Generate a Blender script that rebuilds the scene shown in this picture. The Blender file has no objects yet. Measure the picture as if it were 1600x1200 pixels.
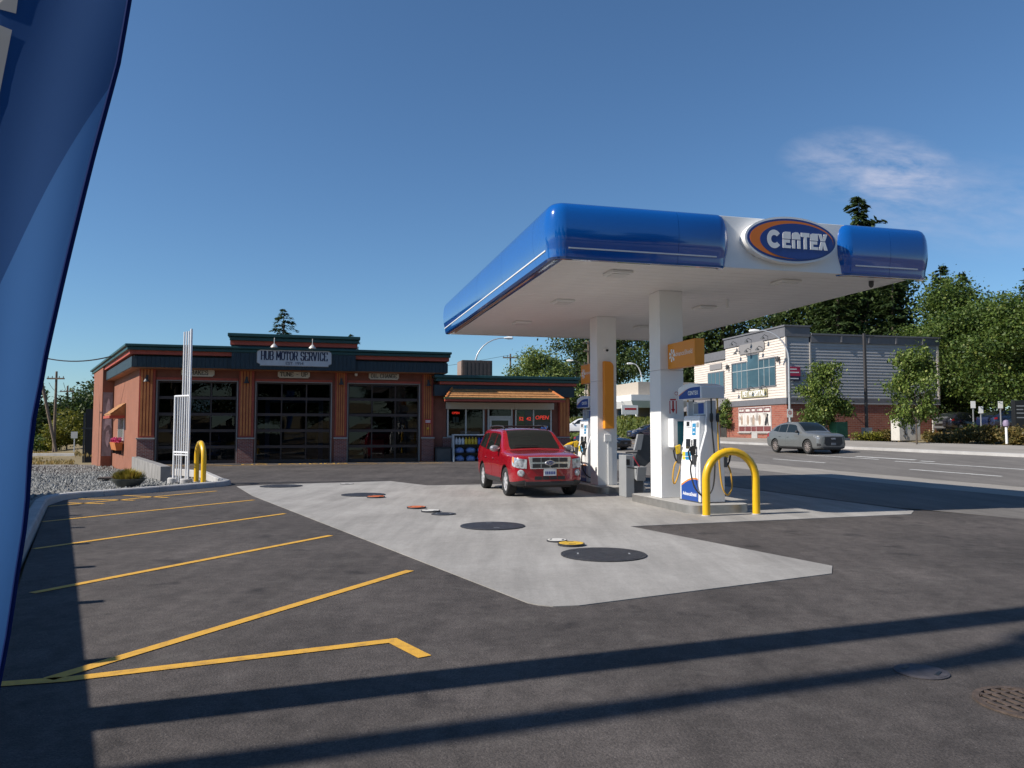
import bpy, bmesh, math, random
import numpy as np
from mathutils import Vector, Matrix
random.seed(7)
SC = bpy.context.scene
COL = SC.collection
R = math.radians

# ---------------------------------------------------------------- camera, sky, sun, exposure
cam = bpy.data.cameras.new('camera')
cam.sensor_width = 36.0
cam.lens = 36.0 * 1200 / 1600
cam.clip_start = 0.05
cam.clip_end = 3000
camo = bpy.data.objects.new('camera', cam)
COL.objects.link(camo)
camo.location = (0, 0, 1.64)
camo.rotation_euler = (R(90 + 3.434), 0, 0)
SC.camera = camo

SUN_EL, SUN_AZ = 38.5, 70.2          # elevation; azimuth the light travels to, from +Y towards +X
world = bpy.data.worlds.new('World')
SC.world = world
world.use_nodes = True
nt = world.node_tree
nt.nodes.clear()
w_out = nt.nodes.new('ShaderNodeOutputWorld')
w_bg = nt.nodes.new('ShaderNodeBackground')
w_bg.inputs['Strength'].default_value = 0.071
sky = nt.nodes.new('ShaderNodeTexSky')
sky.sky_type = 'NISHITA'
sky.sun_disc = False
sky.sun_elevation = R(SUN_EL)
sky.sun_rotation = R(SUN_AZ + 180)
sky.altitude = 60
sky.air_density = 1.0
sky.dust_density = 0.15
sky.ozone_density = 4.0
# a thin cirrus wisp, by direction in the sky
tc = nt.nodes.new('ShaderNodeTexCoord')
def wdot(vec):
    n = nt.nodes.new('ShaderNodeVectorMath'); n.operation = 'DOT_PRODUCT'
    nt.links.new(tc.outputs['Generated'], n.inputs[0]); n.inputs[1].default_value = vec
    return n.outputs['Value']
def wmath(op, a, b=None, clamp=False):
    n = nt.nodes.new('ShaderNodeMath'); n.operation = op; n.use_clamp = clamp
    for i, v in enumerate((a, b)):
        if v is None: continue
        if isinstance(v, (int, float)): n.inputs[i].default_value = v
        else: nt.links.new(v, n.inputs[i])
    return n.outputs[0]
cd = Vector((0.458, 0.981, 0.343)).normalized()
cr = cd.cross(Vector((0, 0, 1))).normalized()
cu = cr.cross(cd).normalized()
tilt = R(-14)
ca_ = cr * math.cos(tilt) + cu * math.sin(tilt)
cb_ = cu * math.cos(tilt) - cr * math.sin(tilt)
A_ = wdot(ca_); B_ = wdot(cb_); D_ = wdot(cd)
front = wmath('GREATER_THAN', D_, 0.3)
comb = nt.nodes.new('ShaderNodeCombineXYZ')
nt.links.new(wmath('MULTIPLY', A_, 9.0), comb.inputs[0])
nt.links.new(wmath('MULTIPLY', B_, 26.0), comb.inputs[1])
wn = nt.nodes.new('ShaderNodeTexNoise')
wn.inputs['Scale'].default_value = 1.6
wn.inputs['Detail'].default_value = 9
wn.inputs['Roughness'].default_value = 0.62
wn.inputs['Distortion'].default_value = 0.2
nt.links.new(comb.outputs[0], wn.inputs['Vector'])
def blob(a0, b0, ra, rb):
    e = wmath('ADD', wmath('POWER', wmath('ABSOLUTE', wmath('DIVIDE', wmath('SUBTRACT', A_, a0), ra)), 2.0),
              wmath('POWER', wmath('ABSOLUTE', wmath('DIVIDE', wmath('SUBTRACT', B_, b0), rb)), 2.0))
    return wmath('SUBTRACT', 1.0, e, True)
bl = wmath('ADD', wmath('ADD', blob(0, 0, 0.10, 0.045), wmath('MULTIPLY', blob(0.05, -0.02, 0.05, 0.06), 0.5)), wmath('MULTIPLY', blob(0.12, -0.03, 0.14, 0.06), 0.45))
dens = wmath('MULTIPLY', wmath('MULTIPLY', bl, wmath('MULTIPLY', wmath('SUBTRACT', wn.outputs['Fac'], 0.36, True), 2.5)), front)
dens = wmath('MULTIPLY', dens, 0.75, True)
wm = nt.nodes.new('ShaderNodeMixRGB')
wm.inputs['Color2'].default_value = (5.6, 5.9, 7.4, 1)
nt.links.new(dens, wm.inputs['Fac'])
tint = nt.nodes.new('ShaderNodeMixRGB'); tint.blend_type = 'MULTIPLY'; tint.inputs[0].default_value = 1.0   # the camera's white balance on the clear sky
tint.inputs[2].default_value = (0.81, 1.02, 1.15, 1)
nt.links.new(sky.outputs[0], tint.inputs[1]); nt.links.new(tint.outputs[0], wm.inputs['Color1'])
nt.links.new(wm.outputs[0], w_bg.inputs['Color'])
nt.links.new(w_bg.outputs[0], w_out.inputs['Surface'])

sun = bpy.data.lights.new('sun', 'SUN')
sun.energy = 4.5
sun.angle = R(0.53)
sun.color = (1.0, 0.93, 0.83)
suno = bpy.data.objects.new('sun', sun)
COL.objects.link(suno)
sd = Vector((math.sin(R(SUN_AZ)) * math.cos(R(SUN_EL)), math.cos(R(SUN_AZ)) * math.cos(R(SUN_EL)), -math.sin(R(SUN_EL))))
suno.rotation_euler = sd.to_track_quat('-Z', 'Y').to_euler()
suno.location = (-30, -10, 30)

vs = SC.view_settings
vs.view_transform = 'Standard'
vs.look = 'None'
vs.exposure = 0.5
vs.gamma = 1
vs.use_curve_mapping = False
SC.cycles.use_denoising = True
SC.cycles.max_bounces = 7
SC.cycles.transparent_max_bounces = 12

# ---------------------------------------------------------------- helpers
class Fr:
    """a ground frame: origin, rotation about z (degrees)"""
    def __init__(s, x, y, deg, z=0.0):
        s.o = Vector((x, y, z)); s.a = R(deg); s.c = math.cos(s.a); s.s = math.sin(s.a)
    def pt(s, x, y, z=0.0):
        return Vector((s.o.x + x * s.c - y * s.s, s.o.y + x * s.s + y * s.c, s.o.z + z))
W0 = Fr(0, 0, 0)

def thing(name, label, cat, fr=W0, loc=(0, 0, 0), rot=0.0, group=None):
    o = bpy.data.objects.new(name, None)
    COL.objects.link(o)
    o.location = fr.pt(*loc)
    o.rotation_euler = (0, 0, fr.a + R(rot))
    o['label'] = label; o['category'] = cat
    if group: o['group'] = group
    return o
def tag(o, label, cat, group=None):
    o['label'] = label; o['category'] = cat
    if group: o['group'] = group
    return o

class MB:
    def __init__(s): s.v = []; s.f = []
    def add(s, vs, fs):
        b = len(s.v); s.v.extend([tuple(p) for p in vs]); s.f.extend([tuple(i + b for i in q) for q in fs]); return s
    def box(s, x0, x1, y0, y1, z0, z1):
        return s.add([(x0,y0,z0),(x1,y0,z0),(x1,y1,z0),(x0,y1,z0),(x0,y0,z1),(x1,y0,z1),(x1,y1,z1),(x0,y1,z1)],
                     [(0,3,2,1),(4,5,6,7),(0,1,5,4),(1,2,6,5),(2,3,7,6),(3,0,4,7)])
    def hexa(s, p):  # 8 points, bottom 4 then top 4
        return s.add(p, [(0,3,2,1),(4,5,6,7),(0,1,5,4),(1,2,6,5),(2,3,7,6),(3,0,4,7)])
    def prism(s, poly, z0, z1, axis='z'):
        n = len(poly)
        if axis == 'z': V = [(x, y, z0) for x, y in poly] + [(x, y, z1) for x, y in poly]
        elif axis == 'y': V = [(x, z0, y) for x, y in poly] + [(x, z1, y) for x, y in poly]   # poly in xz, extruded along y
        else: V = [(z0, x, y) for x, y in poly] + [(z1, x, y) for x, y in poly]               # poly in yz, along x
        return s.add(V, [tuple(range(n))[::-1], tuple(range(n, 2 * n))] + [(i, (i + 1) % n, n + (i + 1) % n, n + i) for i in range(n)])
    def lathe(s, prof, n=20, c=(0, 0, 0), axis='z', a0=0, a1=360, cap=True):
        full = abs(a1 - a0) >= 360
        m = n if full else n + 1
        V = []
        for i in range(m):
            a = R(a0 + (a1 - a0) * i / n); ca, sa = math.cos(a), math.sin(a)
            for r, h in prof:
                if axis == 'z': V.append((c[0] + r * ca, c[1] + r * sa, c[2] + h))
                elif axis == 'y': V.append((c[0] + r * ca, c[1] + h, c[2] + r * sa))
                else: V.append((c[0] + h, c[1] + r * ca, c[2] + r * sa))
        k = len(prof); F = []
        for i in range(n):
            j = (i + 1) % m
            for q in range(k - 1): F.append((i * k + q, j * k + q, j * k + q + 1, i * k + q + 1))
        if full and cap:
            if prof[0][0] > 1e-6: F.append(tuple(i * k for i in range(m))[::-1])
            if prof[-1][0] > 1e-6: F.append(tuple(i * k + k - 1 for i in range(m)))
        return s.add(V, F)
    def tube(s, path, r, n=8, caps=True):
        P = [Vector(p) for p in path]; m = len(P)
        rr = r if isinstance(r, (list, tuple)) else [r] * m
        V = []; up = None
        for i in range(m):
            t = (P[min(i + 1, m - 1)] - P[max(i - 1, 0)]).normalized()
            if up is None:
                up = Vector((0, 0, 1)) if abs(t.z) < 0.9 else Vector((1, 0, 0))
            a = (up - t * up.dot(t)).normalized(); b = t.cross(a); up = a
            for k in range(n):
                w = 2 * math.pi * k / n
                V.append(P[i] + (a * math.cos(w) + b * math.sin(w)) * rr[i])
        F = []
        for i in range(m - 1):
            for k in range(n):
                F.append((i * n + k, i * n + (k + 1) % n, (i + 1) * n + (k + 1) % n, (i + 1) * n + k))
        if caps: F += [tuple(range(n))[::-1], tuple(range((m - 1) * n, m * n))]
        return s.add(V, F)
    def grid(s, fn, nu, nv):
        V = [fn(i / nu, j / nv) for i in range(nu + 1) for j in range(nv + 1)]
        w = nv + 1
        return s.add(V, [(i * w + j, (i + 1) * w + j, (i + 1) * w + j + 1, i * w + j + 1) for i in range(nu) for j in range(nv)])
    def mesh(s, name, m=None, smooth=False, bevel=0, fix=True):
        me = bpy.data.meshes.new(name)
        me.from_pydata([tuple(p) for p in s.v], [], s.f)
        if fix or bevel:
            bm = bmesh.new(); bm.from_mesh(me)
            if fix: bmesh.ops.recalc_face_normals(bm, faces=bm.faces)
            if bevel:
                es = [e for e in bm.edges if len(e.link_faces) == 2 and e.calc_face_angle(0) > 0.5]
                bmesh.ops.bevel(bm, geom=es, offset=bevel, segments=2, affect='EDGES', profile=0.6)
            bm.to_mesh(me); bm.free()
        if m: me.materials.append(m)
        if smooth:
            me.shade_smooth()
            me.set_sharp_from_angle(angle=R(smooth if smooth is not True else 40))
        return me
    def build(s, name, m, parent=None, smooth=False, bevel=0, fix=True, label=None, kind=None):
        o = bpy.data.objects.new(name, s.mesh(name, m, smooth, bevel, fix))
        COL.objects.link(o)
        if parent: o.parent = parent
        if label: o['label'] = label
        if kind: o['kind'] = kind
        return o
def inst(name, me, parent=None, loc=(0, 0, 0), rot=(0, 0, 0), scale=(1, 1, 1)):
    o = bpy.data.objects.new(name, me); COL.objects.link(o)
    if parent: o.parent = parent
    o.location = loc; o.rotation_euler = rot; o.scale = scale
    return o
def boxp(name, m, parent, *a, bevel=0, **k):
    return MB().box(*a).build(name, m, parent, bevel=bevel, **k)
def copy_tree(o, parent=None):
    c = o.copy(); COL.objects.link(c); c.parent = parent
    for ch in o.children: copy_tree(ch, c)
    return c

# ---------------------------------------------------------------- materials
MATS = {}
def mat(name, col, rough=0.6, metal=0.0, var=0.0, scale=4.0, bump=0.0, bscale=60.0, col2=None, coat=0.0, spec=0.5, thr=None, world_co=False, detail=6):
    if name in MATS: return MATS[name]
    m = bpy.data.materials.new(name); m.use_nodes = True
    t = m.node_tree; b = t.nodes['Principled BSDF']
    b.inputs['Roughness'].default_value = rough
    b.inputs['Metallic'].default_value = metal
    b.inputs['Coat Weight'].default_value = coat
    b.inputs['Coat Roughness'].default_value = 0.04
    b.inputs['Specular IOR Level'].default_value = spec
    b.inputs['Base Color'].default_value = (*col, 1)
    if var or bump or col2:
        co = t.nodes.new('ShaderNodeTexCoord')
        src = co.outputs['Object']
        if world_co:
            g = t.nodes.new('ShaderNodeNewGeometry'); src = g.outputs['Position']
    if var or col2:
        n = t.nodes.new('ShaderNodeTexNoise'); n.inputs['Scale'].default_value = scale; n.inputs['Detail'].default_value = detail
        t.links.new(src, n.inputs['Vector'])
        r = t.nodes.new('ShaderNodeValToRGB')
        c2 = col2 or tuple(c * (1 + var) for c in col)
        c1 = col if col2 else tuple(c * (1 - var) for c in col)
        r.color_ramp.elements[0].color = (*c1, 1); r.color_ramp.elements[1].color = (*c2, 1)
        lo, hi = thr or (0.3, 0.7)
        r.color_ramp.elements[0].position = lo; r.color_ramp.elements[1].position = hi
        t.links.new(n.outputs['Fac'], r.inputs['Fac'])
        t.links.new(r.outputs['Color'], b.inputs['Base Color'])
    if bump:
        n2 = t.nodes.new('ShaderNodeTexNoise'); n2.inputs['Scale'].default_value = bscale; n2.inputs['Detail'].default_value = 4
        t.links.new(src, n2.inputs['Vector'])
        bp = t.nodes.new('ShaderNodeBump'); bp.inputs['Strength'].default_value = bump; bp.inputs['Distance'].default_value = 0.02
        t.links.new(n2.outputs['Fac'], bp.inputs['Height']); t.links.new(bp.outputs['Normal'], b.inputs['Normal'])
    MATS[name] = m
    return m
def glass(name, tint=(0.30, 0.33, 0.33), base=0.05, rough=0.01):
    if name in MATS: return MATS[name]
    m = bpy.data.materials.new(name); m.use_nodes = True
    t = m.node_tree; t.nodes.clear()
    o = t.nodes.new('ShaderNodeOutputMaterial'); mx = t.nodes.new('ShaderNodeMixShader')
    tr = t.nodes.new('ShaderNodeBsdfTransparent'); gl = t.nodes.new('ShaderNodeBsdfGlossy')
    fr = t.nodes.new('ShaderNodeFresnel'); fr.inputs['IOR'].default_value = 1.5
    gl.inputs['Roughness'].default_value = rough
    tr.inputs['Color'].default_value = (*tint, 1)
    t.links.new(fr.outputs[0], mx.inputs[0]); t.links.new(tr.outputs[0], mx.inputs[1]); t.links.new(gl.outputs[0], mx.inputs[2])
    t.links.new(mx.outputs[0], o.inputs['Surface'])
    MATS[name] = m
    return m
def emis(name, col, strength):
    if name in MATS: return MATS[name]
    m = bpy.data.materials.new(name); m.use_nodes = True
    b = m.node_tree.nodes['Principled BSDF']
    b.inputs['Base Color'].default_value = (*col, 1)
    b.inputs['Emission Color'].default_value = (*col, 1); b.inputs['Emission Strength'].default_value = strength
    MATS[name] = m
    return m
def brickmat(name, c1, c2, mortar, bw=0.20, bh=0.067, rough=0.85):
    if name in MATS: return MATS[name]
    m = bpy.data.materials.new(name); m.use_nodes = True
    t = m.node_tree; b = t.nodes['Principled BSDF']; b.inputs['Roughness'].default_value = rough
    co = t.nodes.new('ShaderNodeTexCoord'); sp = t.nodes.new('ShaderNodeSeparateXYZ'); cb = t.nodes.new('ShaderNodeCombineXYZ')
    ad = t.nodes.new('ShaderNodeMath'); ad.operation = 'ADD'
    t.links.new(co.outputs['Object'], sp.inputs[0])
    t.links.new(sp.outputs[0], ad.inputs[0]); t.links.new(sp.outputs[1], ad.inputs[1])
    t.links.new(ad.outputs[0], cb.inputs[0]); t.links.new(sp.outputs[2], cb.inputs[1])
    br = t.nodes.new('ShaderNodeTexBrick'); br.inputs['Scale'].default_value = 1.0
    br.inputs['Brick Width'].default_value = bw; br.inputs['Row Height'].default_value = bh
    br.inputs['Mortar Size'].default_value = 0.008; br.inputs['Bias'].default_value = 0.0
    br.inputs['Color1'].default_value = (*c1, 1); br.inputs['Color2'].default_value = (*c2, 1); br.inputs['Mortar'].default_value = (*mortar, 1)
    t.links.new(cb.outputs[0], br.inputs['Vector']); t.links.new(br.outputs['Color'], b.inputs['Base Color'])
    bp = t.nodes.new('ShaderNodeBump'); bp.inputs['Strength'].default_value = 0.5; bp.inputs['Distance'].default_value = 0.01; bp.invert = True
    t.links.new(br.outputs['Fac'], bp.inputs['Height']); t.links.new(bp.outputs['Normal'], b.inputs['Normal'])
    MATS[name] = m
    return m
def leafmat(name, c1, c2, c3=None):
    if name in MATS: return MATS[name]
    m = bpy.data.materials.new(name); m.use_nodes = True
    t = m.node_tree; b = t.nodes['Principled BSDF']; out = t.nodes['Material Output']
    b.inputs['Roughness'].default_value = 0.55; b.inputs['Specular IOR Level'].default_value = 0.35
    g = t.nodes.new('ShaderNodeNewGeometry'); r = t.nodes.new('ShaderNodeValToRGB')
    r.color_ramp.elements[0].color = (*c1, 1); r.color_ramp.elements[1].color = (*c2, 1)
    if c3:
        e = r.color_ramp.elements.new(0.92); e.color = (*c2, 1); r.color_ramp.elements[-1].color = (*c3, 1)
    t.links.new(g.outputs['Random Per Island'], r.inputs['Fac']); t.links.new(r.outputs['Color'], b.inputs['Base Color'])
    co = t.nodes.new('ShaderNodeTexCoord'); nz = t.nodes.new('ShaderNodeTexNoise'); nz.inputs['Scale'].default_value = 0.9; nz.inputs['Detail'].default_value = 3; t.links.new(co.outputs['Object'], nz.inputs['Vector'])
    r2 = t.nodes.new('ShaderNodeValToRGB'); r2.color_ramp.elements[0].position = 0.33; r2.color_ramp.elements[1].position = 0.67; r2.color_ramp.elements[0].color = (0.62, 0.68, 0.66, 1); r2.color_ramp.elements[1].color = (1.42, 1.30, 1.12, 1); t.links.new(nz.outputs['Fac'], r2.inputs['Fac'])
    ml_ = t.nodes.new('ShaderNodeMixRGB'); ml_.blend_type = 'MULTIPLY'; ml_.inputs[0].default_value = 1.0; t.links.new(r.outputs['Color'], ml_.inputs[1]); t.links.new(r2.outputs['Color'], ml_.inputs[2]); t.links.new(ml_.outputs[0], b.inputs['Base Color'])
    tl = t.nodes.new('ShaderNodeBsdfTranslucent'); mx = t.nodes.new('ShaderNodeMixShader'); mx.inputs[0].default_value = 0.3
    t.links.new(ml_.outputs[0], tl.inputs['Color'])
    t.links.new(b.outputs[0], mx.inputs[1]); t.links.new(tl.outputs[0], mx.inputs[2]); t.links.new(mx.outputs[0], out.inputs['Surface'])
    MATS[name] = m
    return m

# ---------------------------------------------------------------- lettering
def text(name, s, m, parent, size, loc, rot=(R(90), 0, 0), ext=0.004, bold=0.0, sx=1.0, align='CENTER', shear=0.0, label=None):
    cu_ = bpy.data.curves.new(name, 'FONT'); cu_.body = s; cu_.size = size; cu_.extrude = ext; cu_.offset = bold
    cu_.align_x = align; cu_.align_y = 'CENTER'; cu_.resolution_u = 3; cu_.shear = shear
    tmp = bpy.data.objects.new('tmp_text', cu_); COL.objects.link(tmp)
    dg = bpy.context.evaluated_depsgraph_get()
    me = bpy.data.meshes.new_from_object(tmp.evaluated_get(dg))
    bpy.data.objects.remove(tmp); bpy.data.curves.remove(cu_)
    me.materials.clear(); me.materials.append(m)
    o = inst(name, me, parent, loc, rot, (sx, 1, 1))
    if label: o['label'] = label
    return o
# slab-serif capitals drawn with a pen: strokes in a 1 x 1 box, serifs at the terminals
GL = {
 'H': [[(0.12,0),(0.12,1)],[(0.88,0),(0.88,1)],[(0.12,0.5),(0.88,0.5)]], 'U': [[(0.12,1),(0.12,0.2),(0.3,0),(0.7,0),(0.88,0.2),(0.88,1)]],
 'B': [[(0.12,0),(0.12,1)],[(0.12,1),(0.7,1),(0.86,0.86),(0.86,0.66),(0.7,0.53),(0.12,0.53)],[(0.7,0.53),(0.9,0.38),(0.9,0.14),(0.72,0),(0.12,0)]],
 'M': [[(0.08,0),(0.08,1),(0.5,0.3),(0.92,1),(0.92,0)]], 'O': [[(0.3,0),(0.7,0),(0.9,0.22),(0.9,0.78),(0.7,1),(0.3,1),(0.1,0.78),(0.1,0.22),(0.3,0)]],
 'T': [[(0.5,0),(0.5,1)],[(0.06,0.8),(0.06,1),(0.94,1),(0.94,0.8)]], 'R': [[(0.12,0),(0.12,1)],[(0.12,1),(0.72,1),(0.88,0.86),(0.88,0.62),(0.72,0.48),(0.12,0.48)],[(0.55,0.48),(0.9,0)]],
 'S': [[(0.1,0.24),(0.28,0),(0.72,0),(0.9,0.18),(0.9,0.38),(0.7,0.5),(0.3,0.52),(0.12,0.66),(0.12,0.84),(0.3,1),(0.72,1),(0.88,0.78)]],
 'E': [[(0.86,0.2),(0.86,0),(0.12,0),(0.12,1),(0.86,1),(0.86,0.8)],[(0.12,0.5),(0.62,0.5)]], 'V': [[(0.08,1),(0.5,0),(0.92,1)]], 'I': [[(0.5,0),(0.5,1)]],
 'C': [[(0.9,0.26),(0.72,0),(0.3,0),(0.1,0.22),(0.1,0.78),(0.3,1),(0.72,1),(0.9,0.74)]], 'K': [[(0.12,0),(0.12,1)],[(0.12,0.42),(0.86,1)],[(0.36,0.6),(0.9,0)]],
 'A': [[(0.06,0),(0.5,1),(0.94,0)],[(0.24,0.34),(0.76,0.34)]], 'L': [[(0.12,1),(0.12,0),(0.88,0),(0.88,0.22)]], 'N': [[(0.1,0),(0.1,1),(0.9,0),(0.9,1)]],
 'G': [[(0.88,0.74),(0.7,1),(0.3,1),(0.1,0.78),(0.1,0.22),(0.3,0),(0.7,0),(0.88,0.2),(0.88,0.46),(0.58,0.46)]], 'P': [[(0.12,0),(0.12,1)],[(0.12,1),(0.72,1),(0.88,0.86),(0.88,0.6),(0.72,0.45),(0.12,0.45)]],
 '-': [[(0.2,0.5),(0.8,0.5)]], '1': [[(0.3,0.8),(0.5,1),(0.5,0)]], '9': [[(0.85,0.6),(0.7,0.45),(0.3,0.45),(0.15,0.6),(0.15,0.85),(0.3,1),(0.7,1),(0.85,0.85),(0.85,0.2),(0.7,0),(0.3,0)]],
 '5': [[(0.85,1),(0.18,1),(0.18,0.55),(0.7,0.58),(0.87,0.42),(0.87,0.16),(0.7,0),(0.2,0)]], '4': [[(0.7,0),(0.7,1),(0.1,0.32),(0.9,0.32)]], '.': [[(0.4,0.02),(0.5,0.02)]],
}
SERIF = 'HMTRVIKANPBU'
def slab(name, s, m, parent, x0, z0, w, h, y, gap=0.18, pen=0.2, thin=0.12, serif=True):
    """letters in the local xz plane facing -y, filling width w"""
    adv = [0.55 if c in 'I1.' else (0.5 if c == ' ' else (1.12 if c == 'M' else 1.0)) for c in s]
    tot = sum(adv) + gap * (len(s) - 1); k = w / tot
    mb = MB(); x = x0; out = []
    def seg(a, b, wd, yy):
        a, b = Vector((a[0], 0, a[1])), Vector((b[0], 0, b[1]))
        d = (b - a)
        if d.length < 1e-6: return
        d.normalize(); n = Vector((-d.z, 0, d.x)) * wd / 2; a = a - d * wd * 0.3; b = b + d * wd * 0.3
        P = [a - n, b - n, b + n, a + n]
        mb.hexa([(p.x, yy, p.z) for p in P] + [(p.x, y, p.z) for p in P])
    for c, ad in zip(s, adv):
        if c == ' ' and mb.v: out.append(mb.build(name, m, parent)); mb.v, mb.f = [], []
        if c in GL:
            cw = ad * k
            q = 0
            for st in GL[c]:
                pts = [(x + p[0] * cw, z0 + h * (0.06 + 0.88 * p[1])) for p in st]
                for i in range(len(pts) - 1):
                    vert = abs(pts[i][1] - pts[i + 1][1]) > abs(pts[i][0] - pts[i + 1][0])
                    q += 1
                    seg(pts[i], pts[i + 1], (pen if vert else thin) * min(k * 1.0, h), y - 0.008 - 0.0004 * (q % 7))
                if serif and c in SERIF:
                    for e in (pts[0], pts[-1]):
                        if abs(e[1] - z0 - 0.06 * h) < 0.02 * h or abs(e[1] - z0 - 0.94 * h) < 0.02 * h:
                            if c in 'BPR' and e[1] > z0 + h * 0.5: continue
                            q += 1
                            seg((e[0] - 0.13 * cw, e[1]), (e[0] + 0.13 * cw, e[1]), thin * min(k, h) * 1.0, y - 0.0084 - 0.0004 * (q % 7))
        x += (ad + gap) * k
    out.append(mb.build(name, m, parent)); return out

# ================================================================ GROUND
RF = Fr(0, 0, 13.0)          # road frame: x = across, y = along
def uv(x, y): return x * RF.c + y * RF.s, -x * RF.s + y * RF.c
def zroad(u, v): return 0.05 * (u - 19.4) + max(0.0, 0.006 * (v - 20))
def zg(x, y):
    u, v = uv(x, y)
    if u > 19.4: return min(zroad(u, min(v, 150)), 0.05 * 20 + 0.8 + 0.012 * max(0, u - 40))
    if u > 11.5: return max(0.0, 0.006 * (min(v, 150) - 20)) * (u - 11.5) / 7.9
    n = 0.875 * x + 0.485 * y + 0.60           # left of the kerb line
    if n < 0 and y < 300:
        return -0.58 * min(1.0, max(0.0, (math.hypot(x + 10, y - 19) - 3) / 22.0)) if y > 10 else 0.0
    return 0.0
def groundmat(name, c1, c2, speck, stain=None, rough=0.9, bump=0.35, fine=220.0, big=0.35, scuff=None, mid=0.0, chips=None):
    """world-space mottled mineral surface: broad patches, fine aggregate, stains"""
    m = bpy.data.materials.new(name); m.use_nodes = True
    t = m.node_tree; b = t.nodes['Principled BSDF']; b.inputs['Roughness'].default_value = rough; b.inputs['Specular IOR Level'].default_value = 0.35
    g = t.nodes.new('ShaderNodeNewGeometry')
    def noise(sc, det=5, ro=0.55, vec=None, dist=0):
        n = t.nodes.new('ShaderNodeTexNoise'); n.inputs['Scale'].default_value = sc; n.inputs['Detail'].default_value = det; n.inputs['Roughness'].default_value = ro; n.inputs['Distortion'].default_value = dist
        t.links.new(vec or g.outputs['Position'], n.inputs['Vector']); return n.outputs['Fac']
    def ramp(fac, lo, hi, ca, cb):
        r = t.nodes.new('ShaderNodeValToRGB'); r.color_ramp.elements[0].position = lo; r.color_ramp.elements[1].position = hi
        r.color_ramp.elements[0].color = (*ca, 1); r.color_ramp.elements[1].color = (*cb, 1); t.links.new(fac, r.inputs['Fac']); return r.outputs['Color']
    def mix(kind, fac, a, c):
        x = t.nodes.new('ShaderNodeMixRGB'); x.blend_type = kind
        if isinstance(fac, float): x.inputs[0].default_value = fac
        else: t.links.new(fac, x.inputs[0])
        t.links.new(a, x.inputs[1]); t.links.new(c, x.inputs[2]); return x.outputs[0]
    col = ramp(noise(big, 8, 0.6), 0.32, 0.68, c1, c2)
    mp = t.nodes.new('ShaderNodeMapping'); mp.inputs['Rotation'].default_value = (0, 0, R(-29)); mp.inputs['Scale'].default_value = (3.0, 0.35, 1)
    t.links.new(g.outputs['Position'], mp.inputs['Vector'])
    col = mix('MULTIPLY', 0.85 if mid else 0.55, col, ramp(noise(0.7, 6, 0.65, mp.outputs[0]), 0.3, 0.7, (0.72, 0.72, 0.72), (1.18, 1.18, 1.18)))
    col = mix('MULTIPLY', 0.9, col, ramp(noise(fine, 2, 0.7), 0.25, 0.75, (1 - speck,) * 3, (1 + speck,) * 3))
    if mid:
        col = mix('MULTIPLY', 1.0, col, ramp(noise(5.5, 9, 0.72, None, 0.4), 0.28, 0.72, (1 - mid,) * 3, (1 + mid,) * 3))
        col = mix('MULTIPLY', 1.0, col, ramp(noise(38, 4, 0.7), 0.3, 0.7, (1 - mid * 0.8,) * 3, (1 + mid * 0.8,) * 3))
    if chips:
        vo = t.nodes.new('ShaderNodeTexVoronoi'); vo.inputs['Scale'].default_value = 26; t.links.new(g.outputs['Position'], vo.inputs['Vector'])
        sp_ = t.nodes.new('ShaderNodeMath'); sp_.operation = 'MULTIPLY'; t.links.new(ramp(vo.outputs['Distance'], 0.06, 0.11, (1, 1, 1), (0, 0, 0)), sp_.inputs[0]); t.links.new(ramp(noise(7, 3, 0.6), 0.56, 0.62, (0, 0, 0), (1, 1, 1)), sp_.inputs[1])
        col = mix('MIX', sp_.outputs[0], col, ramp(noise(60, 2), 0.3, 0.7, chips, tuple(c_ * 1.5 for c_ in chips)))
    if scuff:
        col = mix('MIX', ramp(noise(2.3, 7, 0.7, None, 0.6), 0.54, 0.72, (0, 0, 0), (0.6, 0.6, 0.6)), col, ramp(noise(9, 4), 0, 1, scuff, scuff))
    if chips:      # old drips and oil spots
        vo2 = t.nodes.new('ShaderNodeTexVoronoi'); vo2.inputs['Scale'].default_value = 1.1; vo2.inputs['Randomness'].default_value = 1.0
        dv = t.nodes.new('ShaderNodeVectorMath'); dv.operation = 'ADD'; nz_ = t.nodes.new('ShaderNodeTexNoise'); nz_.inputs['Scale'].default_value = 5; t.links.new(g.outputs['Position'], nz_.inputs['Vector']); sc_ = t.nodes.new('ShaderNodeVectorMath'); sc_.operation = 'SCALE'; sc_.inputs['Scale'].default_value = 0.5; t.links.new(nz_.outputs['Color'], sc_.inputs[0]); t.links.new(g.outputs['Position'], dv.inputs[0]); t.links.new(sc_.outputs[0], dv.inputs[1]); t.links.new(dv.outputs[0], vo2.inputs['Vector'])
        col = mix('MULTIPLY', 1.0, col, ramp(vo2.outputs['Distance'], 0.07, 0.22, (0.55, 0.55, 0.57), (1, 1, 1)))
    if stain:
        col = mix('MULTIPLY', 1.0, col, ramp(noise(0.9, 6, 0.62, None, 1.2), 0.60, 0.74, (1, 1, 1), stain))
    t.links.new(col, b.inputs['Base Color'])
    bp = t.nodes.new('ShaderNodeBump'); bp.inputs['Strength'].default_value = bump; bp.inputs['Distance'].default_value = 0.012
    t.links.new(noise(fine * 0.6, 3, 0.7), bp.inputs['Height']); t.links.new(bp.outputs['Normal'], b.inputs['Normal'])
    MATS[name] = m
    return m
ASPH = groundmat('lot_asphalt', (0.050, 0.0435, 0.041), (0.094, 0.082, 0.077), 0.55, (0.55, 0.55, 0.56), fine=90, scuff=(0.115, 0.104, 0.096), mid=0.34, chips=(0.18, 0.17, 0.16), bump=0.8)
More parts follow.
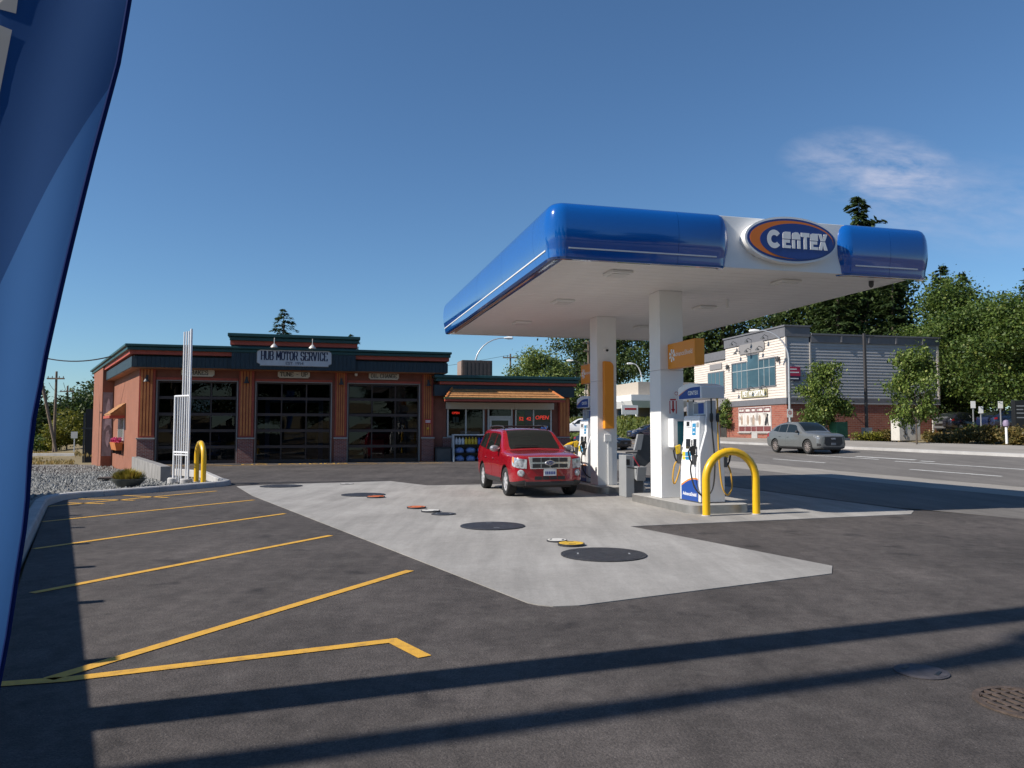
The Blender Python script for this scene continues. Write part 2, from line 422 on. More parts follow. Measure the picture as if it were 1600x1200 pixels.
ROADM = groundmat('road_asphalt', (0.13, 0.12, 0.112), (0.165, 0.153, 0.142), 0.2, (0.8, 0.8, 0.8), fine=60, big=0.2, mid=0.12)
CONC = groundmat('pad_concrete', (0.265, 0.253, 0.238), (0.335, 0.322, 0.305), 0.10, (0.84, 0.83, 0.82), fine=60, bump=0.12, big=0.5, mid=0.08)
WALKM = groundmat('sidewalk_concrete', (0.25, 0.23, 0.205), (0.31, 0.287, 0.26), 0.12, (0.85, 0.84, 0.82), fine=50, bump=0.15, big=0.4)
KERBM = groundmat('kerb_concrete', (0.36, 0.35, 0.34), (0.45, 0.44, 0.43), 0.12, (0.8, 0.8, 0.78), fine=60, bump=0.15, big=1.2)
DIRT = groundmat('dry_ground', (0.16, 0.12, 0.06), (0.24, 0.19, 0.10), 0.3, (0.5, 0.6, 0.35), fine=12, big=0.15)
GRAVM = groundmat('gravel_bed', (0.13, 0.125, 0.115), (0.22, 0.215, 0.20), 0.5, None, fine=14, bump=1.0, big=1.0)
YEL = mat('yellow_line_paint', (0.62, 0.34, 0.04), 0.7, col2=(0.34, 0.19, 0.045), scale=11, thr=(0.5, 0.78), detail=10, bump=0.2, bscale=120)
WHL = mat('white_line_paint', (0.55, 0.55, 0.53), 0.7, var=0.2, scale=5)

def struct(o): o['kind'] = 'structure'; return o
# the wide ground, one sheet to the horizon
xs = sorted(set([-1600, -900, -500, -300, -200, -140, -100] + list(range(-80, 101, 4)) + [120, 150, 200, 300, 500, 900, 1600]))
ys = sorted(set([-900, -400, -200, -100, -60] + list(range(-40, 133, 4)) + [150, 180, 230, 300, 450, 700, 1100, 1900]))
def gz(x, y):
    h = zg(x, y)
    if -37 < x < 4 and 13 < y < 56 and 0.875 * x + 0.485 * y < 6: return -1.15      # hollow under the gravel, the lot and the garage
    return h - 0.12
mb = MB()
mb.add([(x, y, gz(x, y)) for x in xs for y in ys], [(i * len(ys) + j, (i + 1) * len(ys) + j, (i + 1) * len(ys) + j + 1, i * len(ys) + j + 1) for i in range(len(xs) - 1) for j in range(len(ys) - 1)])
struct(mb.build('ground', DIRT, smooth=True))

# the station lot
lot_poly = [(7.2, -14.2), (28, -14.2), (20, -1.4), (12, 10.5), (9.5, 14.26), (8.33, 16), (6.84, 21.2), (5.5, 26), (2.9, 37), (-0.5, 52), (-14, 48), (-18.2, 37.4),
            (-12.7, 29.8), (-11.2, 28.4), (-9.0, 24.2), (-8.5, 23.3), (-8.4, 22.6), (-9.32, 20.46), (-10.4, 18.9), (-10.5, 18.1), (-10.09, 16.84), (-6, 9.59), (-3.89, 5.94)]
lot = struct(MB().prism(lot_poly, -0.3, 0.0).build('parking_lot', ASPH))
pad_poly = [(-8.03, 22.54), (-6.46, 19.27), (0.15, 7.39), (0.25, 7.3), (0.38, 7.24), (0.63, 7.28), (3.65, 8.88), (3.86, 9.37), (2.01, 13.18), (7.78, 15.1), (8.15, 15.7), (5.6, 24.9), (-2.5, 22.85), (-2.9, 23.4), (-3.9, 24.8), (-7.2, 23.2)]
struct(MB().prism(pad_poly, -0.2, 0.008).build('concrete_pad', CONC))

struct(MB().box(-120, 120, -34, -14.6, -0.4, -0.03).build('cross_street', ROADM))
# sidewalk / driveway strip beside the road, road, far kerb and pavement: strips along the road frame
def strip(name, ua, ub, v0, v1, n, m, dz=0.0, nu=4):
    def fn(a, b):
        v = v0 + (v1 - v0) * a; u0 = ua(v) if callable(ua) else ua; u = u0 + (ub - u0) * b
        p = RF.pt(u, v); return (p.x, p.y, zg(p.x, p.y) + dz)
    return struct(MB().grid(fn, n, nu).build(name, m, smooth=True))
def lot_edge(v):
    pts = [(-40, 20), (-6.2, 19.2), (7.5, 14.05), (11.8, 12.5), (13.7, 11.75), (19.1, 11.45), (24.1, 11.2), (35.4, 11.15), (50, 11.1), (400, 11.1)]
    for (a, ua), (b, ub) in zip(pts, pts[1:]):
        if v <= b: return ua + (ub - ua) * (v - a) / (b - a)
    return 11.1
strip('roadside_apron', lot_edge, 16.6, -12, 150, 80, ROADM, -0.004, 4)
strip('sidewalk', 16.6, 19.4, -12, 150, 60, WALKM, -0.003, 2)
road = strip('road', 19.4, 28.4, -80, 400, 120, ROADM, 0.0, 2)
strip('far_sidewalk', 28.62, 33.0, -80, 160, 60, WALKM, 0.13, 2)
mb = MB()
for i in range(80):
    v0 = -80 + i * 3.0; v1 = v0 + 3.0
    P = []
    for dz in (-0.1, 0.14):
        for v, u in ((v0, 28.4), (v0, 28.62), (v1, 28.62), (v1, 28.4)):
            p = RF.pt(u, v); P.append((p.x, p.y, zg(p.x, p.y) + dz))
    mb.add(P, [(4,5,6,7), (0,4,7,3), (1,2,6,5)])
struct(mb.build('far_kerb', KERBM))

def line(parent, pts, w, m, name, z=0.006, road_=False):
    mb = MB()
    P = [Vector((p[0], p[1], 0)) for p in pts]
    L, Rr = [], []
    for i, p in enumerate(P):
        t0 = (P[i] - P[i - 1]).normalized() if i else (P[1] - P[0]).normalized()
        t1 = (P[i + 1] - P[i]).normalized() if i < len(P) - 1 else t0
        n0 = Vector((-t0.y, t0.x, 0)); n1 = Vector((-t1.y, t1.x, 0)); n = (n0 + n1); n = n / max(0.3, n.dot(n0)) * (w / 2)
        L.append(p + n); Rr.append(p - n)
    V = [(q.x, q.y, (zg(q.x, q.y) if road_ else 0) + z) for q in L + Rr]; k = len(P)
    mb.add(V, [(i, i + 1, k + i + 1, k + i) for i in range(k - 1)])
    return mb.build(name, m, parent)
for pts in ([(-4.83, 7.84), (-2.82, 12.07)], [(-6.60, 10.72), (-4.46, 15.2)], [(-8.40, 13.85), (-6.05, 18.15)], [(-9.95, 16.6), (-7.95, 20.8)],
            [(-3.05, 5.16), (-1.19, 9.08)], [(-3.55, 5.0), (-2.93, 5.16), (-0.93, 6.09), (-0.63, 5.66)],
            [(-10.3, 18.42), (-8.81, 18.05)], [(-10.0, 17.42), (-9.08, 17.22)], [(-9.75, 19.4), (-8.34, 18.76)]):
    line(lot, pts, 0.11, YEL, 'parking_line')
HF = Fr(-13.23, 38.23, 15.5)       # service building frame: x along the facade, -y towards the lot
for a, b in (((-3.9, -0.6), (-2.3, -2.6)), ((-2.0, -0.6), (-0.4, -2.6)), ((0.6, -0.5), (1.0, -0.9)), ((5.2, -0.5), (6.3, -1.9)), ((6.6, -0.5), (7.7, -1.9)), ((8.2, -0.5), (9.6, -2.2)), ((-4.0, -2.7), (9.4, -2.7))):
    line(lot, [HF.pt(*a)[:2], HF.pt(*b)[:2]], 0.09, YEL, 'parking_line')
o = text('painted_lettering', 'NO  PARKING', YEL, lot, 0.75, HF.pt(2.4, -1.55, 0.006), (0, 0, HF.a), ext=0.0, bold=0.02, sx=1.05)
for v0 in range(-6, 12):
    a = 2.4 + v0 * 9.4
    line(road, [RF.pt(21.5, a)[:2], RF.pt(21.5, a + 4.2)[:2]], 0.13, WHL, 'lane_dash', 0.005, True)
line(road, [RF.pt(23.9, v)[:2] for v in (-30, -10, 10, 20, 22.6, 29.1)], 0.13, WHL, 'lane_line', 0.005, True)
line(road, [RF.pt(24.9, v)[:2] for v in (29.0, 33.0)], 0.22, WHL, 'lane_line', 0.005, True)
line(road, [RF.pt(24.2, v)[:2] for v in (30.5, 36.0)], 0.13, WHL, 'lane_line', 0.005, True)
line(road, [RF.pt(24.6, v)[:2] for v in (27.6, 28.4)], 0.18, WHL, 'lane_line', 0.005, True)
line(road, [RF.pt(24.6, v)[:2] for v in (44, 60, 90, 140, 200)], 0.12, YEL, 'lane_line', 0.005, True)

# left kerb: swept section, castings about 3 m long as pieces
def sweep(path, prof, closed=False):
    """profile (offset to the right of travel, z) along a ground path"""
    mb = MB(); P = [Vector((p[0], p[1], 0)) for p in path]; k = len(prof); V = []
    for i, p in enumerate(P):
        t0 = (P[i] - P[max(i - 1, 0)]); t1 = (P[min(i + 1, len(P) - 1)] - P[i]); t = ((t0.normalized() if t0.length else t1.normalized()) + (t1.normalized() if t1.length else t0.normalized())).normalized()
        n = Vector((t.y, -t.x, 0))
        for o_, z in prof: V.append((p.x + n.x * o_, p.y + n.y * o_, z))
    F = [(i * k + j, (i + 1) * k + j, (i + 1) * k + (j + 1) % k, i * k + (j + 1) % k) for i in range(len(P) - 1) for j in range(k)]
    F += [tuple(range(k)), tuple(range((len(P) - 1) * k, len(P) * k))[::-1]]
    return mb.add(V, F)
KP = [(0.0, -0.05), (-0.03, 0.12), (-0.06, 0.145), (-0.22, 0.15), (-0.25, 0.13), (-0.26, -0.1)]
kerb = struct(bpy.data.objects.new('kerb', None)); COL.objects.link(kerb)
runs = []
k0, k1 = Vector((7.2, -14.2)), Vector((-10.09, 16.84))
for i in range(12):
    a = k0 + (k1 - k0) * (i / 12); b = k0 + (k1 - k0) * ((i + 1) / 12 - 0.0004)
    runs.append([a, b])
runs.append([(-10.10, 16.86), (-10.42, 17.6), (-10.52, 18.2), (-10.38, 18.75), (-10.1, 19.15)])
runs.append([(-10.09, 19.16), (-9.75, 19.75), (-9.34, 20.5)])
runs.append([(-9.335, 20.51), (-8.9, 21.4), (-8.52, 22.25)])
runs.append([(-8.515, 22.26), (-8.38, 22.7), (-8.42, 23.2), (-8.62, 23.6), (-9.0, 24.2)])
runs.append([(-9.01, 24.21), (-10.1, 26.3), (-11.2, 28.4)])
runs.append([(-11.21, 28.41), (-12.0, 29.2), (-12.9, 30.0)])
for r_ in runs: sweep(r_, KP).build('kerb_stone', KERBM, kerb, smooth=30)

struct(MB().prism([(6.9, -14.3), (-10.05, 16.24), (-26, 16.24), (-60, 16.24), (-60, -14.3)], -0.6, 0.06).build('verge', DIRT))
# gravel bed left of the kerb, and dry verge beyond
def grz(x, y):
    d = max(0.0, (math.hypot(x + 10, y - 19) - 1.5) / 24.0)
    return 0.07 - 0.62 * min(1, d) + 0.05 * math.sin(x * 1.3 + 1) * math.sin(y * 0.9)
gpoly = lambda a, b: None
mb = MB()
rows = [(16.2, -24.0, -10.05), (17.6, -25, -10.62), (18.6, -25.5, -10.62), (19.4, -26, -10.2), (20.4, -27, -9.62), (21.4, -27.5, -9.15), (22.3, -28, -8.75), (23.2, -28, -8.66), (24.2, -28.5, -9.25), (26.3, -29.5, -10.35),
        (28.4, -30.5, -11.45), (30.0, -31.5, -13.1), (32, -32.5, -14.6), (34.5, -34, -16.0), (37, -35.5, -17.8), (40, -37, -20.0), (43, -38.5, -22.0), (46, -40, -23.9), (49, -41, -25.9)]
nx_ = 40
V = []
for y, xa, xb in rows:
    for i in range(nx_ + 1):
        x = xb + (xa - xb) * (i / nx_) ** 1.3; V.append((x, y, grz(x, y)))
F = [(i * (nx_ + 1) + j, i * (nx_ + 1) + j + 1, (i + 1) * (nx_ + 1) + j + 1, (i + 1) * (nx_ + 1) + j) for i in range(len(rows) - 1) for j in range(nx_)]
mb.add(V, F); struct(mb.build('gravel_bed', GRAVM, smooth=True))
# loose stones, past counting: real geometry in one object
rng = np.random.default_rng(3)
mb = MB(); made = 0
ico = [(0, 0, 1), (0.9, 0, 0.2), (0.2, 0.9, 0.15), (-0.8, 0.4, 0.2), (-0.6, -0.7, 0.1), (0.4, -0.85, 0.2)]
while made < 14000:
    y = 17.3 + (rng.random() ** 1.3) * 29
    for (ya, xa, xb), (yb, xa2, xb2) in zip(rows, rows[1:]):
        if ya <= y <= yb:
            f = (y - ya) / (yb - ya); xr = xb + (xb2 - xb) * f; break
    x = xr - 0.05 - rng.random() * 9.5
    r = (0.025 + 0.035 * rng.random()) * (1.0 + (y - 17) / 24)
    a = rng.random() * 6.28; c_, s_ = math.cos(a), math.sin(a); st = 0.6 + rng.random() * 0.7
    z = grz(x, y) - r * 0.25
    mb.add([(x + r * (p[0] * c_ - p[1] * s_), y + r * (p[0] * s_ + p[1] * c_) * st, z + r * p[2] * (0.6 + 0.5 * st)) for p in ico],
           [(0, 1, 2), (0, 2, 3), (0, 3, 4), (0, 4, 5), (0, 5, 1)]); made += 1
STONE = mat('gravel_stone', (0.2, 0.2, 0.19), 0.9, var=0.5, scale=30)
t_ = STONE.node_tree; g_ = t_.nodes.new('ShaderNodeNewGeometry'); rp = [n for n in t_.nodes if n.type == 'VALTORGB'][0]
rp.color_ramp.elements[0].position = 0; rp.color_ramp.elements[1].position = 1
t_.links.new(g_.outputs['Random Per Island'], rp.inputs['Fac'])
st_o = mb.build('gravel', STONE, fix=False); st_o['kind'] = 'stuff'; st_o['label'] = 'loose grey crushed stone in the bed beside the shop'; st_o['category'] = 'gravel'

# ================================================================ SERVICE BUILDING
TEAL = mat('dark_teal_siding', (0.011, 0.026, 0.037), 0.5, var=0.15, scale=3)
TEALT = mat('teal_metal_cap', (0.010, 0.055, 0.055), 0.4, var=0.1, scale=3)
TRIM = mat('red_orange_trim', (0.36, 0.062, 0.035), 0.6, var=0.12, scale=4)
WALLB = mat('brown_stucco', (0.20, 0.070, 0.046), 0.85, var=0.12, scale=2.5, bump=0.25, bscale=90)
WALLL = mat('salmon_stucco', (0.25, 0.098, 0.058), 0.85, var=0.10, scale=1.2, bump=0.25, bscale=90)
WOOD = mat('orange_stained_board', (0.42, 0.13, 0.034), 0.6, col2=(0.54, 0.19, 0.052), scale=3, bump=0.15, bscale=40)
BRK = brickmat('red_brick', (0.17, 0.042, 0.036), (0.25, 0.075, 0.06), (0.26, 0.22, 0.20))
CAPM = mat('precast_cap', (0.33, 0.31, 0.29), 0.8, var=0.1, scale=8)
DFRAME = mat('brown_door_rail', (0.050, 0.032, 0.028), 0.5, var=0.1, scale=5)
ALU = mat('pale_aluminium', (0.52, 0.50, 0.48), 0.4, 0.3, var=0.05)
JAMB = mat('grey_jamb', (0.27, 0.24, 0.22), 0.5)
WHT = mat('white_paint', (0.78, 0.78, 0.77), 0.45, var=0.04, scale=3)
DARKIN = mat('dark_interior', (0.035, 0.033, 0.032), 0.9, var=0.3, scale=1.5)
GLS = glass('bay_glass', (0.34, 0.36, 0.36))
SGL = glass('shop_glass', (0.45, 0.48, 0.47))
BLK = mat('black_plastic', (0.012, 0.012, 0.013), 0.45)
GRYD = mat('dark_grey_metal', (0.07, 0.075, 0.08), 0.5, 0.2, var=0.1)

sb = thing('service_building', 'three bay brown garage with dark teal fascia and orange posts', 'garage', HF)
DIRL = (-0.300, 0.954)                    # direction of the skewed left wall, in the frame
def leftwall(t, out=0.0):                 # point along the left wall; out = distance outwards
    return (-4.9 + DIRL[0] * t - DIRL[1] * out, DIRL[1] * t + DIRL[0] * out)
XR = 9.9
# front wall: header and piers between the bays
DOORS = [(-4.08, -0.45), (0.47, 4.10), (4.98, 8.63)]
mb = MB().box(-4.9, XR, 0.0, 0.3, 4.08, 4.7)
mb.build('front_wall', WALLB, sb)
for a, b in ((-4.9, -4.14), (-0.39, 0.41), (4.16, 4.92), (8.69, XR)):
    boxp('wall_pier', WALLB, sb, a, b, 0.004, 0.3, 0.0, 4.078)
# skewed left wall, split into the lower near part and the deeper back part with the mural
def wallseg(t0, t1, out, z0, z1, th=0.3):
    a, b, c, d = leftwall(t0, out), leftwall(t1, out), leftwall(t1, out - th), leftwall(t0, out - th)
    return MB().prism([a, d, c, b], z0, z1)
wallseg(0.0, 11.5, 0.0, -0.8, 4.9).build('left_wall', WALLL, sb)
wallseg(11.0, 17.0, 0.62, -0.9, 5.38, 1.2).build('left_wall_back', WALLL, sb)
boxp('right_wall', WALLB, sb, XR - 0.3, XR, 0.31, 16, 0, 4.7)
boxp('back_wall', WALLB, sb, -9.6, XR, 16.0, 16.3, -0.8, 4.7)
boxp('bay_floor', mat('shop_floor', (0.10, 0.10, 0.10), 0.5, var=0.3, scale=1), sb, -4.85, 9.55, 0.32, 11.5, -0.1, 0.012)
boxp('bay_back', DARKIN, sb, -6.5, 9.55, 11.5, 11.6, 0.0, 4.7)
# overhanging fascia: continuous ridged boards, front and left
def ridged(x0, x1, y, z0, z1, step=0.2):
    mb = MB(); n = int((x1 - x0) / step); pts = []
    for i in range(n):
        a = x0 + (x1 - x0) * i / n; b = x0 + (x1 - x0) * (i + 1) / n; w = (b - a)
        pts += [(a, y), (a + w * 0.78, y), (a + w * 0.80, y - 0.022), (a + w * 0.98, y - 0.022)]
    pts.append((x1, y))
    V = [(p[0], p[1], z0) for p in pts] + [(p[0], p[1], z1) for p in pts]; k = len(pts)
    mb.add(V, [(i, i + 1, k + i + 1, k + i) for i in range(k - 1)])
    return mb
fl0 = leftwall(0, 0.45)
def slab_poly(front, left, right, back=17.2):
    # footprint with the skewed left side
    x0 = -4.9 - left / 0.954
    def lx(y): return x0 + DIRL[0] / DIRL[1] * y
    return [(lx(front), front), (right, front), (right, back), (lx(back), back)]
MB().prism(slab_poly(-0.9, 0.45, 10.0), 4.62, 5.12).build('fascia_box', TEAL, sb)
ridged(-5.05, 10.0, -0.905, 4.625, 5.115).build('fascia_boards', TEAL, sb)
MB().prism(slab_poly(-0.62, 0.30, 10.0), 5.12, 5.22).build('shadow_board', TEAL, sb)
MB().prism(slab_poly(-1.0, 0.55, 10.05), 5.22, 5.40).build('trim_band', TRIM, sb)
MB().prism(slab_poly(-1.16, 0.68, 10.1), 5.40, 5.56).build('cornice', TEALT, sb, bevel=0.03)
MB().prism(slab_poly(-1.28, 0.78, 10.14), 5.56, 5.68).build('cornice_cap', TEALT, sb, bevel=0.03)
o = MB().prism(slab_poly(-0.86, 0.41, 9.95, 11.0), 4.585, 4.618).build('soffit', mat('wood_soffit', (0.30, 0.12, 0.05), 0.7, var=0.15), sb)
# raised centre
boxp('centre_box', TEAL, sb, -0.65, 5.25, -1.1, 1.5, 4.60, 5.76)
ridged(-0.65, 5.25, -1.105, 4.605, 5.755).build('centre_boards', TEAL, sb)
boxp('centre_trim', TRIM, sb, -0.72, 5.32, -1.22, 1.55, 5.762, 5.96)
boxp('centre_cornice', TEALT, sb, -0.74, 5.36, -1.36, 1.6, 5.962, 6.14, bevel=0.03)
boxp('centre_cap', TEALT, sb, -0.82, 5.44, -1.5, 1.65, 6.142, 6.30, bevel=0.03)
# pilasters
for cx, w in ((-4.53, 0.75), (0.01, 0.74), (4.60, 0.62), (9.09, 0.62)):
    p = boxp('pilaster', TRIM, sb, cx - w / 2 + 0.02, cx + w / 2 - 0.02, -0.10, -0.002, 1.27, 4.58)
    n = 4
    for i in range(n):
        a = cx - w / 2 + 0.09 + (w - 0.18) * i / n; b = a + (w - 0.18) / n - 0.045
        boxp('board', WOOD, p, a, b, -0.145, -0.101, 1.36, 4.575)
    boxp('brick_base', BRK, sb, cx - w / 2, cx + w / 2, -0.2, -0.002, 0.0, 1.19)
    boxp('base_cap', CAPM, sb, cx - w / 2 - 0.04, cx + w / 2 + 0.04, -0.25, -0.002, 1.192, 1.268, bevel=0.012)
# bay doors: five rows of three panes in brown rails
for di, (a, b) in enumerate(DOORS):
    d = MB()
    rows_, cols_ = 5, 3
    zt = 4.03; ph = zt / rows_
    for r_ in range(rows_ + 1):
        z = r_ * ph; h0 = 0.16 if r_ == 0 else 0.07
        d.box(a, b, 0.16, 0.21, max(0.01, z - (0.0 if r_ == 0 else h0)), min(z + h0, zt))
    dd = d.build('garage_door', DFRAME, sb)
    for r_ in range(rows_):
        for c_ in range(cols_ + 1):
            x = a + (b - a) * c_ / cols_; w = 0.03 if 0 < c_ < cols_ else 0.06
            x0, x1 = max(a, x - w), min(b, x + w)
            boxp('stile', DFRAME, dd, x0, x1, 0.163, 0.207, r_ * ph + (0.16 if r_ == 0 else 0.07), (r_ + 1) * ph - 0.07)
        for c_ in range(cols_):
            x0 = a + (b - a) * c_ / cols_ + 0.05; x1 = a + (b - a) * (c_ + 1) / cols_ - 0.05
            tl = random.uniform(-0.012, 0.012)
            MB().add([(x0, 0.185, r_ * ph + 0.1), (x1, 0.185 + random.uniform(-0.006, 0.006), r_ * ph + 0.1), (x1, 0.185 + tl, (r_ + 1) * ph - 0.05), (x0, 0.185 + tl, (r_ + 1) * ph - 0.05)], [(0, 1, 2, 3)]).build('pane', GLS, dd, fix=False)
    boxp('door_jamb', JAMB, sb, a - 0.058, a - 0.002, -0.02, 0.15, 0.0, 4.05)
    boxp('door_jamb', JAMB, sb, b + 0.002, b + 0.058, -0.02, 0.15, 0.0, 4.05)
    boxp('door_head', JAMB, sb, a - 0.058, b + 0.058, -0.02, 0.15, 4.035, 4.078)
    boxp('door_casing', TRIM, sb, a - 0.058, b + 0.058, -0.03, -0.004, 4.082, 4.2)
# left wall: window, little awning, mural
wt = thing('wall_awning', 'small wooden shingled awning over the side window of the garage', 'awning', HF, (*leftwall(6.6, 0.0), 2.42), 0)
wt.rotation_euler = (0, 0, HF.a + math.atan2(DIRL[1], DIRL[0]))    # local x along the wall, +y outwards
SHK = mat('cedar_shake', (0.30, 0.135, 0.045), 0.75, col2=(0.44, 0.22, 0.085), scale=6, bump=0.3, bscale=40)
MB().add([(-1.6, 0.02, 0.62), (1.6, 0.02, 0.62), (1.6, 0.72, 0.05), (-1.6, 0.72, 0.05), (-1.6, 0.02, 0.0), (1.6, 0.02, 0.0), (1.6, 0.72, 0.0), (-1.6, 0.72, 0.0)],
         [(0,1,2,3), (4,7,6,5), (0,3,7,4), (1,5,6,2), (3,2,6,7), (0,4,5,1)]).build('awning_roof', SHK, wt)
MB().box(-1.66, 1.66, 0.02, 0.78, -0.14, -0.002).build('awning_trim', TRIM, wt)
for r_ in range(4):
    y0 = 0.74 - r_ * 0.18; z0 = 0.05 + r_ * 0.147
    for i in range(9):
        x0 = -1.62 + i * 0.36
        MB().hexa([(x0, y0, z0 + 0.015), (x0 + 0.34, y0, z0 + 0.015), (x0 + 0.34, y0 - 0.22, z0 + 0.19), (x0, y0 - 0.22, z0 + 0.19),
                   (x0, y0, z0 + 0.05), (x0 + 0.34, y0, z0 + 0.05), (x0 + 0.34, y0 - 0.22, z0 + 0.2), (x0, y0 - 0.22, z0 + 0.2)]).build('shingle', SHK, wt)
lwp = lambda t, o_, z: HF.pt(*leftwall(t, o_), z)
sw = bpy.data.objects.new('side_window', None); COL.objects.link(sw); sw.parent = sb
sw.location = (*leftwall(6.6, 0.0), 1.05); sw.rotation_euler = (0, 0, math.atan2(DIRL[1], DIRL[0]))
boxp('window_frame', WHT, sw, -1.3, 1.3, 0.005, 0.06, 0, 1.35)
for i in range(3): boxp('pane', mat('grey_blind_glass', (0.20, 0.22, 0.21), 0.1), sw, -1.2 + i * 0.82, -0.44 + i * 0.82, 0.061, 0.066, 0.1, 1.25)
fb = thing('flower_box', 'wooden window box of pink flowers on the garage side wall', 'flower box', HF, (*leftwall(6.6, 0.0), 0.55))
fb.rotation_euler = wt.rotation_euler
MB().hexa([(-1.2, 0.07, 0), (1.2, 0.07, 0), (1.2, 0.36, 0), (-1.2, 0.36, 0), (-1.3, 0.07, 0.42), (1.3, 0.07, 0.42), (1.3, 0.46, 0.42), (-1.3, 0.46, 0.42)]).build('box', WOOD, fb)
for x in (-0.8, 0.8): boxp('bracket', BLK, fb, x - 0.03, x + 0.03, 0.07, 0.34, -0.2, -0.002)
# mural: pale standing figure in flat paint on the back part, kept vague
MUR = mat('mural_white_paint', (0.62, 0.60, 0.62), 0.8, col2=(0.42, 0.36, 0.36), scale=2.5, thr=(0.45, 0.7))
MUG = mat('mural_grey_paint', (0.27, 0.25, 0.26), 0.8, var=0.3, scale=3)
mu = bpy.data.objects.new('mural', None); COL.objects.link(mu); mu.parent = sb
mu.location = (*leftwall(11.0, 0.0), 0.6); mu.rotation_euler = (0, 0, math.atan2(DIRL[1], DIRL[0]) + R(-90))
# painted on the return face that looks towards the lot (local xz plane, x outwards to the left)
def flat(parent, name, poly, m, y):
    return MB().add([(x, y, z) for x, z in poly], [tuple(range(len(poly)))]).build(name, m, parent, fix=False)
flat(mu, 'mural_ground', [(-0.58, -0.5), (-0.06, -0.5), (-0.06, 3.3), (-0.58, 3.3)], MUG, -0.004)
flat(mu, 'mural_figure', [(-0.50, 1.0), (-0.44, 1.7), (-0.40, 2.4), (-0.30, 2.95), (-0.24, 2.9), (-0.16, 2.3), (-0.12, 1.6), (-0.08, 1.1), (-0.2, 1.35), (-0.33, 1.3)], MUR, -0.007)
flat(mu, 'mural_reflection', [(-0.40, 0.5), (-0.36, 0.95), (-0.24, 1.05), (-0.16, 0.7), (-0.2, 0.3), (-0.27, 0.0), (-0.35, 0.2)], MUR, -0.007)

# ---------------------------------------------------------------- sign boards on the garage
SIGNW = mat('sign_board_grey', (0.50, 0.50, 0.52), 0.6, var=0.08, scale=3)
SIGNC = mat('sign_board_cream', (0.56, 0.52, 0.43), 0.6, var=0.08, scale=3)
NAVY = mat('navy_letter', (0.012, 0.016, 0.05), 0.5)
def notched(w, h, c):
    return [(-w/2 + c, 0), (w/2 - c, 0), (w/2 - c, c * 0.5), (w/2, c), (w/2, h - c), (w/2 - c, h - c * 0.5), (w/2 - c, h), (-w/2 + c, h), (-w/2 + c, h - c * 0.5), (-w/2, h - c), (-w/2, c), (-w/2 + c, c * 0.5)]
t = thing('sign_board', 'large grey sign with slab lettering HUB MOTOR SERVICE EST. 1954', 'sign', HF, (2.29, -1.13, 4.80))
MB().prism(notched(3.5, 0.82, 0.14), -0.05, 0.0, 'y').build('panel', SIGNW, t)
MB().prism(notched(3.56, 0.88, 0.15), -0.03, -0.001, 'y').build('edge', CAPM, t).location = (0, 0.0, -0.03)
slab('lettering', 'HUB MOTOR SERVICE', NAVY, t, -1.58, 0.25, 3.16, 0.46, -0.05, gap=0.14, pen=0.34, thin=0.19)
slab('small_lettering', 'EST. 1954', NAVY, t, -0.42, 0.05, 0.84, 0.14, -0.05, pen=0.2, thin=0.14, serif=False)
for cx, s_, w, lab in ((-2.27, 'BRAKES', 1.52, 'cream sign lettered BRAKES over the leftmost bay door'), (2.26, 'TUNE - UP', 1.56, 'cream sign lettered TUNE - UP over the middle bay door'), (6.78, 'OIL CHANGE', 1.56, 'cream sign lettered OIL CHANGE over the rightmost bay door')):
    t = thing('sign_board', lab, 'sign', HF, (cx, -0.03, 4.27), 0, 'bay door signs')
    MB().prism(notched(w, 0.36, 0.07), -0.05, 0.0, 'y').build('panel', SIGNC, t)
    ln = w * (0.86 if len(s_) > 8 else 0.62)
    slab('lettering', s_, BLK, t, -ln / 2, 0.07, ln, 0.23, -0.05, pen=0.24, thin=0.16)
# gooseneck lamps over the big sign
for k_, (cx, lab) in enumerate(((1.33, 'left of two gooseneck lamps over the big grey sign'), (3.12, 'right of two gooseneck lamps over the big grey sign'))):
    t = thing('gooseneck_lamp', lab, 'lamp', HF, (cx, -1.22, 5.80), 0, 'gooseneck lamps')
    MB().tube([(0, 0, 0.2), (0, -0.25, 0.32), (0, -0.42, 0.22), (0, -0.45, 0.0)], 0.018, 8).build('arm', ALU, t, smooth=True)
    MB().lathe([(0.02, 0.02), (0.06, 0.0), (0.17, -0.13), (0.18, -0.17), (0.17, -0.17), (0.05, -0.03)], 18, (0, -0.45, 0)).build('shade', ALU, t, smooth=True)
# barn lamps on the pilasters
for cx, lab in ((-4.53, 'dark bell lamp on the post left of the BRAKES bay'), (0.01, 'dark bell lamp on the post between BRAKES and TUNE - UP bays'), (4.60, 'dark bell lamp on the post between TUNE - UP and OIL CHANGE bays'), (9.09, 'dark bell lamp on the post right of the OIL CHANGE bay')):
    t = thing('wall_lamp', lab, 'lamp', HF, (cx, -0.15, 4.05), 0, 'bell lamps on garage posts')
    MB().box(-0.05, 0.05, -0.02, 0.0, 0.08, 0.24).build('plate', GRYD, t)
    MB().tube([(0, 0, 0.18), (0, -0.12, 0.22), (0, -0.16, 0.14)], 0.018, 6).build('arm', GRYD, t)
    MB().lathe([(0.03, 0.14), (0.06, 0.10), (0.09, 0.0), (0.14, -0.09), (0.13, -0.09), (0.05, 0.06)], 16, (0, -0.16, 0)).build('shade', GRYD, t, smooth=True)
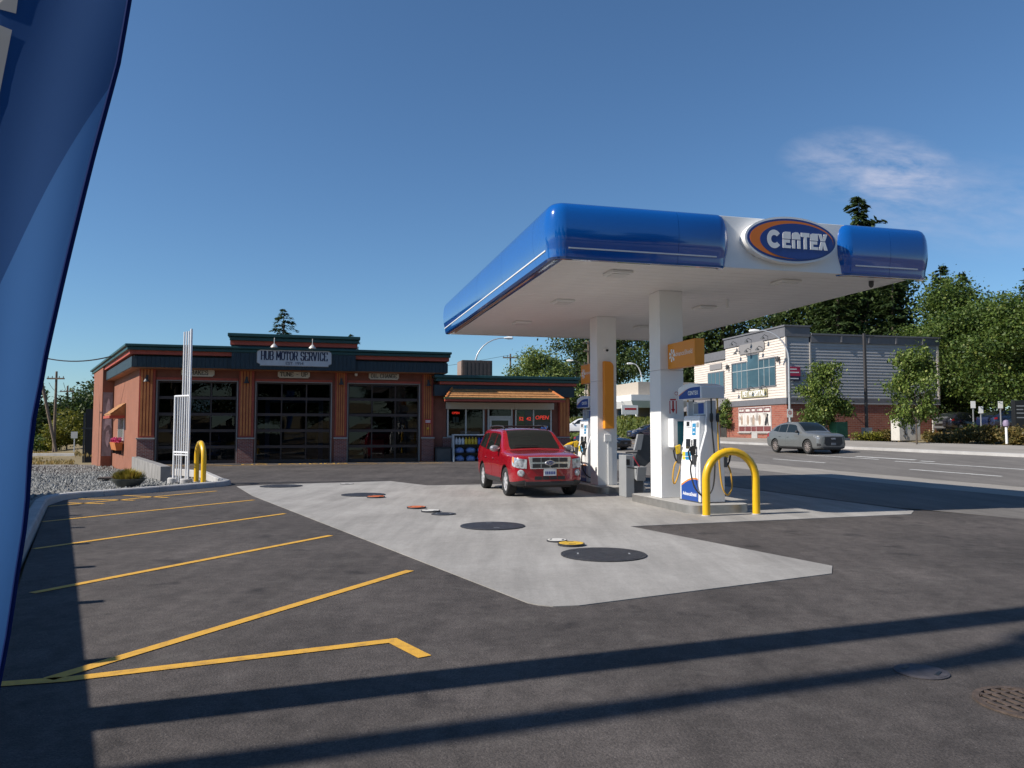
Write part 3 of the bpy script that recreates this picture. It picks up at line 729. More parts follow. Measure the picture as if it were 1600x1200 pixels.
# small wall things
t = thing('wall_camera', 'white dome camera under the fascia beside the OIL CHANGE sign', 'camera', HF, (5.35, -0.1, 4.42))
MB().lathe([(0.07, 0.14), (0.08, 0.08), (0.07, 0.03), (0.03, 0.0)], 14).build('dome', WHT, t, smooth=True)
t = thing('notice_plate', 'small red and white notice on the post right of the bays', 'sign', HF, (9.09, -0.152, 1.98))
boxp('plate', mat('notice_red', (0.45, 0.03, 0.03), 0.5), t, -0.17, 0.17, -0.012, 0, 0, 0.24)
for z in (0.05, 0.10, 0.15): boxp('printed_line', WHT, t, -0.13, 0.13, -0.014, -0.0121, z, z + 0.025)
t = thing('wall_bell', 'small yellow bell on the post under the red notice', 'bell', HF, (9.09, -0.152, 1.72))
MB().lathe([(0.07, 0), (0.065, -0.04), (0.03, -0.06)], 12, (0, 0, 0), 'y').build('gong', mat('yellow_enamel', (0.6, 0.33, 0.02), 0.4), t)

# ================================================================ SHOP WING
st = thing('shop_building', 'low brown shop wing with shingled awning, dark fascia and windows', 'shop', HF, (9.9, 0, 0))
L = 7.1
for a, b in ((0.0, 0.2), (2.32, 2.42), (3.90, 3.96), (6.14, L)): boxp('wall_pier', WALLB, st, a, b, 0.02, 0.3, 0.0, 3.14)
boxp('front_wall', WALLB, st, 0, L, 0.02, 0.3, 3.142, 4.0)
boxp('right_wall', WALLB, st, L - 0.3, L, 0.31, 11, 0.0, 4.0)
boxp('wall_below_window', BRK, st, 0.005, 2.415, -0.06, 0.019, 0, 1.2)
boxp('wall_below_window', BRK, st, 3.965, L, -0.06, 0.019, 0, 1.2)
boxp('inner_sill_wall', WALLB, st, 0.2, 2.32, 0.05, 0.3, 0, 1.25)
boxp('inner_sill_wall', WALLB, st, 3.96, 6.14, 0.05, 0.3, 0, 1.25)
boxp('sill', CAPM, st, 0.005, 2.415, -0.11, 0.04, 1.202, 1.27, bevel=0.01)
boxp('sill', CAPM, st, 3.965, L + 0.04, -0.11, 0.04, 1.202, 1.27, bevel=0.01)
boxp('shop_floor', MATS['shop_floor'], st, 0.02, L - 0.31, 0.31, 6, -0.1, 0.01)
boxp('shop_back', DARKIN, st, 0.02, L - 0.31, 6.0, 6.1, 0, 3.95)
boxp('fascia', TEAL, st, -0.55, L + 0.12, -0.6, 11.2, 3.44, 4.02)
boxp('trim_band', TRIM, st, -0.30, L + 0.2, -0.75, 11.3, 4.04, 4.18)
boxp('cornice', TEALT, st, -0.5, L + 0.3, -0.85, 11.4, 4.19, 4.36, bevel=0.03)
boxp('cornice_cap', TEALT, st, -0.6, L + 0.4, -0.97, 11.5, 4.362, 4.52, bevel=0.03)
p = boxp('pilaster', TRIM, st, 6.5, 7.12, -0.10, 0.018, 1.275, 3.438)
for i in range(3): boxp('board', WOOD, p, 6.56 + i * 0.18, 6.70 + i * 0.18, -0.14, -0.101, 1.32, 3.43)
boxp('brick_base', BRK, st, 6.48, 7.14, -0.16, -0.061, 0, 1.19)
# windows and door
for a, b in ((0.24, 2.28), (4.0, 6.1)):
    w = MB()
    for x in (a, (a + b) / 2 - 0.04, b - 0.08): w.box(x, x + 0.08, -0.03, 0.05, 1.28, 2.75)
    wf = w.build('window', ALU, st)
    boxp('window_rail', ALU, wf, a + 0.081, (a + b) / 2 - 0.041, -0.028, 0.048, 1.28, 1.34)
    boxp('window_rail', ALU, wf, (a + b) / 2 + 0.041, b - 0.081, -0.028, 0.048, 1.28, 1.34)
    for x0, x1 in ((a + 0.07, (a + b) / 2 - 0.03), ((a + b) / 2 + 0.03, b - 0.07)):
        MB().add([(x0, 0.01, 1.33), (x1, 0.01, 1.33), (x1, 0.01, 2.76), (x0, 0.01, 2.76)], [(0, 1, 2, 3)]).build('pane', SGL, wf, fix=False)
    boxp('shutter_box', mat('cream_shutter_box', (0.50, 0.45, 0.37), 0.5), st, a - 0.08, b + 0.08, -0.22, 0.015, 2.76, 3.12, bevel=0.02)
dr = MB().box(2.46, 2.54, -0.02, 0.05, 0, 2.76).box(3.78, 3.86, -0.02, 0.05, 0, 2.76).box(2.541, 3.779, -0.018, 0.048, 2.3, 2.4).build('door', ALU, st)
boxp('door_leaf_rail', ALU, dr, 2.56, 2.68, -0.01, 0.04, 0.02, 2.29); boxp('door_leaf_rail', ALU, dr, 3.62, 3.76, -0.01, 0.04, 0.02, 2.29)
boxp('door_leaf_rail', ALU, dr, 2.681, 3.619, -0.008, 0.038, 0.02, 0.26); boxp('door_leaf_rail', ALU, dr, 2.681, 3.619, -0.008, 0.038, 2.16, 2.29)
MB().add([(2.66, 0.015, 0.24), (3.64, 0.015, 0.24), (3.64, 0.015, 2.2), (2.66, 0.015, 2.2)], [(0, 1, 2, 3)]).build('pane', SGL, dr, fix=False)
MB().add([(2.54, 0.015, 2.4), (3.78, 0.015, 2.4), (3.78, 0.015, 2.76), (2.54, 0.015, 2.76)], [(0, 1, 2, 3)]).build('pane', SGL, dr, fix=False)
MB().tube([(3.60, -0.03, 0.95), (3.60, -0.08, 1.0), (3.60, -0.08, 1.3), (3.60, -0.03, 1.35)], 0.015, 6).build('handle', ALU, dr)
boxp('shutter_box', MATS['cream_shutter_box'], st, 2.36, 3.92, -0.22, 0.015, 2.762, 3.12, bevel=0.02)
# awning of shakes
aw = boxp('awning', TRIM, st, -0.18, 6.32, -1.65, -1.45, 3.12, 3.24)
boxp('gutter', mat('green_gutter', (0.08, 0.10, 0.04), 0.5), aw, -0.2, 6.34, -1.70, -1.42, 3.242, 3.33)
MB().add([(-0.12, -1.6, 3.26), (6.26, -1.6, 3.26), (5.75, -0.62, 3.80), (0.38, -0.62, 3.80), (-0.12, -1.6, 3.2), (6.26, -1.6, 3.2), (6.0, -0.02, 3.2), (0.1, -0.02, 3.2)], [(0,1,2,3), (0,4,5,1), (4,7,6,5), (0,3,7,4), (1,5,6,2)]).build('awning_deck', SHK, aw)
for r_ in range(4):
    f0 = r_ / 4; f1 = (r_ + 1.15) / 4
    xa = -0.12 + 0.5 * f0; xb = 6.26 - 0.51 * f0; n = 22
    for i in range(n):
        x0 = xa + (xb - xa) * i / n + 0.008; x1 = xa + (xb - xa) * (i + 1) / n - 0.008
        y0 = -1.6 + 0.98 * f0 - 0.03; y1 = min(-1.6 + 0.98 * f1, -0.63); z0 = 3.26 + 0.54 * f0 + random.uniform(0.0, 0.012); z1 = 3.26 + 0.54 * min(f1, 1.0)
        MB().hexa([(x0, y0, z0 + 0.012), (x1, y0, z0 + 0.012), (x1, y1, z1 + 0.004), (x0, y1, z1 + 0.004), (x0, y0, z0 + 0.05), (x1, y0, z0 + 0.05), (x1, y1, z1 + 0.018), (x0, y1, z1 + 0.018)]).build('shingle', SHK, aw)
for x, dx in ((-0.12, 0.5), (6.26, -0.51)):
    MB().tube([(x, -1.63, 3.30), (x + dx, -0.62, 3.86)], 0.06, 6).build('hip_ridge', WOOD, aw)
# rooftop unit
t = thing('rooftop_unit', 'brown louvred air conditioning box on the shop roof', 'air conditioner', HF, (12.75, 4.2, 4.52))
AC = mat('brown_ac_metal', (0.12, 0.085, 0.07), 0.6, 0.1, var=0.15)
MB().box(-0.92, 0.92, 0.0, 1.3, 0, 1.28).build('cabinet', AC, t, bevel=0.02)
for i in range(7): boxp('louvre', AC, t, -0.82 + i * 0.24, -0.65 + i * 0.24, -0.03, -0.001, 0.1, 1.18)
boxp('side_panel', mat('tan_ac_panel', (0.30, 0.22, 0.18), 0.6), t, -0.97, -0.921, 0.05, 1.25, 0.05, 1.23)
# neon signs and posters behind the glass
NEON = emis('neon_red', (1.0, 0.05, 0.03), 0.75); NEONB = emis('neon_blue', (0.12, 0.3, 0.9), 0.5)
t = thing('neon_sign', 'red neon OPEN sign in the right shop window', 'neon sign', HF, (9.9 + 5.55, 0.06, 2.32))
text('tube_lettering', 'OPEN', NEON, t, 0.30, (0, 0, 0), bold=0.004, ext=0.01, shear=0.2)
text('tube_lettering', 'ATM', NEONB, t, 0.2, (0.15, 0.02, -0.55), bold=0.004, ext=0.01)
t = thing('neon_sign', 'small red neon sign in the left pane of the left shop window', 'neon sign', HF, (9.9 + 0.72, 0.06, 2.55))
text('tube_lettering', 'OPEN', NEON, t, 0.16, (0, 0, 0), bold=0.004, ext=0.01)
for x in (-0.09, 0.09): boxp('card', mat('pale_card', (0.35, 0.42, 0.42), 0.6), t, x - 0.07, x + 0.07, 0.0, 0.01, -0.5, -0.2)
t = thing('window_poster', 'green and blue posters with red lit numerals in the right shop window', 'poster', HF, (9.9 + 4.1, 0.06, 1.95))
boxp('sheet', mat('poster_green', (0.10, 0.28, 0.05), 0.6), t, 0.05, 0.45, 0, 0.01, 0.0, 0.72); boxp('sheet', mat('poster_blue', (0.03, 0.05, 0.20), 0.6), t, 0.5, 0.9, 0, 0.01, 0.0, 0.72)
text('numeral', '52', NEON, t, 0.26, (0.27, -0.01, 0.3), bold=0.006, ext=0.004); text('numeral', '42', NEON, t, 0.26, (0.7, -0.01, 0.3), bold=0.006, ext=0.004)
t = thing('window_poster', 'dark blue ATM poster low in the right shop window', 'poster', HF, (9.9 + 5.2, 0.10, 1.36))
boxp('sheet', MATS['poster_blue'], t, 0, 0.84, 0, 0.01, 0, 0.75)
# goods in front of the shop
t = thing('merchandise_rack', 'white sided outdoor rack of fluid jugs left of the shop door', 'rack', HF, (10.32, -0.95, 0))
WR = mat('rack_white', (0.55, 0.56, 0.58), 0.5)
for x in (0.0, 1.9):
    MB().prism([(0.0, 0.0), (0.06, 1.36), (0.5, 1.36), (0.62, 0.0)], x, x + 0.04, 'x').build('side_panel', WR, t)
boxp('top', WR, t, 0.0, 1.94, 0.05, 0.52, 1.362, 1.42); boxp('shelf', BLK, t, 0.041, 1.899, 0.06, 0.58, 0.86, 0.89); boxp('shelf', BLK, t, 0.041, 1.899, 0.04, 0.58, 0.42, 0.45); boxp('back', GRYD, t, 0.041, 1.899, 0.58, 0.6, 0.02, 1.35)
boxp('base', BLK, t, 0.041, 1.899, 0.03, 0.58, 0.0, 0.03)
jug = MB().lathe([(0.08, 0), (0.085, 0.02), (0.085, 0.24), (0.06, 0.3), (0.025, 0.33), (0.025, 0.38)], 10)
JY = jug.mesh('jug', mat('jug_yellow', (0.65, 0.42, 0.02), 0.4), True); JW = jug.mesh('jug', mat('jug_white', (0.6, 0.6, 0.62), 0.4), True); JB = jug.mesh('jug', mat('jug_blue', (0.05, 0.08, 0.42), 0.3), True)
names = ['white', 'white', 'white', 'yellow', 'yellow', 'yellow', 'yellow', 'blue', 'blue', 'blue']
for i, c_ in enumerate(names):
    o = inst('fluid_jug', {'white': JW, 'yellow': JY, 'blue': JB}[c_], None, HF.pt(10.50 + i * 0.175, -0.72, 0.892), (0, 0, HF.a))
    k_ = names[:i].count(c_); pos = ('leftmost', 'second', 'third', 'fourth')[k_]
    tag(o, f'{pos} {c_} fluid jug from the left on the shop rack top shelf', 'jug', f'{c_} jugs on the rack')
BAG = MB().grid(lambda a, b: (0, 0, 0), 1, 1)
def bagmesh(seed):
    rg = random.Random(seed); mb = MB()
    prof = [(0.0, 0.0), (0.25, 0.01), (0.29, 0.08), (0.24, 0.16), (0.10, 0.21), (0.0, 0.215)]
    mb.lathe([(r * (0.9 + 0.2 * rg.random()), h) for r, h in prof], 12)
    return mb.mesh('ice_melt_bag', mat('bag_blue', (0.10, 0.16, 0.42), 0.25, col2=(0.28, 0.36, 0.55), scale=7), True)
for i in range(3):
    for j in range(2):
        o = inst('fluid_bag', bagmesh(i * 5 + j), None, HF.pt(10.68 + i * 0.6, -0.63, (0.452, 0.032)[j]), (0, 0, HF.a + i), (0.9, 0.9, 1.4))
        tag(o, ('left', 'centre', 'right')[i] + (' blue bag on the middle shelf of the shop rack', ' blue bag on the bottom shelf of the shop rack')[j], 'bag', ('middle shelf bags', 'bottom shelf bags')[j])
t = thing('litter_bin', 'square dark grey bin against the brick left of the rack', 'bin', HF, (9.86, -0.62, 0))
boxp('body', GRYD, t, -0.38, 0.38, -0.02, 0.5, 0.0, 0.68, bevel=0.015); boxp('lid', BLK, t, -0.40, 0.40, -0.04, 0.52, 0.682, 0.76, bevel=0.015)
t = thing('window_sill_box', 'pale boxes stacked inside the left shop window', 'box', HF, (10.9, 0.12, 1.28))
boxp('carton', WR, t, 0, 0.55, 0, 0.2, 0, 0.32); boxp('carton', mat('pale_blue_box', (0.4, 0.48, 0.6), 0.6), t, 0.56, 1.05, 0, 0.2, 0, 0.28)
# things inside the bays, seen dimly through the panes
t = thing('tool_chest', 'red tool chest inside the rightmost bay', 'tool chest', HF, (6.6, 2.2, 0.012))
boxp('cabinet', mat('tool_red', (0.4, 0.02, 0.03), 0.35), t, -0.45, 0.45, 0, 0.5, 0.1, 1.1, bevel=0.01)
for i in range(4): boxp('drawer', mat('tool_red', (0.4, 0.02, 0.03)), t, -0.4, 0.4, -0.02, -0.001, 0.16 + i * 0.23, 0.34 + i * 0.23)
boxp('plinth', BLK, t, -0.42, 0.42, 0.03, 0.47, 0.0, 0.099)
t = thing('vehicle_lift', 'two post lift inside the middle bay', 'lift', HF, (2.3, 3.2, 0.012))
for x in (-1.4, 1.4): boxp('post', mat('lift_blue', (0.03, 0.06, 0.2), 0.4), t, x - 0.12, x + 0.12, 0, 0.25, 0, 3.3)
boxp('crossbar', MATS['lift_blue'], t, -1.28, 1.28, 0.05, 0.2, 3.12, 3.3)

# ================================================================ FUEL CANOPY
CF = Fr(0.83, 13.5, 14.5)
BLUE = mat('canopy_blue_acrylic', (0.002, 0.088, 0.36), 0.12, coat=1.0, spec=0.5, var=0.03, scale=0.6)
BLUED = mat('print_blue', (0.012, 0.06, 0.28), 0.35)
CWH = mat('canopy_white', (0.80, 0.80, 0.79), 0.35, var=0.03, scale=1.5)
CWS = mat('soffit_white', (0.80, 0.785, 0.765), 0.42, var=0.04, scale=2)
ORG = mat('orange_sign_face', (0.76, 0.27, 0.012), 0.35, var=0.03, scale=2)
ORGL = mat('orange_print', (0.72, 0.22, 0.03), 0.4)
STEEL = mat('brushed_steel', (0.42, 0.41, 0.39), 0.38, 0.8, var=0.12, scale=6)
YELP = mat('yellow_bollard_paint', (0.72, 0.42, 0.008), 0.32, coat=0.3, var=0.05, scale=4)
RED = mat('red_print', (0.45, 0.015, 0.02), 0.5)
GRYP = mat('grey_plastic', (0.26, 0.27, 0.28), 0.5, var=0.05); GRYC = mat('charcoal_plastic', (0.055, 0.057, 0.062), 0.5, var=0.08)
SCRN = mat('screen_dark', (0.02, 0.025, 0.03), 0.12); TEALS = mat('screen_teal', (0.02, 0.13, 0.18), 0.15)
HY = mat('hose_yellow', (0.55, 0.30, 0.03), 0.45); HB = mat('hose_black', (0.018, 0.018, 0.02), 0.5); NOZY = mat('nozzle_yellow', (0.72, 0.48, 0.02), 0.4)
CU, CV = 7.45, 11.1
cn = thing('fuel_canopy', 'white fuel canopy with rounded glossy blue fascia on two square columns', 'canopy', CF)
PROF = [(-0.02, 4.70), (0.06, 4.655), (0.15, 4.658), (0.185, 4.69), (0.195, 4.76), (0.20, 4.82), (0.207, 4.86), (0.226, 4.93), (0.246, 5.05), (0.254, 5.18), (0.25, 5.32), (0.236, 5.45), (0.21, 5.55), (0.17, 5.62), (0.115, 5.662), (0.04, 5.675), (-0.12, 5.675), (-0.12, 4.70)]
def arc(cx, cy, r, a0, a1, n=7):
    return [(cx + r * math.cos(R(a0 + (a1 - a0) * i / n)), cy + r * math.sin(R(a0 + (a1 - a0) * i / n))) for i in range(n + 1)]
g_ = 0.006
def panel(path): return sweep(path, PROF).build('fascia_panel', BLUE, cn, smooth=35)
def stripe(path):
    pr = [(0.195, 4.830), (0.214, 4.830), (0.217, 4.853), (0.199, 4.853)]
    return sweep(path, pr).build('white_stripe', WHT, cn)
segs = [[(0, CV - 0.1), (0, CV - 2.6)], [(0, CV - 2.6 - g_), (0, CV - 5.2)], [(0, CV - 5.2 - g_), (0, CV - 7.8)], [(0, CV - 7.8 - g_), (0, 0.8)],
        [(0, 0.8 - g_), (0, 0.09)] + arc(0.09, 0.09, 0.09, 180, 270)[1:] + [(2.22, 0)],
        [(2.22 + g_, 0), (3.04, 0)] + arc(3.04, 0.06, 0.06, 270, 355, 6)[1:],
        arc(5.95, 0.06, 0.06, 185, 270, 6) + [(6.79, 0)], [(6.79 + g_, 0), (CU + 0.08, 0)] + arc(CU + 0.08, 0.08, 0.08, 270, 350, 6)[1:]]
boxp('right_edge_panel', CWH, cn, CU - 0.02, CU + 0.03, 0.15, CV - 0.06, 4.69, 5.55)
for s_ in segs: panel(s_)
stripe([(0, CV - 0.1), (0, 0.12)]); stripe([(0.12, 0), (3.0, 0)]); stripe([(6.0, 0), (CU, 0)])
boxp('white_front_panel', CWH, cn, 3.0, 6.0, -0.10, 0.12, 4.68, 5.66, bevel=0.01)
boxp('back_fascia', CWH, cn, 0.0, CU, CV - 0.05, CV + 0.05, 4.68, 5.55)
boxp('roof_deck', CWH, cn, 0.14, CU - 0.14, 0.14, CV - 0.1, 4.90, 5.5)
boxp('soffit_backing', GRYP, cn, 0.02, CU - 0.02, 0.125, CV - 0.06, 4.725, 4.80)  # grey backing colours in the shadow lines between the planks
npl = 35; v0_, v1_ = 0.13, CV - 0.07; pw = (v1_ - v0_) / npl
pm = MB().hexa([(0.0, 0.03, 0.0), (CU, 0.03, 0.0), (CU, pw - 0.005, 0.0), (0.0, pw - 0.005, 0.0), (0.0, 0.0, 0.02), (CU, 0.0, 0.02), (CU, pw - 0.002, 0.02), (0.0, pw - 0.002, 0.02)]).mesh('soffit_plank', CWS)
for i in range(npl): inst('soffit_plank', pm, cn, (0, v0_ + i * pw, 4.702 + random.uniform(0, 0.002)))
for u in (1.5, 5.2):
    for v in (0.9, 4.3, 8.0):
        lp = MB().box(u - 0.23, u + 0.23, v - 0.23, v + 0.23, 4.64, 4.699).build('downlight', CWH, cn, bevel=0.02)
        boxp('lens', mat('frosted_lens', (0.7, 0.7, 0.68), 0.3), lp, u - 0.17, u + 0.17, v - 0.17, v + 0.17, 4.625, 4.6395)
MB().lathe([(0.05, 4.70), (0.05, 4.62), (0.035, 4.58), (0.0, 4.56)], 14, (6.9, 0.45, 0)).build('dome_camera', GRYD, cn, smooth=True)
MB().lathe([(0.035, 4.70), (0.035, 4.5)], 10, (5.2, 3.2, 0)).build('conduit_stub', CWH, cn)
COLS = [(3.13, 3.68, 2.50, 3.05), (3.17, 3.72, 6.45, 7.0)]
for a, b, c_, d in COLS:
    k = MB().box(a, b, c_, d, 0.178, 2.95).build('column', CWH, cn, bevel=0.008)
    boxp('column_cladding', CWH, k, a, b, c_, d, 2.956, 4.70, bevel=0.008)
# islands
ISLM = groundmat('island_concrete', (0.34, 0.33, 0.31), (0.42, 0.41, 0.39), 0.1, (0.8, 0.8, 0.8), fine=60, bump=0.12, big=1.5)
def rrect(a, b, c_, d, r, n=5):
    return arc(b - r, c_ + r, r, -90, 0, n) + arc(b - r, d - r, r, 0, 90, n) + arc(a + r, d - r, r, 90, 180, n) + arc(a + r, c_ + r, r, 180, 270, n)
for (a, b, c_, d), lab in (((2.93, 4.27, 0.78, 3.85), 'low pump island with steel edge under the near column'), ((2.93, 4.27, 5.65, 9.1), 'low pump island with steel edge under the far column')):
    t = thing('pump_island', lab, 'island', CF, ((a + b) / 2, (c_ + d) / 2, 0), 0, 'pump islands')
    w, h = (b - a) / 2, (d - c_) / 2
    MB().prism(rrect(-w + 0.012, w - 0.012, -h + 0.012, h - 0.012, 0.26), 0.0, 0.176).build('concrete_top', ISLM, t)
    out, inn = rrect(-w, w, -h, h, 0.27), rrect(-w + 0.012, w - 0.012, -h + 0.012, h - 0.012, 0.26)
    n = len(out); mb = MB()
    mb.add([(x, y, 0.0) for x, y in out] + [(x, y, 0.172) for x, y in out] + [(x, y, 0.172) for x, y in inn], [(i, (i + 1) % n, n + (i + 1) % n, n + i) for i in range(n)] + [(n + i, n + (i + 1) % n, 2 * n + (i + 1) % n, 2 * n + i) for i in range(n)])
    mb.build('steel_edge', STEEL, t, smooth=30)

# ---------------------------------------------------------------- fuel pump (x = across, y = along the island, face with print looks to -x)
PWH = mat('pump_white', (0.80, 0.81, 0.82), 0.3, coat=0.3, var=0.03, scale=2)
PGR = mat('pump_grey', (0.58, 0.59, 0.61), 0.4, var=0.03)
PADY = mat('keypad_yellow', (0.65, 0.52, 0.04), 0.4); PADB = mat('keypad_blue', (0.03, 0.22, 0.42), 0.4)
def make_pump():
    p = thing('fuel_pump', '', 'fuel pump', CF, group='fuel pumps')
    # body, seen from the end: wide cabinet that narrows in a curve to the upper pillar
    side = [(-0.27, 0.0), (0.27, 0.0), (0.27, 0.82), (0.25, 0.96), (0.17, 1.12), (0.11, 1.26), (0.10, 1.45), (0.10, 2.06), (-0.10, 2.06), (-0.10, 1.72), (-0.12, 1.70), (-0.12, 1.45), (-0.26, 1.0), (-0.27, 0.9)]
    for y0, y1 in ((-0.44, -0.36), (0.36, 0.44)): MB().prism(side, y0, y1, 'y').build('end_frame', PGR, p, bevel=0.006)
    MB().prism([(-0.285, 0.02), (0.285, 0.02), (0.285, 0.80), (0.26, 0.93), (-0.26, 0.93), (-0.285, 0.80)], -0.358, 0.358, 'y').build('cabinet', PWH, p, bevel=0.01)
    boxp('plinth', GRYC, p, -0.29, 0.29, -0.445, 0.445, 0.0, 0.019)
    h = MB().prism([(-0.25, 0.935), (0.25, 0.935), (0.22, 1.72), (0.20, 1.76), (-0.20, 1.76), (-0.22, 1.72)], -0.34, 0.34, 'y').build('display_head', PWH, p, bevel=0.012)
    for s_ in (-1, 1):
        def face(z, off): return s_ * (0.25 - 0.03 * (z - 0.935) / 0.785 + off)
        def pl_(name, m, y0, y1, z0, z1, off=0.004, par=h):
            yy = [-s_ * y0, -s_ * y1]; a, b = min(yy), max(yy)
            return MB().hexa([(face(z0, 0.0), a, z0), (face(z0, 0.0), b, z0), (face(z0, off), b, z0), (face(z0, off), a, z0), (face(z1, 0.0), a, z1), (face(z1, 0.0), b, z1), (face(z1, off), b, z1), (face(z1, off), a, z1)]).build(name, m, par)
        # y runs away from the camera on the -x face, so the left of the face as read is +y
        pl_('display_bezel', PGR, -0.02, 0.28, 1.52, 1.66, 0.012); pl_('price_display', SCRN, 0.06, 0.18, 1.545, 1.635, 0.015)
        pl_('price_plate', PADB, -0.20, -0.06, 1.36, 1.60, 0.008); pl_('price_plate', WHT, -0.17, -0.09, 1.41, 1.43, 0.010); pl_('price_plate', WHT, -0.17, -0.09, 1.50, 1.52, 0.010)
        pl_('card_reader', SCRN, 0.02, 0.20, 1.08, 1.28, 0.01); pl_('card_reader', SCRN, -0.24, -0.12, 1.08, 1.28, 0.01); pl_('slot', GRYC, -0.07, -0.03, 1.14, 1.26, 0.012)
        pl_('badge', GRYP, -0.32, -0.23, 1.52, 1.62, 0.008)
        # grade buttons
        x_ = s_ * 0.262
        kp = boxp('grade_panel', WHT, p, min(x_, x_ + s_ * 0.006), max(x_, x_ + s_ * 0.006), *((-0.14, 0.33) if s_ < 0 else (-0.33, 0.14)), 0.70, 1.04)
        for q, (m_, ya, yb) in enumerate(((PADY, 0.20, 0.31), (PADB, 0.06, 0.18), (PADB, -0.06, 0.05))):
            for r_ in range(3):
                xx = s_ * 0.2685
                boxp('grade_button', m_, kp, min(xx, xx + s_ * 0.008), max(xx, xx + s_ * 0.008), *((ya, yb) if s_ < 0 else (-yb, -ya)), 0.725 + r_ * 0.10, 0.81 + r_ * 0.10)
        # lower print: blue swoosh with orange edge
        X = s_ * 0.2865; n = 12
        top = [(y, 0.30 + 0.16 * math.sin((0.36 - y * (-s_) * 1.0) / 0.72 * 1.9)) for y in [(-0.357 + 0.714 * i / n) for i in range(n + 1)]]
        V = [(X, y, 0.021) for y, z in top] + [(X, y, z) for y, z in top]
        MB().add(V, [(i, i + 1, n + 2 + i, n + 1 + i) for i in range(n)]).build('print_swoosh', BLUED, p, fix=False)
        V = [(X, y, z + 0.002) for y, z in top] + [(X, y, z + 0.035) for y, z in top]
        MB().add(V, [(i, i + 1, n + 2 + i, n + 1 + i) for i in range(n)]).build('print_stripe', ORGL, p, fix=False)
        text('print_lettering', 'AdvanceShield', WHT, p, 0.10, (s_ * 0.288, 0.0, 0.15), (R(90), 0, R(90 * s_)), ext=0.0, bold=0.002)
        # advertising panel above the head
        ad = boxp('poster_panel', WHT, p, min(s_ * 0.03, s_ * 0.05), max(s_ * 0.03, s_ * 0.05), -0.24, 0.24, 1.78, 2.04)
        xa = s_ * 0.0525
        boxp('poster_print', BLUED, ad, min(s_ * 0.0505, xa), max(s_ * 0.0505, xa), *((-0.22, 0.02) if s_ < 0 else (-0.02, 0.22)), 1.80, 2.02)
        boxp('poster_print', GRYP, ad, min(s_ * 0.0505, xa), max(s_ * 0.0505, xa), *((0.03, 0.22) if s_ < 0 else (-0.22, -0.03)), 1.80, 2.02)
    # valance: arched sign box on top
    n = 14; tp = [(-0.50 + 1.0 * i / n, 2.30 + 0.13 * math.sin(math.pi * (0.12 + 0.76 * i / n))) for i in range(n + 1)]
    poly = [(-0.50, 2.10), (0.50, 2.10)] + tp[::-1]
    v = MB().prism(poly, -0.26, 0.26, 'x').build('valance', PWH, p, bevel=0.01)
    boxp('valance_end', PGR, v, -0.24, 0.24, -0.515, -0.503, 2.11, 2.33)
    for s_ in (-1, 1):
        # blue print, arching from the far end down
        X = s_ * 0.2625; pts = []
        for i in range(n + 1):
            f = i / n; y = 0.47 - 0.93 * f
            pts.append((y, 2.12 + 0.22 * math.sin(min(1.0, 0.25 + f * 1.1) * math.pi / 2) ** 1.4))
        yy = (lambda y: y if s_ < 0 else -y)
        V = [(X, yy(y), 2.112) for y, z in pts] + [(X, yy(y), z) for y, z in pts]
        MB().add(V, [(i, i + 1, n + 2 + i, n + 1 + i) for i in range(n)]).build('valance_print', BLUED, v, fix=False)
        V = [(X, yy(y), z + 0.002) for y, z in pts[:9]] + [(X, yy(y), z + 0.026 * (1 - i / 8.0)) for i, (y, z) in enumerate(pts[:9])]
        MB().add(V, [(i, i + 1, 10 + i, 9 + i) for i in range(8)]).build('valance_stripe', ORGL, v, fix=False)
        text('valance_lettering', 'CENTEX', WHT, v, 0.115, (s_ * 0.264, yy(-0.16), 2.22), (R(90), 0, R(90 * s_)), ext=0.0, bold=0.003)
    # nozzles in boots and their hoses
    def nozzle(x, y, z, s_, m_):
        nz = MB().hexa([(x, y - 0.03, z - 0.03), (x + s_ * 0.09, y - 0.03, z - 0.05), (x + s_ * 0.09, y + 0.03, z - 0.05), (x, y + 0.03, z - 0.03), (x, y - 0.03, z + 0.16), (x + s_ * 0.12, y - 0.03, z + 0.12), (x + s_ * 0.12, y + 0.03, z + 0.12), (x, y + 0.03, z + 0.16)]).build('nozzle', m_, p, bevel=0.012)
        MB().tube([(x + s_ * 0.10, y, z + 0.12), (x + s_ * 0.15, y, z + 0.02), (x + s_ * 0.12, y, z - 0.12), (x + s_ * 0.08, y, z - 0.20)], 0.018, 8).build('nozzle_handle', BLK, nz, smooth=True)
        boxp('nozzle_boot', GRYC, p, min(x - s_ * 0.03, x + s_ * 0.05), max(x - s_ * 0.03, x + s_ * 0.05), y - 0.05, y + 0.05, z - 0.24, z - 0.04)
    def hose(pts, m_, r=0.017):
        # smooth through the points
        P = [Vector(q) for q in pts]; out = []
        for i in range(len(P) - 1):
            a, b, c_, d = P[max(i - 1, 0)], P[i], P[i + 1], P[min(i + 2, len(P) - 1)]
            for k in range(6):
                t = k / 6; out.append(0.5 * ((2 * b) + (c_ - a) * t + (2 * a - 5 * b + 4 * c_ - d) * t * t + (3 * b - a - 3 * c_ + d) * t ** 3))
        out.append(P[-1]); MB().tube(out, r, 8).build('hose', m_, p, smooth=True)
    nozzle(-0.285, 0.40, 1.0, -1, NOZY); nozzle(-0.285, -0.26, 1.0, -1, BLK); nozzle(0.285, 0.26, 1.0, 1, BLK); nozzle(0.285, -0.40, 0.95, 1, NOZY)
    hose([(-0.04, -0.50, 2.10), (-0.03, -0.50, 1.5), (0.02, -0.50, 0.8), (-0.05, -0.52, 0.30), (-0.22, -0.50, 0.14), (-0.37, -0.40, 0.30), (-0.40, -0.28, 0.62), (-0.37, -0.26, 0.80)], HB)
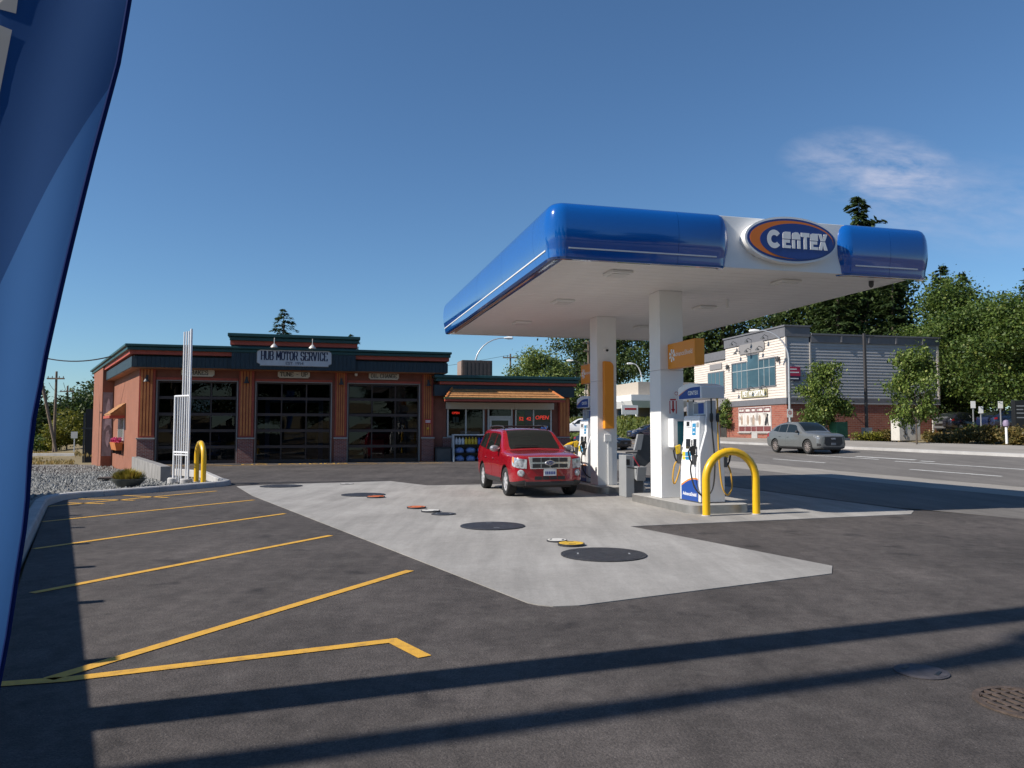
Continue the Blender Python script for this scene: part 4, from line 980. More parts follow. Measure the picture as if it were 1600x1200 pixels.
    hose([(0.10, -0.50, 2.10), (0.10, -0.50, 1.5), (0.11, -0.52, 0.8), (0.16, -0.54, 0.32), (0.29, -0.52, 0.16), (0.42, -0.46, 0.32), (0.42, -0.42, 0.6), (0.37, -0.40, 0.76)], HY)
    hose([(-0.05, 0.47, 2.10), (-0.10, 0.50, 1.4), (-0.22, 0.52, 0.7), (-0.36, 0.50, 0.34), (-0.44, 0.44, 0.45), (-0.42, 0.41, 0.7), (-0.37, 0.40, 0.80)], HY)
    hose([(0.08, 0.47, 2.10), (0.12, 0.50, 1.4), (0.2, 0.52, 0.6), (0.34, 0.48, 0.22), (0.42, 0.34, 0.36), (0.40, 0.27, 0.7), (0.36, 0.26, 0.80)], HB)
    for x_ in (-0.04, 0.10): MB().lathe([(0.03, 1.80), (0.035, 1.76), (0.035, 1.66), (0.02, 1.62)], 10, (x_, -0.50, 0)).build('breakaway', BLK, p)
    return p
pump = make_pump()
pump['label'] = 'white fuel pump beside the yellow hoop at the near island'
pump.location = CF.pt(3.62, 1.62, 0.178)
p2 = copy_tree(pump); p2['label'] = 'white fuel pump behind the red SUV at the far island'
p2.location = CF.pt(3.55, 7.95, 0.178)

# orange signs on the columns
def sign_box(u0, v0, v1, lab):
    t = thing('column_sign', lab, 'sign', CF, (u0, (v0 + v1) / 2, 2.97), 0, 'orange column signs')
    h = (v1 - v0) / 2
    MB().box(-0.11, 0.11, -h, h, 0, 0.54).build('sign_box', ORG, t, bevel=0.012)
    for s_ in (-1, 1):
        text('lettering', 'AdvanceShield', WHT, t, 0.145, (s_ * 0.112, 0.10 * s_, 0.29), (R(90), 0, R(90 * s_)), ext=0.0, sx=1.0)
        e = MB()
        for k in range(7):
            a = R(20 + k * 53); c_, q = math.cos(a), math.sin(a); y0 = (h - 0.22) * (1 if s_ < 0 else -1)
            P = [(0.035, -0.012), (0.13, -0.035), (0.15, 0.0), (0.13, 0.035), (0.035, 0.012)]
            e.add([(s_ * 0.1125, y0 + (x * c_ - y * q), 0.28 + (x * q + y * c_)) for x, y in P], [(0, 1, 2, 3, 4)])
        e.build('sun_emblem', WHT, t, fix=False)
    return t
sign_box(3.42, 1.27, 2.498, 'orange box sign lettered AdvanceShield above the near pump')
sign_box(3.44, 7.002, 8.2, 'orange box sign above the far pump, half hidden by the far column')
t = thing('column_sign', 'tall narrow orange sign with curved top on the far column', 'sign', CF, (3.45, 6.448, 1.68))
MB().prism([(-0.13, 0), (0.13, 0), (0.13, 1.66), (0.10, 1.74), (0.03, 1.79), (-0.13, 1.80)], -0.16, 0, 'y').build('sign_box', ORG, t, bevel=0.01)
t = thing('column_camera', 'round black camera high on the far column', 'camera', CF, (3.44, 6.448, 3.78))
MB().lathe([(0.09, 0), (0.085, -0.03), (0.05, -0.04)], 16, axis='y').build('mount', CWH, t); MB().lathe([(0.035, -0.041), (0.03, -0.08), (0.0, -0.085)], 12, axis='y').build('lens', BLK, t)
t = thing('junction_box', 'white electrical box below the tall orange sign', 'box', CF, (3.46, 6.448, 1.33))
boxp('cover', CWH, t, -0.1, 0.1, -0.03, 0, 0, 0.2, bevel=0.01); MB().tube([(0, -0.02, 0), (0, -0.02, -1.15)], 0.012, 6).build('conduit', CWH, t)
t = thing('extinguisher_sign', 'red arrow fire extinguisher sign on the near column', 'sign', CF, (3.42, 2.498, 1.98))
boxp('plate', WHT, t, -0.09, 0.09, -0.006, 0, 0, 0.36)
flat(t, 'arrow', [(-0.02, 0.3), (-0.02, 0.12), (-0.05, 0.12), (0.0, 0.03), (0.05, 0.12), (0.02, 0.12), (0.02, 0.3)], RED, -0.008)
boxp('header', RED, t, -0.07, 0.07, -0.0085, -0.0062, 0.31, 0.34); boxp('edge', RED, t, -0.085, -0.065, -0.0085, -0.0062, 0.02, 0.30); boxp('edge', RED, t, 0.065, 0.085, -0.0085, -0.0062, 0.02, 0.30)
t = thing('smoking_sign', 'small white notice above the red arrow sign', 'sign', CF, (3.50, 2.498, 2.37))
boxp('plate', WHT, t, -0.05, 0.05, -0.006, 0, 0, 0.14); MB().lathe([(0.03, -0.007), (0.04, -0.007)], 14, (0, 0, 0.07), 'y', cap=False).build('ring', RED, t, fix=False)
t = thing('pay_terminal', 'white pay terminal with teal screen on the near column', 'terminal', CF, (3.50, 2.498, 1.27))
boxp('housing', PWH, t, -0.20, 0.22, -0.24, 0, 0, 0.62, bevel=0.012); boxp('screen', TEALS, t, -0.10, 0.19, -0.2425, -0.2402, 0.04, 0.56)
t = thing('fire_extinguisher', 'red fire extinguisher behind the near pump on the column', 'extinguisher', CF, (3.70, 2.36, 1.2))
MB().lathe([(0.0, 0), (0.06, 0.01), (0.065, 0.05), (0.065, 0.36), (0.03, 0.43), (0.03, 0.48)], 12).build('cylinder', RED, t, smooth=True); MB().tube([(0, 0, 0.48), (0.02, -0.05, 0.5), (0.05, -0.1, 0.46)], 0.012, 6).build('lever', BLK, t)

# yellow hoops
def hoop(lab, loc, rot, fr=CF, w=1.07, h=1.22, r=0.075):
    t = thing('hoop_bollard', lab, 'bollard', fr, loc, rot, 'yellow hoop bollards')
    rr = w / 2; pts = [(-rr, 0, 0), (-rr, 0, (h - rr) * 0.5), (-rr, 0, h - rr)] + [(-rr * math.cos(math.pi * i / 14), 0, h - rr + rr * math.sin(math.pi * i / 14)) for i in range(1, 14)] + [(rr, 0, h - rr), (rr, 0, (h - rr) * 0.5), (rr, 0, 0)]
    MB().tube(pts, r, 14).build('hoop', YELP, t, smooth=True)
    for x in (-rr, rr): MB().lathe([(r + 0.02, 0.0), (r + 0.018, 0.014), (r + 0.001, 0.016)], 14, (x, 0, 0.0)).build('base_grout', KERBM, t)
    return t
hoop('yellow steel hoop standing in front of the near pump', (3.635, 0.50, 0.009), 0)
hoop('yellow steel hoop behind the red SUV at the far island end', (3.6, 9.45, 0.009), 0)
hoop('yellow steel hoop beside the tall white frame at the gravel', (-9.36, 23.15, 0.06), 124, W0, 0.95, 1.2)

# windshield service unit between the islands
t = thing('service_bin', 'grey windshield washing unit and bin between the two islands', 'bin', CF, (3.30, 4.62, 0.009))
boxp('bin_body', GRYP, t, -0.10, 0.12, 0.0, 0.45, 0, 1.02, bevel=0.015); boxp('flap', BLK, t, -0.09, 0.0, -0.006, -0.001, 0.78, 0.92)
boxp('pedestal', GRYC, t, 0.125, 0.36, 0.02, 0.42, 0, 0.62, bevel=0.012)
MB().hexa([(0.13, -0.12, 0.40), (0.36, -0.12, 0.40), (0.36, 0.06, 0.46), (0.13, 0.06, 0.46), (0.10, -0.24, 0.74), (0.34, -0.24, 0.74), (0.36, 0.12, 0.76), (0.13, 0.12, 0.76)]).build('washer_bucket', GRYP, t, bevel=0.012)
MB().prism([(0.20, 0.6), (0.34, 0.6), (0.64, 0.85), (0.66, 1.5), (0.40, 1.52), (0.30, 1.12), (0.24, 1.0)], 0.2, 0.42, 'y').build('towel_tower', GRYC, t, bevel=0.012)
MB().prism([(0.18, 1.14), (0.36, 1.14), (0.44, 1.53), (0.28, 1.53)], 0.12, 0.199, 'y').build('towel_door', GRYP, t, bevel=0.01)
for x in (0.42, 0.68): boxp('leg', GRYP, t, x, x + 0.06, 0.22, 0.30, 0, 0.6 if x < 0.5 else 1.5)
boxp('leg_brace', GRYP, t, 0.481, 0.679, 0.24, 0.28, 0.10, 0.14)
MB().tube([(0.02, -0.18, 0.98), (0.22, -0.12, 0.72)], 0.016, 6).build('squeegee', mat('squeegee_red', (0.55, 0.04, 0.06), 0.4), t)
MB().tube([(-0.12, -0.12, 0.73), (0.14, -0.20, 0.70)], 0.014, 6).build('squeegee_blade', BLK, t)
MB().tube([(-0.08, 0.05, 1.08), (0.26, 0.1, 1.08)], 0.018, 6).build('grab_bar', GRYC, t)

# ---------------------------------------------------------------- oval canopy sign
t = thing('canopy_logo_sign', 'oval blue sign with orange crescent lettered CENTEX on canopy front', 'sign', CF, (4.56, -0.105, 5.24))
def ell(a, b, cx=0, cz=0, n=56): return [(cx + a * math.cos(2 * math.pi * i / n), cz + b * math.sin(2 * math.pi * i / n)) for i in range(n)]
MB().prism(ell(1.0, 0.445), -0.16, 0.0, 'y').build('rim', WHT, t, smooth=40)
SIGNB = mat('logo_blue', (0.012, 0.035, 0.20), 0.3, coat=0.3)
MB().prism(ell(0.955, 0.405), -0.166, -0.161, 'y').build('blue_face', SIGNB, t)
MB().prism(ell(0.90, 0.365), -0.171, -0.167, 'y').build('orange_crescent', mat('logo_orange', (0.70, 0.17, 0.012), 0.35), t)
MB().prism(ell(0.79, 0.34, 0.10, -0.024), -0.176, -0.172, 'y').build('blue_field', SIGNB, t)
def letters():
    H = 0.29; zs0, zs1 = 0.150, 0.163
    def rect(mb, a, b, z0, z1): mb.prism([(a, z0), (b, z0), (b, z1), (a, z1)], -0.184, -0.1765, 'y')
    x = -0.50
    mb = MB(); n = 18; outer = [(x + 0.155 + 0.155 * math.cos(R(38 + 284 * i / n)), 0.145 + 0.165 * math.sin(R(38 + 284 * i / n))) for i in range(n + 1)]
    inner = [(x + 0.16 + 0.07 * math.cos(R(42 + 276 * i / n)), 0.145 + 0.07 * math.sin(R(42 + 276 * i / n))) for i in range(n + 1)]
    mb.add([(p[0], -0.184, p[1]) for p in outer] + [(p[0], -0.184, p[1]) for p in inner], [(i, i + 1, n + 2 + i, n + 1 + i) for i in range(n)]); L_ = [mb]
    def cap(a, b, r0=0.05, r1=0.0):
        m = MB(); P = [(a, zs1), (b, zs1)]
        P += ([(b, H - r1), (b - r1, H)] if r1 else [(b, H)]) + ([(a + r0, H), (a + r0 * 0.3, H - r0 * 0.3), (a, H - r0)] if r0 else [(a, H)])
        m.prism(P, -0.184, -0.1765, 'y'); return m
    def E(a, w=0.17):
        m = cap(a, a + w); m.v = m.v
        m2 = MB(); rect(m2, a, a + 0.065, 0, zs0); rect(m2, a + 0.0652, a + w, 0, 0.05); rect(m2, a + 0.0652, a + w * 0.9, 0.095, zs0)
        m.add(m2.v, m2.f); m3 = MB(); return m
    L_.append(E(-0.16))
    m = cap(0.04, 0.22, 0.06, 0.05); rect(m, 0.04, 0.105, 0, zs0); rect(m, 0.155, 0.22, 0, zs0); L_.append(m)
    m = MB(); rect(m, 0.235, 0.42, 0.215, H); rect(m, 0.295, 0.36, 0, 0.2148); L_.append(m)
    L_.append(E(0.435))
    m = MB(); q = 0.615
    m.prism([(q, H), (q + 0.075, H), (q + 0.1, zs1 + 0.03), (q + 0.125, H), (q + 0.2, H), (q + 0.145, zs1), (q + 0.055, zs1)], -0.184, -0.1765, 'y')
    m.prism([(q, 0), (q + 0.075, 0), (q + 0.1, 0.09), (q + 0.125, 0), (q + 0.2, 0), (q + 0.145, zs0), (q + 0.055, zs0)], -0.184, -0.1765, 'y'); L_.append(m)
    for m in L_:
        o = m.build('letter', WHT, t); o.location = (-0.05, 0, -0.165); o.scale = (1.0, 1, 1.08)
letters()

# ================================================================ CARS  (x forward, y left, z up, origin on the ground)
CHR = mat('chrome', (0.78, 0.78, 0.79), 0.18, 0.7); TYRE = mat('tyre_rubber', (0.018, 0.018, 0.018), 0.85, var=0.2, scale=20)
CGL = mat('car_glass', (0.012, 0.016, 0.015), 0.03, spec=0.6); LENS = mat('headlamp_lens', (0.42, 0.44, 0.47), 0.06, 0.35, var=0.65, scale=14); AMB = mat('amber_lens', (0.75, 0.22, 0.03), 0.2)
RIMM = mat('alloy_rim', (0.62, 0.62, 0.63), 0.3, 0.35); RIMD = mat('dark_alloy_rim', (0.34, 0.30, 0.28), 0.35, 0.4); PLATE = mat('licence_plate', (0.55, 0.58, 0.62), 0.5); TRIMB = mat('car_black_trim', (0.022, 0.022, 0.024), 0.55)
LENSD = mat('dark_headlamp_lens', (0.22, 0.23, 0.25), 0.06, 0.2, var=0.5, scale=12)
TAILR = mat('tail_lamp', (0.30, 0.01, 0.01), 0.15)
def cub(xs_, ys_, x):
    """monotone cubic through (xs descending)"""
    n = len(xs_)
    if x >= xs_[0]: return ys_[0]
    if x <= xs_[-1]: return ys_[-1]
    for i in range(n - 1):
        if xs_[i] >= x >= xs_[i + 1]: break
    d = [(ys_[k + 1] - ys_[k]) / (xs_[k + 1] - xs_[k]) for k in range(n - 1)]
    def slope(k):
        if k == 0: return d[0]
        if k == n - 1: return d[-1]
        if d[k - 1] * d[k] <= 0: return 0.0
        return 2 * d[k - 1] * d[k] / (d[k - 1] + d[k])
    h = xs_[i + 1] - xs_[i]; t = (x - xs_[i]) / h
    return (ys_[i] * (2 * t ** 3 - 3 * t * t + 1) + slope(i) * h * (t ** 3 - 2 * t * t + t) + ys_[i + 1] * (-2 * t ** 3 + 3 * t * t) + slope(i + 1) * h * (t ** 3 - t * t))
class Body:
    """lofted half body: stations (x, [(y, z) * 9])"""
    def __init__(s, st): s.st = st; s.xs = [q[0] for q in st]; s.n = len(st[0][1]); s.cols = [([q[1][k][0] for q in st], [q[1][k][1] for q in st]) for k in range(s.n)]
    def sec(s, x): return [(cub(s.xs, a, x), cub(s.xs, b, x)) for a, b in s.cols]
    def S(s, x, t):
        P = s.sec(x); i = min(int(t), s.n - 2); f = t - i
        a, b, c_, d = P[max(i - 1, 0)], P[i], P[i + 1], P[min(i + 2, s.n - 1)]
        if i == s.n - 2: d = (-c_[0] + 0 if False else -b[0], b[1])
        def q(k):
            v = 0.5 * (2 * b[k] + (c_[k] - a[k]) * f + (2 * a[k] - 5 * b[k] + 4 * c_[k] - d[k]) * f * f + (3 * b[k] - a[k] - 3 * c_[k] + d[k]) * f ** 3)
            lin = b[k] + (c_[k] - b[k]) * f
            return lin * 0.45 + v * 0.55
        return Vector((x, max(0.0, q(0)), q(1)))
    def mesh(s, name, m, nx=64, sub=4):
        xs_ = []
        for a, b in zip(s.xs, s.xs[1:]):
            k = max(2, int(abs(a - b) / 0.075)); xs_ += [a + (b - a) * j / k for j in range(k)]
        xs_.append(s.xs[-1])
        ts = [i / sub for i in range((s.n - 1) * sub + 1)]
        bm = bmesh.new(); G = []
        for x in xs_:
            row = []
            P = [s.S(x, t) for t in ts]
            for p in P: row.append(bm.verts.new(p))
            for p in P[::-1]:
                if p.y > 1e-5: row.append(bm.verts.new((p.x, -p.y, p.z)))
            G.append(row)
        k = min(len(r) for r in G)
        for a, b in zip(G, G[1:]):
            L_ = len(a)
            for j in range(L_): bm.faces.new((a[j], a[(j + 1) % L_], b[(j + 1) % L_], b[j]))
        bm.faces.new(G[0]); bm.faces.new(G[-1][::-1])
        bmesh.ops.remove_doubles(bm, verts=bm.verts, dist=1e-5)
        bmesh.ops.recalc_face_normals(bm, faces=bm.faces)
        me = bpy.data.meshes.new(name); bm.to_mesh(me); bm.free(); me.materials.append(m)
        return me
    def pt(s, x, t, off, sd):
        e = 0.01; p = s.S(x, t)
        dx = s.S(x - e, t) - s.S(x + e, t); dt = s.S(x, min(t + 0.04, s.n - 1.0)) - s.S(x, max(t - 0.04, 0.0))
        n = dx.cross(dt)
        if n.length < 1e-9: n = Vector((0, 0, 1))
        n.normalize()
        if n.y < -0.02 or (abs(n.y) <= 0.02 and n.z < 0): n = -n
        p = p + n * off
        return (p.x, p.y * sd, p.z)
    def patch(s, name, m, parent, c, off=0.006, sd=1, nx=10, nt=6, label=None):
        """c = four (x, t) corners: front low, rear low, rear high, front high; sits proud of the body with a turned edge"""
        def fn(o_):
            def f(a, b):
                lo = (c[0][0] + (c[1][0] - c[0][0]) * a, c[0][1] + (c[1][1] - c[0][1]) * a); hi = (c[3][0] + (c[2][0] - c[3][0]) * a, c[3][1] + (c[2][1] - c[3][1]) * a)
                return s.pt(lo[0] + (hi[0] - lo[0]) * b, lo[1] + (hi[1] - lo[1]) * b, o_, sd)
            return f
        mb = MB().grid(fn(off), nx, nt)
        w = nt + 1; rim = [i * w for i in range(nx + 1)] + [nx * w + j for j in range(1, nt + 1)] + [i * w + nt for i in range(nx - 1, -1, -1)] + [j for j in range(nt - 1, 0, -1)]
        low = MB().grid(fn(-0.02), nx, nt).v; b0 = len(mb.v); mb.v += [low[i] for i in rim]; k = len(rim)
        mb.f += [(rim[i], rim[(i + 1) % k], b0 + (i + 1) % k, b0 + i) for i in range(k)]
        return mb.build(name, m, parent, smooth=35, label=label)
def wheel(car, x, y, r, w, rimm, spokes=6, rr=0.66):
    sd = 1 if y > 0 else -1
    o = MB().lathe([(0.0, -w * 0.35), (r * 0.5, -w * 0.35), (r * 0.62, -w * 0.3)], 20, axis='y').build('wheel', TRIMB, car)
    o.location = (x, y, r); o.rotation_euler = (0, 0, 0 if sd > 0 else math.pi)
    h = w / 2
    MB().lathe([(r * rr, -h * 0.9), (r * 0.92, -h), (r * 0.985, -h * 0.8), (r, -h * 0.4), (r, h * 0.4), (r * 0.985, h * 0.8), (r * 0.92, h), (r * (rr + 0.03), h * 0.95), (r * rr, h * 0.8)], 32, axis='y', cap=False).build('tyre', TYRE, o, smooth=40)
    rim = MB().lathe([(r * rr, -h * 0.8), (r * rr, h * 0.78), (r * (rr - 0.04), h * 0.80), (r * (rr - 0.07), h * 0.5), (r * (rr - 0.06), -h * 0.6)], 32, axis='y', cap=False)
    rm = rim.build('rim', rimm, o, smooth=40)
    for k in range(spokes):
        a = 2 * math.pi * k / spokes + 0.3; ca, sa = math.cos(a), math.sin(a); R1, wd = r * (rr - 0.03), r * 0.075 * 6 / max(6, spokes)
        P = []
        for yy in (h * 0.35, h * 0.72):
            for rad, ww in ((r * 0.08, wd * 0.9), (R1, wd * 1.25)):
                for q in (-1, 1): P.append((rad * ca - q * ww * sa, yy + (0.02 if rad < r * 0.2 else 0), rad * sa + q * ww * ca))
        p8 = [P[0], P[2], P[3], P[1], P[4], P[6], P[7], P[5]]
        MB().hexa(p8).build('spoke', rimm, o, bevel=0.006)
    MB().lathe([(r * 0.17, h * 0.4), (r * 0.17, h * 0.78), (r * 0.1, h * 0.86), (0, h * 0.87)], 16, axis='y').build('hub_cap', rimm, o, smooth=True)
    return o
def car_base(name, label, cat, body, paint, axles, wr, ww, track, rimm, spokes, arch=None, group=None):
    c_ = thing(name, label, cat, group=group)
    me = body.mesh('body', paint)
    o = inst('body', me, c_)
    arch = arch or wr + 0.05
    cut = MB()
    for ax in axles:
        for sd in (-1, 1):
            cut.lathe([(arch, -0.26), (arch, 0.26)], 36, (ax, sd * (track / 2 + 0.02), wr + 0.01), 'y')
    cm = cut.mesh('cutter', TRIMB); co = inst('cutter', cm)
    md = o.modifiers.new('arch', 'BOOLEAN'); md.operation = 'DIFFERENCE'; md.object = co; md.solver = 'EXACT'
    try: md.material_mode = 'TRANSFER'
    except Exception: pass
    dg = bpy.context.evaluated_depsgraph_get(); nm = bpy.data.meshes.new_from_object(o.evaluated_get(dg))
    o.modifiers.clear(); o.data = nm; bpy.data.objects.remove(co)
    nm.shade_smooth(); nm.set_sharp_from_angle(angle=R(32))
    for ax in axles:
        for sd in (-1, 1): wheel(c_, ax, sd * track / 2, wr, ww, rimm, spokes)
    return c_

def sec(w, zb, zs, zm, zbelt, zgt, zre, zc, wr_, wb=None, flare=0.0, wg=None):
    """half section: bottom centre, bottom edge, rocker, mid, belt, glass top, roof edge, roof mid, roof centre"""
    wb = wb or w
    return [(0.0, zb), (w * 0.86, zb), (w * 0.985, zs), (w + flare, zm), (wb, zbelt), (wg or wr_ + 0.05, zgt), (wr_ - 0.02, zre), (wr_ * 0.55, zc - 0.012), (0.0, zc)]
# ---- red SUV, upright two box
RP = mat('red_car_paint', (0.285, 0.004, 0.012), 0.22, coat=1.0, spec=0.5, var=0.03)
eb = Body([
 (2.20, sec(0.56, 0.36, 0.46, 0.70, 0.93, 0.955, 0.965, 0.985, 0.48, 0.54)),
 (2.175, sec(0.68, 0.33, 0.45, 0.70, 0.94, 0.97, 0.98, 1.0, 0.56, 0.66)),
 (2.12, sec(0.785, 0.31, 0.43, 0.70, 0.955, 0.99, 1.0, 1.02, 0.64, 0.765)),
 (2.03, sec(0.855, 0.29, 0.42, 0.70, 0.968, 1.01, 1.022, 1.04, 0.69, 0.825)),
 (1.85, sec(0.895, 0.28, 0.40, 0.70, 0.985, 1.035, 1.05, 1.07, 0.72, 0.86)),
 (1.35, sec(0.91, 0.27, 0.40, 0.72, 1.005, 1.075, 1.09, 1.115, 0.74, 0.88)),
 (0.98, sec(0.905, 0.27, 0.38, 0.72, 1.02, 1.09, 1.115, 1.145, 0.76, 0.885)),
 (0.86, sec(0.905, 0.27, 0.38, 0.72, 1.03, 1.14, 1.18, 1.22, 0.78, 0.885, wg=0.85)),
 (0.60, sec(0.905, 0.27, 0.38, 0.72, 1.035, 1.31, 1.36, 1.40, 0.73, 0.885, wg=0.795)),
 (0.28, sec(0.905, 0.27, 0.38, 0.72, 1.04, 1.515, 1.575, 1.61, 0.67, 0.885, wg=0.725)),
 (0.12, sec(0.905, 0.27, 0.38, 0.72, 1.045, 1.555, 1.625, 1.655, 0.65, 0.885, wg=0.71)),
 (-0.40, sec(0.905, 0.27, 0.38, 0.72, 1.055, 1.58, 1.655, 1.69, 0.64, 0.885, wg=0.705)),
 (-1.20, sec(0.91, 0.27, 0.40, 0.73, 1.075, 1.58, 1.66, 1.695, 0.635, 0.885, wg=0.705)),
 (-1.75, sec(0.90, 0.29, 0.42, 0.74, 1.09, 1.56, 1.65, 1.685, 0.63, 0.875, wg=0.70)),
 (-1.95, sec(0.885, 0.32, 0.46, 0.75, 1.10, 1.52, 1.625, 1.66, 0.62, 0.86, wg=0.69)),
 (-2.10, sec(0.85, 0.36, 0.5, 0.76, 1.10, 1.34, 1.40, 1.43, 0.66, 0.83, wg=0.73)),
 (-2.19, sec(0.78, 0.42, 0.55, 0.78, 1.05, 1.08, 1.09, 1.10, 0.70, 0.77, wg=0.74))])
suv = car_base('suv', 'red four door SUV with chrome grille refuelling beside the far pump', 'SUV', eb, RP, (1.31, -1.31), 0.355, 0.235, 1.56, RIMM, 6, 0.415)
eb.patch('windscreen', CGL, suv, ((0.93, 6.35), (0.20, 6.2), (0.20, 8.0), (0.93, 8.0)), 0.006, 1); eb.patch('windscreen', CGL, suv, ((0.93, 6.35), (0.20, 6.2), (0.20, 8.0), (0.93, 8.0)), 0.006, -1)
for sd in (-1, 1):
    # doors with handles, then side glass
    for a, b in ((0.80, -0.10), (-0.13, -0.95)):
        d = eb.patch('door', RP, suv, ((a, 2.25), (b, 2.25), (b, 3.9), (a, 3.9)), 0.003, sd)
        hx = b + 0.14; p = eb.pt(hx, 3.55, 0.03, sd)
        MB().tube([(p[0] - 0.09, p[1] - 0.02 * sd, p[2]), (p[0] - 0.05, p[1], p[2]), (p[0] + 0.05, p[1], p[2]), (p[0] + 0.09, p[1] - 0.02 * sd, p[2])], 0.014, 6).build('handle', RP, d, smooth=True)
    eb.patch('side_window', CGL, suv, ((0.66, 4.1), (-0.09, 4.1), (-0.09, 4.93), (0.34, 4.90)), 0.005, sd)
    eb.patch('side_window', CGL, suv, ((-0.15, 4.1), (-0.93, 4.1), (-0.93, 4.93), (-0.15, 4.93)), 0.005, sd)
    eb.patch('side_window', CGL, suv, ((-1.05, 4.12), (-1.83, 4.22), (-1.70, 4.9), (-1.05, 4.93)), 0.005, sd)
    eb.patch('rocker_panel', TRIMB, suv, ((0.86, 1.2), (-0.86, 1.2), (-0.86, 2.15), (0.86, 2.15)), 0.012, sd)
    hl = eb.patch('headlight', LENS, suv, ((2.196, 3.02), (1.96, 3.25), (1.90, 4.03), (2.194, 3.97)), 0.008, sd)
    eb.patch('turn_lamp', AMB, hl, ((2.02, 3.5), (1.965, 3.55), (1.915, 4.02), (1.99, 4.0)), 0.012, sd, 4, 4)
    p = eb.pt(0.62, 4.15, 0.10, sd)
    mr = MB().lathe([(0.0, -0.075), (0.07, -0.07), (0.1, -0.03), (0.1, 0.03), (0.06, 0.07), (0.0, 0.075)], 14, axis='x').build('mirror', mat('mirror_silver', (0.40, 0.38, 0.40), 0.3, 0.6), suv, smooth=True)
    mr.location = (p[0], p[1] + 0.03 * sd, p[2] + 0.06); mr.scale = (0.9, 1.25, 0.85)
    MB().box(p[0] - 0.03, p[0] + 0.03, min(p[1] - 0.12 * sd, p[1]), max(p[1] - 0.12 * sd, p[1]), p[2] - 0.02, p[2] + 0.03).build('mirror_arm', TRIMB, suv)
    rl = MB().tube([(0.05, sd * 0.60, 1.66), (-0.05, sd * 0.60, 1.73), (-0.8, sd * 0.59, 1.755), (-1.55, sd * 0.585, 1.735), (-1.68, sd * 0.58, 1.68)], 0.02, 8).build('roof_rail', TRIMB, suv, smooth=True)
    fl = MB().lathe([(0.0, 0.04), (0.06, 0.038), (0.07, 0.02), (0.085, 0.01), (0.085, -0.03)], 16, axis='x').build('fog_lamp', LENS, suv, smooth=True); fl.location = (2.155, sd * 0.71, 0.60); fl.rotation_euler = (0, 0, R(32 * sd))
for x in (-0.25, -1.2): MB().tube([(x, -0.6, 1.735), (x, 0.6, 1.735)], 0.02, 6).build('roof_bar', TRIMB, suv)
# grille
gr = MB().hexa([(2.17, -0.49, 0.70), (2.225, -0.49, 0.70), (2.225, 0.49, 0.70), (2.17, 0.49, 0.70), (2.15, -0.53, 0.985), (2.215, -0.53, 0.985), (2.215, 0.53, 0.985), (2.15, 0.53, 0.985)]).build('grille', CHR, suv, bevel=0.01)
for z0, z1 in ((0.725, 0.82), (0.865, 0.965)):
    for a, b in ((-0.44, -0.235), (-0.215, -0.01), (0.01, 0.215), (0.235, 0.44)): MB().hexa([(2.2, a, z0), (2.232, a, z0), (2.232, b, z0), (2.2, b, z0), (2.2, a, z1), (2.226, a, z1), (2.226, b, z1), (2.2, b, z1)]).build('grille_mesh', TRIMB, gr)
e = MB().lathe([(0.0, 0.022), (0.085, 0.018), (0.1, 0.0)], 24, (2.228, 0, 0), 'x').build('emblem', CHR, gr, smooth=True); e.location = (0, 0, 0.842); e.scale = (1, 1.35, 0.62)
e = MB().lathe([(0.0, 0.026), (0.075, 0.021)], 24, (2.228, 0, 0), 'x').build('emblem_field', mat('emblem_blue', (0.01, 0.02, 0.12), 0.2), gr); e.location = (0, 0, 0.842); e.scale = (1.001, 1.35, 0.6)
text('emblem_script', 'Ford', CHR, gr, 0.085, (2.256, 0, 0.842), (R(90), 0, R(90)), ext=0.001, shear=0.3)
boxp('number_plate', PLATE, suv, 2.205, 2.235, -0.155, 0.155, 0.535, 0.695)
for k in range(6): boxp('plate_mark', mat('plate_blue', (0.03, 0.06, 0.25), 0.5), suv, 2.2351, 2.2365, -0.125 + k * 0.044, -0.095 + k * 0.044, 0.57, 0.64)
for a, b in ((-0.38, -0.20), (-0.18, -0.01), (0.01, 0.18), (0.20, 0.38)): boxp('lower_intake', TRIMB, suv, 2.19, 2.206, a, b, 0.44, 0.52)
for sd in (-1, 1): eb.patch('bumper_valance', TRIMB, suv, ((2.185, 0.9), (1.78, 0.9), (1.78, 1.85), (2.185, 1.85)), 0.012, sd)
boxp('bumper_lip', TRIMB, suv, 2.10, 2.215, -0.62, 0.62, 0.30, 0.40, bevel=0.02)
for sd in (-1, 1): eb.patch('tail_lamp', TAILR, suv, ((-1.98, 3.2), (-2.12, 3.2), (-2.08, 4.2), (-1.98, 4.2)), 0.006, sd, 5, 5)
boxp('underbody', TRIMB, suv, -2.0, 2.0, -0.60, 0.60, 0.24, 0.40)
eb.patch('rear_window', CGL, suv, ((-1.99, 6.2), (-2.13, 6.3), (-2.13, 8.0), (-1.99, 8.0)), 0.006, 1, 5, 5); eb.patch('rear_window', CGL, suv, ((-1.99, 6.2), (-2.13, 6.3), (-2.13, 8.0), (-1.99, 8.0)), 0.006, -1, 5, 5)
boxp('wiper', TRIMB, suv, 0.90, 0.93, -0.55, 0.1, 1.225, 1.24)
# nose points to -v of the canopy frame
suv.location = CF.pt(1.36, 7.13, 0.009); suv.rotation_euler = (0, 0, CF.a + R(-90))

